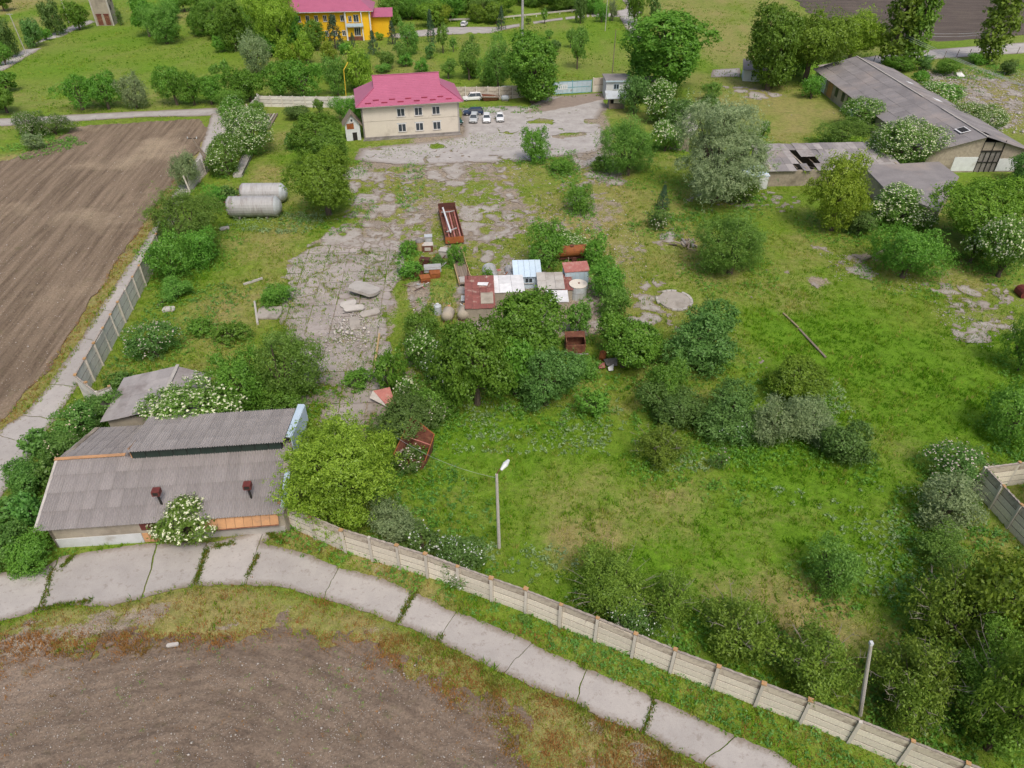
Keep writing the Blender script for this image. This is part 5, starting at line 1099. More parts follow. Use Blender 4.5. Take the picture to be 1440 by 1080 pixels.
# two small round tanks and a milk drum
for lab, u, v in (('left one of two small tan tanks lying behind the shrubs', 630, 452), ('right one of two small tan tanks lying behind the shrubs', 652, 450)):
    x, y = G2(u, v); t = thing('small_tank', lab, 'tank', (x, y, 0), math.radians(-8)); MB().tube([(0,-.8,.95),(0,-.5,.95),(0,.9,.95),(0,1.3,.95),(0,1.5,1.0)], [.3,.72,.78,.5,.12], 14).obj('shell', M['plaster_old'] , t, smooth=True); MB().tube([(0,1.0,1.45),(0,1.05,1.8)], .2, 8).obj('neck', M['orange'], t); MB().box(-.5,.5,-.5,.8,0,.3).obj('cradle', M['rust'], t)
x, y = G2(616, 442); t = thing('metal_drum', 'upright grey metal drum left of the tan tanks', 'drum', (x, y, 0)); MB().tube([(0,0,0),(0,0,1.3),(0,0,1.45)], [.5,.5,.3], 14).obj('shell', M['galv'], t); MB().tube([(0,0,1.45),(0,0,1.6)], .22, 8).obj('lid', M['white'], t)
# rusty truck cab in the middle shrubs
x, y = G2(808, 494); t = thing('rusty_cab', 'rusty brown truck cab behind the central trees', 'wreck', (x, y, 0), math.radians(2))
MB().box(-1.15, 1.15, -.9, -.8, .3, 1.5).box(-1.15, -1.05, -.8, 1.1, .3, 1.9).box(1.05, 1.15, -.8, 1.1, .3, 1.9).box(-1.05, 1.05, 1.0, 1.1, .3, 1.9).obj('body', M['rust'], t); MB().box(-1.05,1.05,-.8,1.0,.3,.4).obj('floor', M['rust_d'], t); MB().slab([(-1.2,.2,1.95),(1.2,.2,1.95),(1.2,1.2,2.1),(-1.2,1.2,2.1)], .08).obj('roof', M['rust'], t); MB().tube([(-1.3,-1.1,.35),(1.5,-1.1,.35)], .07, 6).obj('bumper', M['metal'], t)
# rusty open bin (pointed)
x, y = G2(583, 650); t = thing('rusty_bin', 'large rusty open steel hopper tilted in the bushes', 'hopper', (x, y, 0), math.radians(-14))
a0, a1, a2, a3 = (-1.7, -.9, 1.5), (1.5, -.9, 1.3), (1.4, 2.3, 2.0), (-1.0, 2.7, 3.5); c0, c1, c2, c3 = (-1.3, -.9, .1), (1.2, -.9, .1), (1.2, 1.8, .1), (-1.0, 1.8, .1)
for lab, q in (('side_panel', (a0, a3, c3, c0)), ('side_panel', (a1, a2, c2, c1)), ('back_panel', (a3, a2, c2, c3)), ('front_panel', (a0, a1, c1, c0)), ('bottom_panel', (c0, c1, c2, c3))): MB().slab(q, .05).obj(lab, M['rust_d'] if lab == 'bottom_panel' else M['rust'], t)
MB().tube([a0, a3], .05, 6).tube([a3, a2], .05, 6).tube([a2, a1], .05, 6).obj('rim', M['rust_o'], t); MB().tube([lerp(a0, a3, .5), lerp(a1, a2, .6)], .05, 6).obj('tie_bar', M['redpaint'], t)
x, y = G2(541, 566); t = thing('red_sheet', 'bent reddish metal sheet leaning by the shrubs at the yard edge', 'metal sheet', (x, y, .1), .3); MB().slab([(-1.0, .9, 1.1), (.8, .6, 1.4), (1.1, -.9, .1), (.2, -1.1, .1)], .06).obj('sheet', M['redpaint'], t); MB().slab([(-1.0, .95, 1.1), (-1.5, .4, .6), (.15, -1.15, .1)], .06).obj('folded_edge', M['stonebit'], t)
x, y = G2(851, 516); t = thing('scrap_heap', 'small heap of red and white sheet scrap with an orange barrel', 'scrap', (x, y, .05)); MB().tube([(-.3,.8,.4),(-.1,1.7,.9)], .42, 10).obj('barrel', M['rust_o'], t); MB().slab([(-.2,.5,.7),(1.4,.6,.9),(1.3,-.5,.5),(.1,-.5,.5)], .05).obj('brown_sheet', M['conc_dark'], t); MB().slab([(-.9,-.1,.5),(-.1,0,.6),(-.1,-.7,.4),(-.8,-.8,.3)], .05).obj('red_sheet', M['redpaint'], t); MB().slab([(.2,-.7,.4),(.9,-.3,.6),(.8,-1.0,.2),(.3,-1.1,.2)], .05).obj('white_sheet', M['upvc'], t)
x, y = G2(975, 352); t = thing('rubble_pile', 'pile of grey brown timber and rubble left of the light green bush', 'rubble pile', (x, y, 0))
for i in range(16):
    q = (rnd.gauss(-.6, .9), rnd.gauss(.3, .8), rnd.uniform(.1, .8)); a = rnd.uniform(0, 3.1); MB().bar(q, (q[0] + math.cos(a) * 1.2, q[1] + math.sin(a) * 1.2, q[2] + rnd.uniform(-.1, .4)), rnd.uniform(.15, .4), rnd.uniform(.1, .3)).obj('piece', M[rnd.choice(('wood', 'wood', 'hay', 'conc_dark', 'stone'))], t)
x, y = G2(964, 345); t = thing('stump_pile', 'heap of weathered logs beside the light green bush', 'log pile', (x, y, 0), .3)
for i in range(6): MB().tube([(-.5 + i * .25, -.8, .3 + .25 * (i % 2)), (-.4 + i * .25, .8, .35 + .2 * (i % 2))], .17, 7).obj('log', M['wood'], t)
x, y = G2(999, 279); t = thing('yellow_barrel', 'yellow and brown barrel lying under the silvery willow', 'barrel', (x, y, .5), .6); MB().tube([(0,-.8,.2),(0,.6,.2)], .62, 12).obj('drum', M['wood_y'], t); MB().tube([(0,-.82,.2),(0,-.75,.2)], .5, 10).obj('end', M['rust_o'], t)
x, y = G2(1018, 281); t = thing('timber_stack', 'stack of brown timber scraps under the right side of the silvery willow', 'timber stack', (x, y, 0))
for i in range(7): MB().bar((-1.6, -.2 + .15 * i, .2 + .12 * (i % 3)), (1.7, -.3 + .2 * i, .25 + .12 * (i % 3)), .2, .14).obj('board', M['rust'] if i == 2 else M['wood'], t)
x, y = G2(1385, 660); t = None

# ---- concrete slabs, beams, boards lying about
def loose(name, label, cat, u, v, sx, sy, th, m, rot, z=.1, n=1):
    x, y = G2(u, v); t = thing(name, label, cat, (x, y, z), rot=rot)
    k = 7; P = []
    rr = random.Random(int(u * 7 + v))
    for i in range(14):
        a = 2 * math.pi * i / 14; c, s = math.cos(a), math.sin(a); q = 1 / max(abs(c), abs(s)); P.append((c * q * sx / 2 * rr.uniform(.93, 1.03), s * q * sy / 2 * rr.uniform(.93, 1.03)))
    MB().prism(P, 0, th).obj('block', M[m], t); return t
R_ = math.radians
loose('concrete_slab', 'thick broken concrete slab, topmost and largest of the slab pile in the yard', 'concrete slab', 513, 414, 3.9, 2.9, .42, 'conc_light', (R_(-9), R_(8), R_(-22)), .65)
loose('concrete_slab', 'broken slab wedged at the left end of the slab pile', 'concrete slab', 491, 431, 2.2, 1.0, .22, 'conc_light', (R_(14), R_(-8), R_(8)), .35)
loose('concrete_slab', 'tilted pale slab in the middle of the slab pile', 'concrete slab', 498, 438, 2.7, 1.0, .25, 'conc_light', (R_(18), R_(6), R_(22)), .4)
loose('concrete_slab', 'grey slab lying right of the middle of the slab pile', 'concrete slab', 521, 443, 2.6, 1.2, .25, 'concrete', (R_(8), R_(-4), R_(20)), .2)
loose('concrete_slab', 'long pale slab pointing at the viewer below the slab pile', 'concrete slab', 499, 458, 1.3, 2.5, .25, 'concrete', (R_(10), R_(3), R_(14)), .2)
loose('concrete_slab', 'square grey slab lying flat beside the shrub at the left yard edge', 'concrete slab', 380, 442, 3.1, 2.9, .25, 'concrete', (0, R_(2), R_(2)), .12)
loose('concrete_slab', 'small flat slab in the grass below the left tree cluster', 'concrete slab', 238, 437, 1.6, 1.1, .18, 'conc_light', (R_(4), 0, R_(10)), .15)
loose('concrete_slab', 'small flat slab near the big tanks', 'concrete slab', 316, 323, 1.5, .9, .2, 'conc_light', (R_(4), 0, R_(25)), .15)
loose('concrete_slab', 'small pale slab in the weedy verge of the stony field', 'concrete slab', 244, 909, .9, .3, .15, 'conc_light', (R_(3), 0, R_(10)), .15)
def plankline(name, label, cat, a, b_, w, h, m, z=.1):
    p, q = G2(*a), G2(*b_); t = thing(name, label, cat, (*p, z)); MB().bar((0, 0, h / 2), (q[0] - p[0], q[1] - p[1], h / 2 + .1), w, h).obj('beam', M[m], t); return t
plankline('timber_beam', 'yellowish timber beam lying on the cracked yard', 'beam', (527, 518), (534, 472), .2, .2, 'wood_y')
plankline('concrete_beam', 'thin upright edged beam left of the square grey slab', 'beam', (363, 458), (359, 428), .25, .35, 'conc_light')
plankline('concrete_beam', 'pale beam lying in the grass between the tree cluster and the yard', 'beam', (343, 402), (370, 394), .25, .25, 'conc_light')
plankline('dark_log', 'dark log in the weeds beside the left fence', 'log', (222, 432), (245, 415), .2, .2, 'bark')
plankline('concrete_beam', 'long pole shaped beam lying near the right hand shrubs', 'beam', (1211, 370), (1247, 353), .3, .3, 'wood')
plankline('concrete_beam', 'long brown kerb beam in the meadow, upper section', 'beam', (1101, 442), (1122, 463), .22, .15, 'hay')
plankline('concrete_beam', 'long brown kerb beam in the meadow, lower section', 'beam', (1123, 464), (1160, 505), .26, .15, 'wood')
a, b_ = G2(335, 250), G2(352, 215); t = thing('concrete_trough', 'long tapered concrete trough lying on the grass left of the dense tree', 'trough', (*a, 0), math.atan2(b_[1]-a[1], b_[0]-a[0])); L2 = math.dist(a, b_)
MB().add([(0,-.75,0),(L2*.85,-.75,0),(L2,0,0),(L2*.85,.75,0),(0,.75,0),(0,-.9,.55),(L2*.85,-.9,.55),(L2,0,.55),(L2*.85,.9,.55),(0,.9,.55)], [(4,3,2,1,0),(0,1,6,5),(1,2,7,6),(2,3,8,7),(3,4,9,8),(4,0,5,9)]).obj('shell', M['conc_light'], t)
MB().slab([(.3,-.65,.48),(L2*.8,-.65,.48),(L2*.93,0,.48),(L2*.8,.65,.48),(.3,.65,.48)], .1).obj('earth_fill', M['conc_light'], t)
# stacked beams by the back wall
t = thing('beam_stack', 'stack of long concrete beams lying by the back fence behind the elders', 'beam stack', (*G2(360, 180), 0), R_(10))
for i in range(9): MB().bar((-3.2 + i * .75, -2.2, .2 + .05 * (i % 2)), (-1.2 + i * .62, 8.5, .25), .35, .35).obj('beam', M['concrete'] if i % 2 else M['wood'], t)
loose('timber_pallet', 'brown timber offcuts at the foot of the leaning pole', 'timber', 311, 243, 2.5, 1.2, .5, 'wood', (R_(10), R_(8), R_(30)), .1)
x, y = G2(502, 640); 
x, y = G2(1350, 108); t = thing('white_lump', 'white crumpled sheet on the rubble ground right of the warehouse', 'sheet', (x, y, 0), .2); MB().add([(-1,-.6,.1),(1,-.7,.2),(1.1,.6,.3),(-.9,.8,.9),(0,0,1.1)], [(0,1,4),(1,2,4),(2,3,4),(3,0,4),(3,2,1,0)]).obj('sheet', M['upvc'], t)
x, y = G2(1436, 416); t = thing('red_barrel', 'dark red barrel end at the right edge beside the shrubs', 'barrel', (x, y, 0)); MB().tube([(0,-.9,.6),(0,.8,.6)], .75, 14).obj('drum', M['dkred'], t); MB().box(-.5,.5,-.5,.5,0,.2).obj('cradle', M['rust_d'], t)

# ---- stones and rubble
def stones(name, label, pts_fn, n, s0, s1, m, seed):
    r = np.random.default_rng(seed); P = pts_fn(r, n); n = len(P); sz_ = r.uniform(s0, s1, n) * (1 + 1.2 * (r.random(n) > .95)); base = np.array([(1,0,0),(0,1,0),(-1,0,0),(0,-1,0),(0,0,1),(0,0,-.4)], float)
    ang = r.uniform(0, 6.28, n); V = base[None] * sz_[:, None, None] * r.uniform(.6, 1.3, (n, 6, 1)) * np.array([1, .8, .6])
    c, s = np.cos(ang), np.sin(ang); Vx = V[..., 0] * c[:, None] - V[..., 1] * s[:, None]; Vy = V[..., 0] * s[:, None] + V[..., 1] * c[:, None]
    V = np.stack([Vx + P[:, None, 0], Vy + P[:, None, 1], V[..., 2] + P[:, None, 2]], -1).reshape(-1, 3)
    Fb = np.array([(0,1,4),(1,2,4),(2,3,4),(3,0,4),(1,0,5),(2,1,5),(3,2,5),(0,3,5)]); Fc = (Fb[None] + np.arange(n)[:, None, None] * 6).reshape(-1, 3)
    return tag(link(name, np_mesh(name, V, Fc, m, 3)), label, 'stones', kind='stuff')
def in_poly(poly, z, pad=0, dens=None):
    Pn = np.array(poly)
    def fn(r, n):
        x = r.uniform(Pn[:, 0].min(), Pn[:, 0].max(), n * 4); y = r.uniform(Pn[:, 1].min(), Pn[:, 1].max(), n * 4); k = sdf(poly, x, y) > pad
        if dens is not None: k &= dens(x, y) > r.random(n * 4)
        x, y = x[k][:n], y[k][:n]; return np.stack([x, y, np.full(len(x), z)], -1)
    return fn
stones('field_stones', 'countless pale stones scattered over the stony field in the foreground', in_poly([(-42, 12), (5, 12), (6, 26), (-5, 30), (-40, 30)], .12, 0, lambda x, y: sstep(-2, 1.0, sdf(P_SOILF, x, y)) * np.clip(.55 + .6 * fbm(x, y, 3, 3, 7), 0, 1)), 6500, .018, .05, M['stonebit'], 1)
stones('field_stones', 'pale specks of stone over the brown ploughed field on the left', in_poly(P_FIELD_L, .12, 0, lambda x, y: np.clip(1.5 - y / 120, .1, 1)), 5000, .03, .07, M['stonebit'], 2)
stones('yard_rubble', 'loose pale rubble strewn over the yard and its grass', in_poly(P_YARDM, .16, 0, lambda x, y: np.clip(.3 + .9 * fbm(x, y, 5, 3, 17), .02, 1)), 5200, .04, .12, M['stonebit'], 3)
stones('yard_rubble', 'grey rubble over the cracked slab yard', in_poly(P_YARDL, .1, 0, lambda x, y: np.clip(.1 + .9 * fbm(x, y, 5, 3, 19), .0, 1)), 1500, .03, .10, M['stonebit'], 4)
stones('rubble_heap', 'crushed concrete around the slab pile in the yard', lambda r, n: np.stack([r.normal(G2(490, 465)[0], 1.5, n), r.normal(G2(490, 465)[1], 1.9, n), r.uniform(.05, .3, n)], -1), 420, .06, .22, M['stonebit'], 5)
stones('rubble_field', 'rubble spread over the waste ground right of the warehouse', in_poly(PW([(1300, 95), (1440, 100), (1440, 190), (1395, 185), (1290, 115)]), .15), 2600, .08, .22, M['stonebit'], 6)
stones('meadow_rubble', 'pale rubble patches in the grass of the right hand yard', in_poly(PW([(1140, 345), (1240, 375), (1440, 400), (1440, 490), (1330, 490), (1290, 420), (1180, 400)]), .12, 0, lambda x, y: np.clip(.1 + 1.3 * fbm(x, y, 4, 3, 18), 0, 1)), 1300, .04, .12, M['stonebit'], 8)

# ================================================================== VEGETATION
def leaves_mesh(name, C, Nn, per, spread, size, aspect, m, r, jit=.7, up=.25, tone_c=None, shade=.5):
    """C cluster centres, Nn their outward directions; per leaves round each"""
    n = len(C) * per; c = np.repeat(C, per, 0); d = np.repeat(Nn, per, 0)
    P = c + r.normal(0, 1, (n, 3)) * spread
    N = d + r.normal(0, jit, (n, 3)) + np.array([0, 0, up]); N /= np.linalg.norm(N, axis=1)[:, None] + 1e-9
    T = np.cross(N, r.normal(0, 1, (n, 3))); T /= np.linalg.norm(T, axis=1)[:, None] + 1e-9; Bt = np.cross(N, T)
    s = size * r.uniform(.6, 1.3, n)[:, None]; a = T * s; b_ = Bt * s * aspect
    fold = N * s * .18
    V = np.stack([P - a, P + b_ - fold, P + a, P - b_ - fold], 1).reshape(-1, 3)
    V[:, 2] = np.maximum(V[:, 2], .03)
    tc = np.repeat(r.random(len(C)) if tone_c is None else tone_c, per); tone = np.clip(tc * shade + r.random(n) * (1 - shade), 0, 1)
    F = np.arange(n * 4).reshape(-1, 4)
    return np_mesh(name, V, F, m, 4, {'tone': np.repeat(tone, 4)})

KIND = {  # leaf material, leaf size, aspect, density /m2, lobes, lobe size, base height, jitter, name, category, flowers
 'oak':    ('oak', .17, .62, 62, 15, .36, .10, .65, 'broadleaf_tree', 'tree', None),
 'bright': ('bright', .17, .40, 66, 22, .28, .06, .8, 'acacia_tree', 'tree', None),
 'olive':  ('olive', .16, .55, 62, 16, .34, .08, .7, 'broadleaf_tree', 'tree', None),
 'willow': ('willow', .19, .26, 70, 26, .26, .06, .9, 'willow_tree', 'tree', None),
 'elder':  ('elder', .15, .55, 62, 12, .40, .0, .65, 'elder_bush', 'bush', ('cream', 42, .085)),
 'elderd': ('elder', .15, .55, 62, 12, .40, .0, .65, 'elder_bush', 'bush', ('cream', 14, .085)),
 'shrub':  ('shrub', .14, .5, 66, 12, .38, .0, .8, 'shrub', 'bush', None),
 'light':  ('sapl', .14, .42, 62, 16, .32, .0, .85, 'shrub', 'bush', None),
 'dark':   ('dark', .15, .55, 64, 13, .36, .0, .7, 'shrub', 'bush', None),
 'grey':   ('grey', .14, .4, 62, 16, .32, .0, .85, 'shrub', 'bush', None),
 'thorn':  ('thorn', .12, .5, 56, 24, .24, .0, .95, 'hawthorn_bush', 'bush', None),
 'rose':   ('dark', .11, .6, 56, 12, .38, .0, .8, 'wild_rose_bush', 'bush', ('pink', 30, .05)),
 'white':  ('dark', .12, .6, 58, 14, .36, .0, .8, 'blossoming_bush', 'bush', ('white', 16, .055)),
 'sapl':   ('sapl', .15, .5, 46, 9, .36, .18, .85, 'sapling', 'tree', None),
 'orch':   ('oak', .15, .55, 50, 14, .34, .14, .9, 'orchard_tree', 'tree', None),
 'conif':  ('conif', .13, .3, 80, 0, 0, .0, .6, 'conifer_tree', 'tree', None),
 'poplar': ('poplar', .24, .6, 42, 0, 0, .0, .8, 'poplar_tree', 'tree', None),
 'bramble':('bramble', .15, .6, 62, 14, .36, .0, .7, 'bramble_thicket', 'bush', None),
 'brambf': ('bramble', .15, .6, 62, 14, .36, .0, .7, 'bramble_thicket', 'bush', ('tan', 10, .08)),
}
_proto = {}
def proto(kind, rc, lod, var):
    key = (kind, rc, lod, var)
    if key in _proto: return _proto[key]
    lm, ls, asp, dens, nl, lz, h0, jit, nm, cat, fl = KIND[kind]
    sd = sum(ord(ch) for ch in kind) * 13 + int(rc * 100) + lod * 7 + var * 101; r = np.random.default_rng(sd)
    R = rc; Hh = 2 * R * .9                                    # unit crown: radius R, height Hh
    if kind == 'poplar': Hh = R * 7
    if kind == 'conif': Hh = R * 2.6
    lf = (1.0, 1.3)[lod]; per = 9
    if kind in ('poplar', 'conif'):
        n = int(dens * (5.0 * R * Hh) / per / lf ** 2); z = r.random(n) ** .8; a = r.uniform(0, 6.283, n)
        prof = (np.sin(np.clip(z * 1.05 + .05, 0, 1) * math.pi) ** .45 * (1 - .35 * z)) if kind == 'poplar' else (1 - z) ** .8
        bulge = 1 + .25 * np.sin(a * 3 + z * 14) * r.random(n) + .15 * np.sin(z * 40 + a)
        q = R * prof * bulge * (1 - .45 * r.random(n) ** 2)
        C = np.stack([q * np.cos(a), q * np.sin(a), z * Hh], 1); N = np.stack([np.cos(a), np.sin(a), np.full(n, .7 if kind == 'poplar' else .2)], 1)
        lobes = [(0, 0, Hh * .5)]
    else:
        lobes = []; LR = []
        zc = Hh * (h0 + (1 - h0) / 2); zh = Hh * (1 - h0) / 2
        for i in range(nl):
            v = r.normal(0, 1, 3); v /= np.linalg.norm(v); k = r.uniform(.25, 1.05) ** .6 * (1 - lz * .6)
            lobes.append((v[0] * R * k * r.uniform(.85, 1.08), v[1] * R * k * r.uniform(.85, 1.08), zc + v[2] * zh * k)); LR.append(R * lz * r.uniform(.45, 1.35))
        lobes.append((0, 0, zc)); LR.append(R * .55)
        lobes = np.array(lobes); LR = np.array(LR)
        n = int(dens * 1.15 * 4 * math.pi * R * R * .95 / per / lf ** 2 * 1.5)
        w = LR ** 2; k = r.choice(len(lobes), n, p=w / w.sum()); v = r.normal(0, 1, (n, 3)); v[:, 2] += .25; v /= np.linalg.norm(v, axis=1)[:, None]
        shp = np.array([1, 1, (zh / R) * 1.0])
        C = lobes[k] + v * shp * LR[k][:, None] * (r.uniform(.5, 1.15, n) ** .5)[:, None] * (.82 + .42 * vnoise(v[:, 0] * 3 + k * 7.7, v[:, 1] * 3 + v[:, 2] * 3.3, sd + 5))[:, None]
        dd = np.linalg.norm((C[:, None] - lobes[None]) / shp, axis=2) / LR[None]; keep = dd.min(1) > .70
        # gaps: drop patches by a noise over the surface
        g_ = vnoise(C[:, 0] * 1.6 / max(.6, R * .3) + 9, C[:, 1] * 1.6 / max(.6, R * .3) + C[:, 2] * 1.3, sd) 
        keep &= (g_ > .28) | (r.random(n) < .25); keep &= C[:, 2] > .05
        C = C[keep]; v = v[keep]; N = v * .7 + (C - np.array([0, 0, zc])) / R * .5
        if kind in ('thorn', 'bright', 'willow', 'light', 'grey', 'shrub'):      # stray shoots beyond the outline
            m_ = len(C) // (6 if kind in ('bright', 'willow', 'light', 'thorn') else 10); i = r.choice(len(C), m_); C = np.concatenate([C, C[i] + N[i] * R * r.uniform(.04, .26, m_)[:, None] + np.array([0, 0, .1])]); N = np.concatenate([N, N[i]])
    # local tone: big soft patches + cluster randomness (leaf age), lighter where clusters face up
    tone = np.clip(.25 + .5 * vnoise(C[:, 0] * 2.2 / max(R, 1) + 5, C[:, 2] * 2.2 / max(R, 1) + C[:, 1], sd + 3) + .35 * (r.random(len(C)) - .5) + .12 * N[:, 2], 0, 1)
    crown = leaves_mesh('crown', C, N, per, (.17 if R > 2 else .11) * (1.0 if lod == 0 else 1.25) * (1.5 if kind in ('poplar',) else 1), ls * .92 * lf * (1 if R > 1.4 else .75), asp, LEAF[lm], r, jit, .25, tone, .6)
    crown['R'] = R
    # trunk and limbs
    t = MB(); rr = random.Random(sd); tr = max(.05, R * .055); 
    if kind in ('poplar', 'conif'): t.tube([(0, 0, 0), (0, 0, Hh * .5), (0, 0, Hh * .92)], [tr * 1.6, tr, tr * .2], 7)
    else:
        zb = Hh * (.28 if h0 > .05 else .12); stems = 1 if h0 >= .08 else 3
        t.tube([(0, 0, 0), (rr.uniform(-.05, .05) * R, 0, zb)], [tr * 1.5, tr * 1.1], 7)
        L_ = sorted(range(len(lobes)), key=lambda i: -lobes[i][2])[: (9 if lod == 0 else 5)]
        for i in L_:
            q = lobes[i]; mid = (q[0] * .45 + rr.uniform(-.1, .1) * R, q[1] * .45 + rr.uniform(-.1, .1) * R, zb + (q[2] - zb) * .5)
            t.tube([(0, 0, zb * .8), mid, (q[0], q[1], q[2])], [tr * .8, tr * .5, tr * .12], 5)
    trunk = t.mesh('trunk', M['bark'])
    extra = []
    if fl:
        fm, cnt, fs = fl; out = C[N[:, 2] + .15 * r.random(len(C)) > .0] if len(C) else C; No = N[N[:, 2] + 0 > -10][:len(C)]
        m_ = int(cnt * R * R * 1.9 * (2.0 if fm in ('pink', 'white', 'tan') else 1.5)); i = r.choice(len(C), m_)
        # blossoms sit in groups
        gsel = vnoise(C[i][:, 0] * 1.4 + 3, C[i][:, 1] * 1.4 + C[i][:, 2], sd + 9) > (.42 if fm in ('pink', 'white', 'tan') else .25); i = i[gsel & (N[i][:, 2] > -.35)]
        Cf = C[i] + N[i] / (np.linalg.norm(N[i], axis=1)[:, None] + 1e-6) * (.16 if R > 1.4 else .1) + np.array([0, 0, .05])
        Nf = N[i] + np.array([0, 0, .8]); Nf /= np.linalg.norm(Nf, axis=1)[:, None]
        extra.append(('blossom', leaves_mesh('blossom', Cf, Nf, 4 if fm == 'cream' else 3, fs * .6, fs * lf * .85, .8, FLOW[fm], r, .25, .2, None, .6)))
    if kind == 'thorn':
        tw = MB()
        for _ in range(15):
            v = Vector((rr.gauss(0, 1), rr.gauss(0, 1), abs(rr.gauss(.3, .8)))).normalized(); a = v * R * .5 + Vector((0, 0, Hh * .4)); e = Vector((v.x * R * rr.uniform(.9, 1.2), v.y * R * rr.uniform(.9, 1.2), Hh * .5 + v.z * Hh * .55)); md = (a + e) / 2 + Vector((rr.uniform(-.2, .2), rr.uniform(-.2, .2), rr.uniform(0, .3)))
            tw.tube([a, md, e], [.028, .018, .006], 4, False)
            for q in range(2): s_ = md.lerp(e, rr.uniform(.1, .7)); tw.tube([s_, s_ + Vector((rr.uniform(-.5, .5), rr.uniform(-.5, .5), rr.uniform(-.1, .4)))], [.02, .006], 4, False)
        extra.append(('bare_twigs', tw.mesh('bare_twigs', M['twig'])))
    _proto[key] = (crown, trunk, extra, R, Hh); return _proto[key]

def plant(kind, u0, v0, u1, v1, label, group=None, asp=None):
    """a plant whose outline in the survey photograph spans u0..u1, v0..v1"""
    um, vm = (u0 + u1) / 2, (v0 + v1) / 2; kx = 1.0 if kind in ('poplar', 'conif') else 1.25 if kind == 'orch' else 1.12; u0, u1 = um - (um - u0) * kx, um + (u1 - um) * kx; v0 -= (v1 - v0) * .05
    z = 1.5
    for _ in range(6):
        P = G(um, vm, z); dvec = Vector((P[0], P[1], z - H)); ax = dvec.y * math.cos(_p) - dvec.z * math.sin(_p); s = FPX / ax
        dep = math.atan2(H - z, P[1]); r = (u1 - u0) / 2 / s; e = (v1 - v0) / 2 / s
        hh = math.sqrt(max(e * e - (r * math.sin(dep)) ** 2, (.45 * r) ** 2)) / math.cos(dep); z = hh
    place(kind, P[0], P[1], r, 2 * hh, label, group)
def place(kind, x, y, r, h, label, group=None):
    rc = min((.9, 1.7, 3.0, 4.6, 6.8), key=lambda a: abs(math.log(a / max(r, .2)))); lod = 1 if y > 165 else 0
    if kind == 'poplar': rc, lod = 2.4, 1
    if kind in ('conif',): rc = 1.7
    pr = proto(kind, rc, lod, rnd.randrange(2) if rc in (1.7, 3.0, 4.6) or kind in ('sapl', 'orch', 'thorn') else 0); nm, cat = KIND[kind][8:10]
    t = thing(nm, label, cat, (x, y, 0), rnd.uniform(0, 6.28), group, (r / pr[3], r / pr[3], h / pr[4]))
    link('crown', pr[0], t); link('trunk', pr[1], t)
    for n_, me in pr[2]: tag(link(n_, me, t), kind='stuff')
    return t

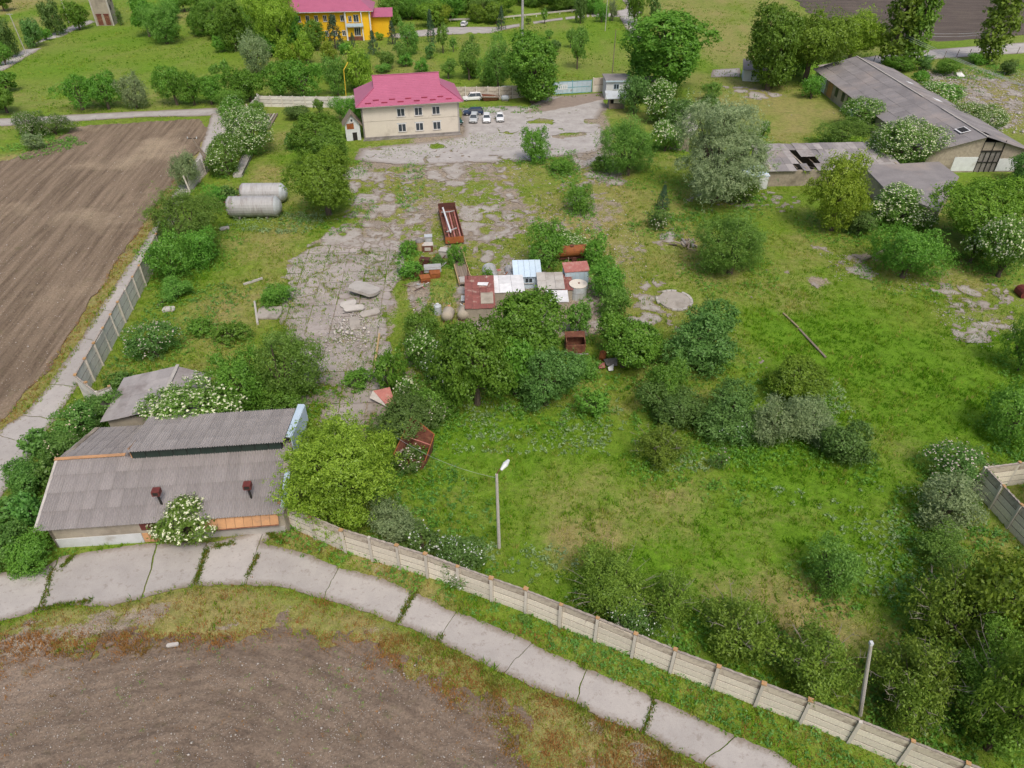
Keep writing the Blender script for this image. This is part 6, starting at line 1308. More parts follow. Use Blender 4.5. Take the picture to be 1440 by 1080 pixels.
TREES = [
 # --- front
 ('bright', 398, 582, 566, 748, 'large yellow green tree between the barn gable and the front fence'),
 ('elder', 213, 702, 298, 778, 'round elder with cream blossoms against the front wall of the barn'),
 ('elder', 222, 540, 338, 598, 'wide elder with cream blossoms between the barn roof and the low shed'),
 ('light', 342, 456, 448, 572, 'airy bright green tree at the left edge of the cracked yard'),
 ('shrub', 298, 488, 372, 580, 'dense green bush left under the airy tree by the yard edge'),
 ('shrub', 360, 530, 425, 582, 'low green bush under the right side of the airy yard tree'),
 ('rose', 176, 442, 246, 508, 'wild rose bush with pinkish blossoms in the left weedy garden'),
 ('shrub', 366, 400, 413, 428, 'small green bush above the square grey slab'),
 ('shrub', 262, 448, 300, 470, 'low bright bush in the grass left of the yard'), ('shrub', 300, 452, 345, 482, 'low leafy weed bush between the rose and the yard'),
 ('light', 205, 263, 312, 352, 'tall light green willow bush behind the left fence end'),
 ('shrub', 202, 330, 262, 398, 'dense green bush hugging the left concrete fence'),
 ('shrub', 257, 320, 309, 374, 'bright rounded bush at the right foot of the tall willow bush'),
 ('light', 222, 392, 268, 422, 'low sprawling bush under the left tree cluster'),
 ('dark', 306, 262, 336, 290, 'dark small bush left of the rear tank'), ('shrub', 282, 262, 322, 292, 'small green bush behind the left willow bush'),
 ('grey', 240, 215, 276, 264, 'feathery bush on the field edge left of the blue fence end'),
 ('olive', 404, 206, 506, 304, 'big dense tree right of the storage tanks, front crown'),
 ('oak', 408, 164, 500, 240, 'big dense tree right of the storage tanks, rear crown'),
 ('elder', 309, 152, 382, 214, 'large cream blossoming elder by the back corner of the side road'),
 ('elderd', 284, 192, 345, 246, 'sparsely blossoming elder beside the leaning double pole'),
 ('elderd', 312, 140, 350, 170, 'small blossoming elder at the end of the side road'),
 ('shrub', 300, 122, 342, 158, 'bright round bush at the road corner outside the back fence'), ('shrub', 348, 142, 374, 166, 'small green bush inside the back fence corner'),
 ('dark', 398, 146, 434, 168, 'dark low bush in front of the back fence left'), ('sapl', 440, 138, 456, 160, 'young shrub against the back fence'), ('dark', 400, 186, 420, 210, 'dark small bush left of the rear dense tree'),
 ('shrub', 464, 132, 508, 170, 'green shrub hiding the back fence beside the shrine hut'),
 # --- central thicket
 ('oak', 682, 410, 800, 522, 'broad bright crowned walnut over the scrap shed roofs'),
 ('oak', 617, 450, 722, 578, 'large dense green tree at the front left of the central thicket'),
 ('dark', 722, 486, 816, 580, 'dark grey green tree at the front right of the central thicket'),
 ('oak', 690, 470, 760, 560, 'green tree filling the middle of the central thicket'),
 ('shrub', 566, 430, 626, 500, 'bright green bush below the metal drum'), ('elderd', 566, 455, 620, 520, 'bush with scattered white blossoms left of the central thicket'),
 ('white', 590, 478, 660, 548, 'white speckled bush at the left flank of the central thicket'),
 ('shrub', 524, 486, 568, 552, 'pointed green bush on the right edge of the cracked yard'), ('shrub', 484, 520, 522, 542, 'low green bush on the cracked yard'),
 ('elder', 556, 528, 592, 566, 'small elder with bright cream blossoms above the rusty hopper'),
 ('dark', 528, 552, 622, 606, 'dark rounded bush directly behind the rusty hopper'), ('rose', 575, 552, 640, 600, 'dark bush with faded pink blossoms behind the rusty hopper'),
 ('rose', 552, 630, 602, 668, 'rose bush with pinkish blossoms in front of the rusty hopper'),
 ('shrub', 580, 535, 640, 590, 'green bush between the elder and the central thicket'),
 ('sapl', 796, 424, 836, 474, 'slim green tree right of the scrap sheds'), ('oak', 832, 442, 926, 526, 'round green tree right of the rusty cab'),
 ('light', 800, 500, 842, 530, 'light weedy bush below the rusty cab'), ('shrub', 812, 546, 858, 590, 'small round olive bush standing alone in front of the thicket'),
 ('dark', 936, 426, 1050, 528, 'large dark round tree right of the middle of the yard'), ('shrub', 905, 503, 962, 572, 'yellow green bush left below the dark round tree'),
 ('dark', 908, 532, 1005, 612, 'dense dark bush in the right hand thicket, left end'), ('dark', 978, 538, 1080, 625, 'dense dark bush in the right hand thicket, middle'),
 ('white', 1005, 578, 1070, 632, 'white blossoming bush in front of the right hand thicket'), ('grey', 1058, 556, 1130, 632, 'greyish bare looking bush in the right hand thicket'),
 ('thorn', 890, 592, 962, 660, 'rounded olive bush standing left in front of the right hand thicket'), ('olive', 1085, 500, 1172, 572, 'yellow olive bush at the end of the long kerb beam'),
 ('dark', 1160, 588, 1232, 660, 'small dark bush at the right tail of the thicket'), ('grey', 1110, 570, 1185, 625, 'grey twiggy bush behind the right tail of the thicket'),
 ('rose', 998, 632, 1030, 664, 'tiny pinkish rose bush alone on the meadow'),
 # --- along the front fence and right
 ('thorn', 800, 768, 925, 882, 'sprawling hawthorn with bare grey twigs behind the front fence, nearest the street lamp'), ('white', 848, 832, 922, 890, 'white flecked bush tucked between the hawthorns and the fence'),
 ('thorn', 898, 802, 978, 888, 'hawthorn right of the white flecked bush behind the front fence'), ('thorn', 982, 832, 1092, 928, 'wide hawthorn with grey dead branches in the middle of the front fence'),
 ('thorn', 1096, 882, 1208, 972, 'dark hawthorn left of the bare concrete pole'), ('thorn', 1228, 900, 1350, 1015, 'large hawthorn right of the bare concrete pole'),
 ('thorn', 1335, 872, 1500, 1045, 'huge hawthorn in the bottom right corner'), ('olive', 1352, 780, 1465, 915, 'yellow olive bush at the right edge below the fence corner'),
 ('light', 1136, 758, 1216, 842, 'feathery yellow green bush alone on the lower right meadow'), ('grey', 1283, 668, 1388, 752, 'grey green willow bush beside the right fence corner'),
 ('rose', 1312, 618, 1400, 690, 'large rose bush with pink white blossoms beside the right fence corner'), ('shrub', 1396, 545, 1470, 625, 'bright bush at the right edge above the fence corner'), ('shrub', 1426, 442, 1480, 525, 'green bush cut by the right edge beside the pale rubble'),
 ('white', 565, 738, 625, 785, 'white flecked low bush behind the fence below the large yellow green tree'), ('white', 612, 756, 684, 810, 'rounded white blossoming bush behind the front fence left of the street lamp'), ('grey', 520, 702, 592, 768, 'bluish green weed bush at the right foot of the large yellow green tree'),
 ('sapl', 728, 862, 746, 880, 'bluish green plant growing out of the verge below the fence'),
 ('thorn', 1285, 800, 1400, 925, 'dense hawthorn above the bottom right corner, left of the yellow olive bush'), ('thorn', 1385, 905, 1500, 1070, 'hawthorn cut by the right edge near the bottom'), ('thorn', 1245, 940, 1330, 1035, 'hawthorn close behind the fence right of the bare concrete pole'), ('light', 1290, 745, 1360, 800, 'loose yellow green weeds bush below the grey green willow bush'),
 # --- right hand yard
 ('bright', 1142, 226, 1224, 325, 'upright bright green tree in front of the ruined stable'), ('elder', 1216, 262, 1304, 322, 'broad elder with cream blossoms in front of the annex'), ('shrub', 1236, 308, 1330, 396, 'rounded green bush in front of the blossoming elder'), ('dark', 1190, 298, 1232, 332, 'small dark green bush between the upright tree and the elder'),
 ('olive', 1320, 240, 1460, 352, 'massive olive green tree in front of the warehouse gable'), ('elder', 1384, 305, 1460, 392, 'elder with many blossoms at the right edge'), ('elder', 1350, 318, 1400, 372, 'smaller elder in front of the massive olive green tree'), ('dark', 1422, 212, 1470, 260, 'dark bush at the right edge beside the warehouse gable'),
 ('elder', 1228, 166, 1320, 238, 'large elder full of cream blossoms leaning on the annex'), ('light', 1155, 162, 1232, 208, 'light green bush behind the ruined stable roof'), ('elderd', 1182, 140, 1240, 182, 'green elder against the long side of the warehouse'), ('shrub', 1130, 105, 1158, 138, 'small bush by the warehouse far corner'),
 ('elder', 1296, 116, 1356, 152, 'yellow green elder on the far side of the warehouse, upper'), ('elder', 1346, 145, 1415, 188, 'yellow green elder on the far side of the warehouse, lower'),
 ('willow', 948, 152, 1080, 284, 'big silvery willow left of the ruined stable'), ('light', 982, 290, 1088, 390, 'large feathery light green bush below the silvery willow'), ('shrub', 1062, 205, 1090, 232, 'thin bush right of the silvery willow'), ('elderd', 1020, 245, 1070, 285, 'dark leafy bush under the willow'),
 ('conif', 922, 262, 944, 294, 'small dark pointed bush above the faded rose'), ('rose', 910, 290, 946, 322, 'dark bush with faded blossoms in the middle right yard'),
 ('light', 845, 162, 928, 246, 'feathery mid green tree at the right end of the paved yard'), ('elder', 898, 120, 960, 172, 'elder with yellow blossoms behind the gatehouse'), ('elder', 918, 166, 958, 212, 'small blossoming elder left of the masonry gable remnant'), ('dark', 935, 142, 975, 185, 'dark bush behind the masonry gable remnant'),
 ('dark', 978, 132, 1020, 166, 'dark straggling bush above the silvery willow'), ('dark', 873, 112, 912, 158, 'dark green tree pressed against the gatehouse'), ('shrub', 1068, 168, 1082, 192, 'tiny bush in the dry grass above the ruined stable'),
 ('oak', 864, 26, 1010, 130, 'huge round dark green tree behind the gatehouse'), ('oak', 1045, 22, 1135, 122, 'left crown of the great tree group above the white hut'), ('olive', 1098, 15, 1190, 112, 'middle crown of the great tree group above the white hut'), ('bright', 1166, 24, 1238, 86, 'yellow green right crown of the great tree group'),
 ('shrub', 730, 178, 771, 226, 'compact round dark green sapling on the edge of the paved yard'), ('shrub', 794, 256, 832, 298, 'green bush on the edge of the patchy yard'), ('shrub', 770, 222, 808, 240, 'low weed hedge below the round sapling'),
 ('shrub', 744, 312, 800, 378, 'green bush left of the orange tank trailer'), ('elder', 778, 324, 822, 352, 'small bright elder above the orange tank trailer'), ('shrub', 816, 330, 852, 376, 'green bush right of the orange tank trailer'), ('shrub', 824, 364, 880, 422, 'dense bush right of the bluish cabin'), ('light', 845, 400, 885, 448, 'weedy bush tailing down the line right of the cabin'),
 ('shrub', 630, 340, 656, 374, 'weed bush growing over the end of the dump body'), ('shrub', 560, 336, 586, 360, 'green weed bush left of the yellow bin'), ('shrub', 556, 362, 592, 392, 'green weed bush left of the tractor wreck'), ('shrub', 676, 376, 694, 404, 'small bush left of the wide arched shelter'), ('dark', 604, 358, 626, 376, 'dark weeds behind the tractor wreck'),
 # --- behind the yard wall
 ('oak', 702, 58, 798, 142, 'large tree around the tall mast behind the yard wall'), ('light', 678, 58, 722, 122, 'light tree left of the mast tree'), ('sapl', 642, 62, 676, 110, 'light sapling right behind the pink roof'), ('sapl', 618, 84, 642, 110, 'small sapling touching the pink roof ridge'),
 ('sapl', 800, 42, 826, 94, 'slender bright double tree on the lawn right of the mast'), ('sapl', 794, 40, 812, 66, 'small sapling left above the slender double tree'), ('dark', 772, 56, 790, 72, 'small dark ball bush right of the mast tree'), ('sapl', 765, 42, 780, 54, 'low spiky plant on the lawn near the mast'),
 ('conif', 697, 12, 713, 40, 'dark slim tree at the front edge of the upper road'), ('sapl', 738, 24, 748, 34, 'small sapling beside the upper road left of the mast'), ('sapl', 760, 12, 772, 32, 'young tree beside the upper road right of the mast'), ('dark', 808, -8, 826, 30, 'dark tree standing on the upper road verge'),
 ('shrub', 838, 4, 856, 30, 'round shrub on the corner of the upper road'), ('grey', 856, 2, 868, 28, 'thin greyish tree on the corner of the upper road'), ('oak', 882, -30, 908, 30, 'tree with visible trunk beside the footpath'), ('dark', 914, -2, 928, 24, 'dark slim tree right of the footpath'),
 ('conif', 597, 18, 613, 58, 'dark conical tree left of the upper road end'), ('light', 560, 34, 590, 74, 'pale green tree right of the yellow building'), ('conif', 542, 32, 560, 60, 'dark conifer right of the yellow building'), ('dark', 596, 62, 612, 82, 'small dark round tree on the lawn'), ('sapl', 612, 30, 632, 72, 'thin pale tree below the parked white car'), ('sapl', 632, 52, 642, 72, 'tiny sapling on the lawn left of the mast'), ('sapl', 660, 48, 668, 62, 'thin sapling on the lawn beside the road bend'),
 ('oak', 530, -5, 560, 40, 'dark tree beside the yellow building right wall'), ('sapl', 524, 90, 548, 102, 'low bush peeking over the pink roof left'),
 # --- left meadow orchard row
 ('orch', 84, 108, 132, 154, 'leftmost tree of the orchard row beyond the lane'), ('orch', 124, 104, 166, 152, 'second tree of the orchard row beyond the lane'), ('grey', 164, 98, 206, 150, 'pale thin tree in the middle of the orchard row'), ('orch', 222, 94, 262, 146, 'olive tree right of the gap in the orchard row'),
 ('orch', 248, 98, 286, 146, 'dark tree of the orchard row, third from its right end'), ('orch', 274, 106, 312, 146, 'orchard tree with a white washed trunk'), ('sapl', 296, 88, 310, 110, 'small sapling above the orchard row'), ('sapl', 308, 84, 326, 112, 'small dark sapling above the right end of the orchard row'),
 ('oak', -18, 98, 26, 130, 'dark tree at the left edge beyond the lane, upper'), ('oak', -20, 118, 24, 158, 'dark tree at the left edge beyond the lane, lower'), ('rose', 14, 154, 62, 190, 'dark bush with faded blossoms on the green bank, left part'), ('rose', 50, 162, 96, 190, 'dark bush with faded blossoms on the green bank, right part'), ('grey', 32, 186, 60, 210, 'small grey bush on the green bank'),
 ('oak', 92, 6, 120, 40, 'olive tree beside the tower on the dirt track'), ('dark', 58, 4, 88, 46, 'dark tree beside the dirt track left of the tower'), ('dark', 28, 28, 56, 64, 'dark tree behind the leaning track pole'), ('dark', -5, 34, 20, 78, 'dark pointed tree at the upper left edge'), ('shrub', -10, 62, 14, 90, 'bush at the left edge beside the dirt track'), ('shrub', 56, 40, 70, 56, 'small bush on the track verge'), ('dark', 163, 12, 172, 34, 'small dark bush at the tower foot'),
 ('oak', 182, -4, 222, 48, 'dark tree right of the tower'), ('light', 198, 4, 256, 58, 'tree with drooping light crown right of the tower'), ('shrub', 262, -6, 312, 46, 'tree group member above the lawn, left'), ('oak', 300, 8, 350, 68, 'large tree above the lawn left of the yellow building'), ('grey', 328, 40, 378, 100, 'silver green tree in front of the yellow building trees'), ('bright', 350, -14, 422, 72, 'tall bright tree at the left end of the yellow building'), ('bright', 398, 0, 420, 30, 'bright crown touching the yellow building left end'), ('shrub', 240, 38, 252, 52, 'low bush below the drooping tree'),
 ('orch', 324, 96, 372, 142, 'round dense tree behind the back fence corner'), ('orch', 366, 86, 408, 140, 'wide tree behind the back fence, left'), ('orch', 396, 88, 450, 140, 'wide tree behind the back fence, right'), ('light', 456, 82, 488, 132, 'loose light tree left of the yellow gas pipe'), ('bright', 484, 78, 522, 130, 'bright tree right of the yellow gas pipe'),
 ('bright', 386, 60, 414, 90, 'small yellow green tree below the yellow building, leftmost of three'), ('bright', 416, 52, 442, 88, 'small yellow green tree below the yellow building, middle of three'), ('bright', 450, 62, 474, 86, 'small yellow green tree below the yellow building, rightmost of three'), ('shrub', 436, 88, 458, 104, 'low shrub between the lawns above the back fence'),
 ('oak', 424, 30, 460, 68, 'dark tree in front of the yellow building, left'), ('conif', 454, 25, 484, 66, 'dark spruce in front of the yellow building'), ('conif', 514, 46, 534, 74, 'low dark yew right of the yellow building steps'), ('conif', 490, 48, 502, 66, 'tiny conifer by the yellow building steps'), ('bright', 528, 46, 540, 56, 'yellow flowering bush right of the yellow building'), ('light', 500, 74, 520, 100, 'light bush left behind the pink roof'),
 ('oak', 392, 16, 430, 70, 'dark tree hiding the left part of the yellow facade'), ('sapl', 530, 70, 560, 96, 'thin sapling behind the pink roof'), ('sapl', 556, 60, 582, 88, 'pale sapling above the pink roof'),
 # --- far right
 ('poplar', 1254, -72, 1300, 84, 'left poplar of the pair beside the country road'), ('poplar', 1284, -60, 1322, 88, 'right poplar of the pair beside the country road'), ('poplar', 1394, -66, 1440, 78, 'tall poplar at the right edge of the country road'),
 ('shrub', 1250, 78, 1290, 100, 'low bush at the foot of the poplar pair'), ('dark', 1288, 80, 1312, 98, 'dark bush hiding the car under the poplars'), ('shrub', 1360, 74, 1385, 90, 'bush at the wire fence left of the leaning pole'), ('dark', 1408, 86, 1430, 104, 'small dark bush on the waste ground'), ('shrub', 1284, 98, 1306, 116, 'weed bush at the far side of the warehouse roof'), ('shrub', 1310, 88, 1352, 96, 'low weeds along the wire fence'),
]
for tdef in TREES: plant(*tdef)
# brambles left of the barn
for i, (u0, v0, u1, v1, k, lab) in enumerate([
 (120, 545, 180, 595, 'bramble', 'bramble thicket next to the low shed wall'), (80, 562, 140, 620, 'brambf', 'bramble thicket with tan blossoms by the side road slabs'), (60, 600, 122, 655, 'brambf', 'bramble thicket with pale blossoms beside the barn verge, upper'),
 (28, 598, 84, 650, 'bramble', 'bramble thicket spreading onto the side road, upper'), (8, 640, 70, 700, 'bramble', 'bramble thicket spreading onto the side road, lower'), (48, 640, 96, 690, 'bramble', 'bramble thicket beside the barn verge, middle'),
 (-20, 690, 40, 745, 'bramble', 'bramble thicket at the left edge, upper'), (18, 690, 66, 745, 'bramble', 'bramble thicket beside the barn eave'), (-25, 735, 45, 800, 'bramble', 'bramble thicket at the left edge, lower'), (8, 748, 76, 800, 'shrub', 'bright green bramble thicket at the front corner of the barn'),
 (150, 520, 190, 548, 'bramble', 'low bramble at the fence corner'), (96, 570, 150, 610, 'bramble', 'bramble between the side road and the barn back roof')]):
    plant(k, u0, v0, u1, v1, lab)
# the belt of trees beyond the upper road: alike at this distance
rr = random.Random(21); k = 0
for (u, v, s, l) in ((352, 30, 22, 'dark tree left of the tall bright tree'), (372, 52, 18, 'round tree under the tall bright tree'), (396, 44, 18, 'green tree at the foot of the yellow building left end'), (412, 74, 12, 'small bush above the wide back fence tree'), (500, 112, 13, 'bush between the gas pipe and the pink roof'), (470, 106, 12, 'round bush left of the gas pipe foot'), (338, 118, 14, 'low tree joining the orchard row to the back fence trees'), (570, 84, 10, 'low shrub above the pink roof ridge'), (592, 92, 10, 'low bush on the lawn above the pink roof'), (662, 100, 11, 'bush right of the pink roof ridge'), (700, 96, 16, 'green tree left behind the mast tree'), (742, 122, 16, 'low green foliage under the mast tree'), (686, 112, 12, 'shrub above the parked white car'), (548, 22, 14, 'green tree behind the dark conifer'), (578, 12, 16, 'green tree above the upper road end'), (486, 68, 9, 'shrub below the yellow building steps'), (232, 28, 18, 'rounded tree between the drooping tree and the group'), (284, 30, 18, 'green tree in the group above the lawn, middle'), (322, 26, 18, 'green tree in the group above the lawn, right'), (845, 228, 14, 'low weeds under the feathery tree'), (1120, 90, 18, 'lower foliage of the great tree group beside the warehouse'), (1090, 105, 14, 'low foliage right of the white hut'), (1200, 205, 14, 'bush beside the warehouse wall'), (1000, 130, 14, 'shrub under the huge round tree')):
    plant(rr.choice(('oak', 'shrub', 'bright', 'light')), u - s, v - s * .85, u + s, v + s * .85, l)
for (ua, ub, va, vb, n) in ((556, 700, -22, 22, 19), (700, 840, -25, 6, 17), (540, 860, -70, -25, 22)):
    for i in range(n):
        u = ua + (ub - ua) * (i + rr.random()) / n; v = rr.uniform(va, vb); s = rr.uniform(13, 22)
        plant(rr.choice(('oak', 'shrub', 'bright', 'olive', 'oak', 'light')), u - s, v - s * .8, u + s, v + s * .8, 'one of the green trees massed along the far side of the upper road', 'trees massed beyond the upper road')
for (u, v, s) in ((-60, 40, 24), (-90, 70, 20), (-40, 0, 20), (0, 0, 14), (225, -40, 25), (290, -60, 30), (340, -50, 30), (410, -60, 30), (480, -70, 30), (950, -60, 16), (1530, 90, 40), (1520, 300, 50), (1560, 700, 60), (1500, 950, 60)):
    plant('oak', u - s, v - s, u + s, v + s, 'one of the dark trees at or beyond the picture edge', 'trees beyond the picture edges')
for (u, v, s) in ((282, -8, 18), (318, -10, 20), (255, -2, 16), (240, 12, 14), (372, 14, 22), (378, 62, 16), (300, 42, 12), (310, 62, 10)):
    plant('oak', u - s, v - s, u + s, v + s, 'one of the dark green trees massed left of the yellow building', 'trees massed left of the yellow building')

# ---- grasses, weeds
def tufts(name, label, P, hgt, blades, width, m_attr, m, seed, spread=.08, droop=.5):
    """P (n,3) roots; every tuft is a few bent blades; tone per tuft"""
    r = np.random.default_rng(seed); n = len(P); nb = n * blades; root = np.repeat(P, blades, 0) + np.concatenate([r.normal(0, spread, (nb, 2)), np.zeros((nb, 1))], 1)
    hh = np.repeat(hgt, blades) * r.uniform(.6, 1.2, nb); a = r.uniform(0, 6.283, nb); d = np.stack([np.cos(a), np.sin(a)], 1); w = width * r.uniform(.6, 1.4, nb)
    sd_ = np.stack([-d[:, 1], d[:, 0]], 1) * w[:, None] / 2; lean = r.uniform(.1, droop, nb)
    b0 = np.concatenate([root[:, :2] - sd_, root[:, 2:]], 1); b1 = np.concatenate([root[:, :2] + sd_, root[:, 2:]], 1)
    tip = np.concatenate([root[:, :2] + d * (lean * hh)[:, None], root[:, 2:] + hh[:, None] * .85], 1)
    V = np.stack([b0, b1, tip], 1).reshape(-1, 3); tn = np.clip(np.repeat(m_attr, blades) + r.normal(0, .12, nb), 0, 1)
    return tag(link(name, np_mesh(name, V, np.arange(nb * 3).reshape(-1, 3), m, 3, {'tone': np.repeat(tn, 3)})), label, 'grass', kind='stuff')
def tuftmat(name, stops):
    b = NB(name); c = b.ramp(b.attr('tone'), stops); d = b.n('ShaderNodeBsdfDiffuse'); t = b.n('ShaderNodeBsdfTranslucent'); b.l(c, d.inputs[0]); b.l(c, t.inputs[0])
    m1 = b.n('ShaderNodeMixShader'); m1.inputs[0].default_value = .3; b.l(d.outputs[0], m1.inputs[1]); b.l(t.outputs[0], m1.inputs[2]); o = b.n('ShaderNodeOutputMaterial'); b.l(m1.outputs[0], o.inputs[0]); return b.m
TM = tuftmat('grass_blades', [(0, (.070, .200, .008)), (.4, (.165, .300, .016)), (.7, (.290, .320, .055)), (1, (.420, .350, .120))])
TG = tuftmat('verge_weeds', [(0, (.075, .185, .012)), (.36, (.150, .190, .025)), (.62, (.260, .165, .045)), (1, (.370, .185, .065))])
r = np.random.default_rng(77)
def scatter(n, x0, x1, y0, y1, dens):
    x = r.uniform(x0, x1, n); y = r.uniform(y0, y1, n); k = (np.abs(x) < y * .80 + 16) & (dens(x, y) > r.random(n)); return x[k], y[k]
def blocked(x, y):
    b_ = np.zeros(x.shape, bool)
    for poly in (P_FIELD_L, P_ROADL, P_ROADF, P_SOILF): b_ |= sdf(poly, x, y) > .15
    b_ |= sdf([(-40, 40), (-20, 43), (-22, 54), (-42, 53)], x, y) > 0
    return b_
def gdens(x, y):
    d_, l_, bb = ground_attrs(x, y); return np.clip(1.15 - bb * 1.6, 0, 1) * ~blocked(x, y) * np.clip(75 / y, .25, 1)
x, y = scatter(125000, -58, 66, 18, 150, gdens)
d_, l_, bb = ground_attrs(x, y)
hg = np.clip(.16 + .45 * l_ * fbm(x, y, 1.2, 3, 201) + .14 * l_ + .08 * r.random(len(x)), .07, .6) * np.where(y > 95, .8, 1)
tn = np.clip(.34 + .50 * d_ - .35 * l_ + .40 * fbm(x, y, 1.2, 4, 202), 0, 1)
tufts('grass', 'uneven green and straw coloured grass covering the meadows and yards', np.stack([x, y, np.full(len(x), .05)], 1), hg, 5, .075, tn, TM, 5, .13, .9)
x, y = scatter(60000, -58, 66, 18, 120, lambda x, y: gdens(x, y) * sstep(.05, .35, fbm(x, y, 2.2, 4, 231)) * .8)
tufts('tall_grass', 'taller straw tipped grass clumps standing in the meadows', np.stack([x, y, np.full(len(x), .08)], 1), .3 + .35 * r.random(len(x)), 6, .06, np.clip(r.normal(.42, .3, len(x)), 0, 1), TM, 15, .12, .8)
x, y = scatter(42000, -200, 120, 150, 300, lambda x, y: ((y > 176) | (x < -62)) * np.clip(.35 + .9 * fbm(x, y, 7, 4, 241), 0, 1) * (sdf(P_FIELD_L, x, y) < 0) * (sdf(P_TOPROAD, x, y) < 0) * (sdf(P_FARLANE, x, y) < 0) * (sdf(P_ROADR, x, y) < 0))
tufts('far_grass', 'grass clumps on the far lawns and meadows', np.stack([x, y, np.full(len(x), .08)], 1), .25 + .35 * r.random(len(x)), 4, .16, np.clip(.3 + .7 * fbm(x, y, 5, 4, 243) + r.normal(0, .1, len(x)), 0, 1), TM, 16, .3, 1.0)
# weedy verge between the stony field, the road and the fence
def vd(x, y):
    a = sstep(-.2, .2, sdf(P_BELOW, x, y)) * np.clip(.75 + .8 * fbm(x, y, 1.5, 3, 204), .1, 1); a = a * (sdf(P_ROADF, x, y) < -.12) * (y < 37)
    c = (1 - sstep(1.4, 2.6, line_d([(-20.2, 42.0), (-7, 36.4), (6.4, 30.4), (20, 24), (37, 15.9)], x, y))) * (sdf(P_ROADF, x, y) < -.1)
    e = (1 - sstep(.6, 2.4, -sdf(P_FIELD_L, x, y))) * (sdf(P_FIELD_L, x, y) < .4) * (sdf(P_ROADL, x, y) < -.1) * (y < 130)
    s_ = sdf(P_SOILF, x, y) + 1.5 * fbm(x, y, 1.1, 4, 233); a = a * np.where(s_ < .4, 1.0, .05 + .8 * np.exp(-np.maximum(s_ - .4, 0) / .8))
    return np.maximum(np.maximum(a, c), e * .8) * (sdf([(-40, 40), (-20, 43), (-22, 54), (-42, 53)], x, y) < 0)
x, y = scatter(115000, -62, 40, 12, 130, vd)
x2, y2 = scatter(62000, -46, 32, 10, 32, lambda x, y: (sdf(P_BELOW, x, y) > .1) * (sdf(P_SOILF, x, y) + 1.5 * fbm(x, y, 1.1, 4, 233) < .6) * np.clip(.8 + .7 * fbm(x, y, 1.4, 3, 235), .15, 1))
x, y = np.concatenate([x, x2]), np.concatenate([y, y2])
road_near = sstep(-1.8, -.2, sdf(P_ROADF, x, y)); fenceside = (y > 30.5 - (x - 6) * .5).astype(float)
tn = np.clip(.98 + .65 * fbm(x, y, 1.6, 4, 206) - .32 * road_near - .38 * fenceside * sstep(0, 10, x + 12), 0, 1)
tufts('verge_weeds', 'brown and green weeds on the verges along the roads', np.stack([x, y, np.full(len(x), .05)], 1), np.clip(.16 + .22 * fbm(x, y, 1.3, 3, 207) + .1 * r.random(len(x)), .06, .5), 5, .06, tn, TG, 6, .12, .9)
# weeds in the cracks and on the field, leafy weeds
def leafy(name, label, P, hgt, nleaf, size, m, seed, tone=None):
    r2 = np.random.default_rng(seed); n = len(P); C = np.repeat(P, 4, 0) + np.concatenate([r2.normal(0, 1, (n * 4, 2)) * np.repeat(hgt, 4)[:, None] * .5, (r2.random(n * 4) * np.repeat(hgt, 4))[:, None]], 1)
    N = r2.normal(0, .5, (n * 4, 3)) + [0, 0, 1]; me = leaves_mesh(name, C, N, nleaf, .07, size, .5, m, r2, .6, .4, np.repeat(tone, 4) if tone is not None else None, .7)
    return tag(link(name, me), label, 'weeds', kind='stuff')
x, y = scatter(16000, -20, 40, 15, 43, lambda x, y: (1 - sstep(1.0, 2.2, line_d([(-12, 38.4), (-7, 36.2), (6.4, 30.2), (20, 23.8), (37, 15.7)], x, y))) * (sdf(P_ROADF, x, y) < -.2) * (.25 + .75 * sstep(-6, 8, x)) * .5)
leafy('verge_plants', 'leafy green weeds growing along the foot of the front fence', np.stack([x, y, np.full(len(x), .05)], 1), .2 + .35 * r.random(len(x)), 3, .10, LEAF['bramble'], 11)
WEED = [([(470, 300), (340, 300), (320, 320), (420, 330)], .5, 'grey'), ([(760, 150), (650, 150), (650, 158), (760, 160)], .25, 'shrub'), ([(560, 232), (590, 232), (590, 300), (566, 300)], .32, 'shrub'), ([(770, 210), (805, 215), (880, 440), (850, 450), (800, 300)], .4, 'shrub'),
        ([(590, 400), (640, 400), (640, 440), (600, 440)], .2, 'shrub'), ([(650, 560), (880, 570), (850, 640), (640, 640)], .3, 'grey'), ([(900, 640), (990, 610), (1010, 650), (930, 670)], .45, 'grey'), ([(1100, 530), (1180, 545), (1190, 590), (1110, 600)], .4, 'grey'),
        ([(1080, 690), (1280, 680), (1310, 760), (1230, 850), (1180, 740)], .22, 'grey'), ([(1270, 740), (1440, 760), (1440, 900), (1300, 920), (1240, 840)], .5, 'bramble'), ([(620, 650), (700, 700), (690, 780), (600, 740)], .25, 'bramble'),
        ([(660, 770), (840, 850), (980, 920), (1000, 890), (850, 800), (740, 770)], .35, 'grey'), ([(190, 500), (330, 470), (350, 400), (230, 400), (150, 540)], .3, 'bramble'), ([(1000, 930), (1300, 1040), (1440, 1080), (1440, 1000), (1250, 990), (1050, 920)], .4, 'bramble'),
        ([(1300, 95), (1440, 92), (1440, 110), (1330, 112)], .4, 'shrub'), ([(1420, 560), (1440, 640), (1440, 720), (1400, 650)], .4, 'bramble'), ([(0, 210), (90, 190), (120, 205), (30, 225)], .5, 'shrub'), ([(930, 300), (985, 300), (980, 340), (930, 345)], .3, 'bramble'), ([(500, 600), (620, 640), (600, 740), (480, 700)], .3, 'bramble')]
cats = {}
under = []
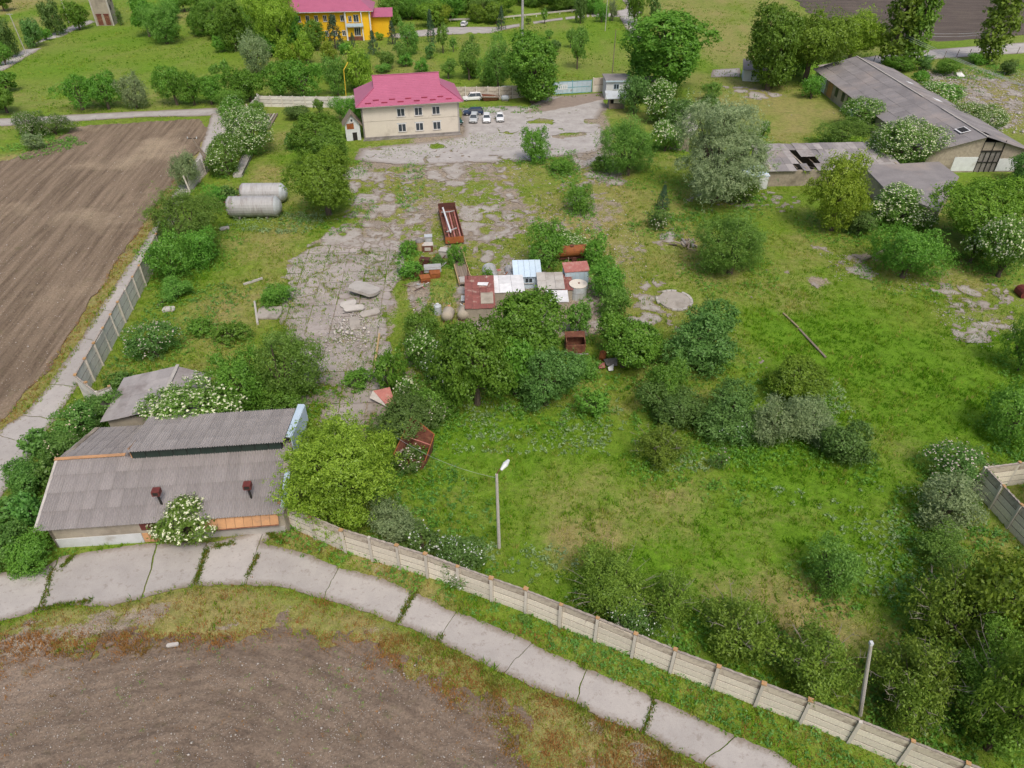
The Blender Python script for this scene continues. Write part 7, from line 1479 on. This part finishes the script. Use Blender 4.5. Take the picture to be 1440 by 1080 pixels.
for o in [o for o in bpy.data.objects if o.type == 'EMPTY' and o.get('category') in ('bush', 'tree') and o.location.y < 150]:
    ch = o.children[0]; R_o = max(abs(v.co.x) for v in ch.data.vertices) * o.scale.x if 0 else o.scale.x * {True: 1}.get(True) * ch.data.get('R', 3.0)
    n_ = int(14 * R_o * R_o ** .5); a_ = r.uniform(0, 6.283, n_); q_ = R_o * r.uniform(.55, 1.25, n_)
    under.append(np.stack([o.location.x + np.cos(a_) * q_, o.location.y + np.sin(a_) * q_, np.full(n_, .05)], 1))
under = np.concatenate(under); under = under[~blocked(under[:, 0], under[:, 1]) & (sdf(P_APRON, under[:, 0], under[:, 1]) < 0)]
leafy('undergrowth', 'low leafy undergrowth round the feet of the bushes and trees', under, .25 + .55 * r.random(len(under)), 3, .13, LEAF['shrub'], 31)
for pts, dn, kd in WEED:
    poly = PW(pts); Pn = np.array(poly); A_ = abs(sum(poly[i][0] * poly[(i+1) % len(poly)][1] - poly[(i+1) % len(poly)][0] * poly[i][1] for i in range(len(poly)))) / 2
    n = int(A_ * 6 * dn); n = min(n, 1800); P_ = in_poly(poly, .05, -.8, lambda x, y: np.clip(.5 + .9 * fbm(x, y, 3, 3, 209), 0, 1))(r, n); cats.setdefault(kd, []).append(P_)
for kd, L_ in cats.items():
    P_ = np.concatenate(L_); leafy('meadow_weeds', {'grey': 'bluish grey leafy weeds in loose colonies on the meadow', 'shrub': 'fresh green nettle like weeds along the yard edges', 'bramble': 'broad green weeds under the bushes and along fences'}[kd], P_, .2 + .4 * r.random(len(P_)), 3, .13, LEAF[kd if kd != 'shrub' else 'sapl'], 30)
x, y = scatter(4200, -45, 8, 13, 34, lambda x, y: (sdf(P_SOILF, x, y) > .2) * np.clip(.1 + .8 * fbm(x, y, 3, 3, 220), 0, 1))
leafy('field_weeds', 'small green weeds sprouting on the stony field', np.stack([x, y, np.full(len(x), .12)], 1), .06 + .1 * r.random(len(x)), 2, .05, LEAF['sapl'], 41)
# grass in the joints of the road and the yard
xs_, ys_ = [], []
for (u0, v0), (u1, v1), n in (((60, 858), (74, 800), 120), ((275, 822), (292, 772), 260), ((348, 812), (364, 780), 120), ((560, 876), (584, 832), 200), ((905, 1032), (920, 982), 90), ((50, 858), (130, 845), 200), ((85, 800), (105, 782), 90), ((300, 770), (330, 764), 120), ((376, 750), (400, 765), 160), ((616, 902), (622, 895), 30), ((820, 940), (822, 936), 12)):
    f = r.random(n); p, q = np.array(G2(u0, v0)), np.array(G2(u1, v1)); L_ = p + (q - p) * f[:, None] + r.normal(0, .13, (n, 2)); xs_.append(L_[:, 0]); ys_.append(L_[:, 1])
x = np.concatenate(xs_); y = np.concatenate(ys_)
tufts('crack_grass', 'green grass growing in the joints of the front road slabs', np.stack([x, y, np.full(len(x), .07)], 1), .12 + .15 * r.random(len(x)), 5, .05, np.clip(r.normal(.25, .2, len(x)), 0, 1), TG, 8, .06, .9)
PYn = np.array(P_YARDL); x, y = scatter(42000, PYn[:, 0].min(), PYn[:, 0].max(), PYn[:, 1].min(), PYn[:, 1].max(), lambda x, y: (sdf(P_YARDL, x, y) > -.5) * (FY0(x, y) < .05) * .8)
tufts('crack_grass', 'grass and moss in the broken parts of the cracked slab yard', np.stack([x, y, np.full(len(x), .05)], 1), .07 + .14 * r.random(len(x)), 4, .06, np.clip(r.normal(.45, .2, len(x)), 0, 1), TM, 9, .08, .9)
ids = []
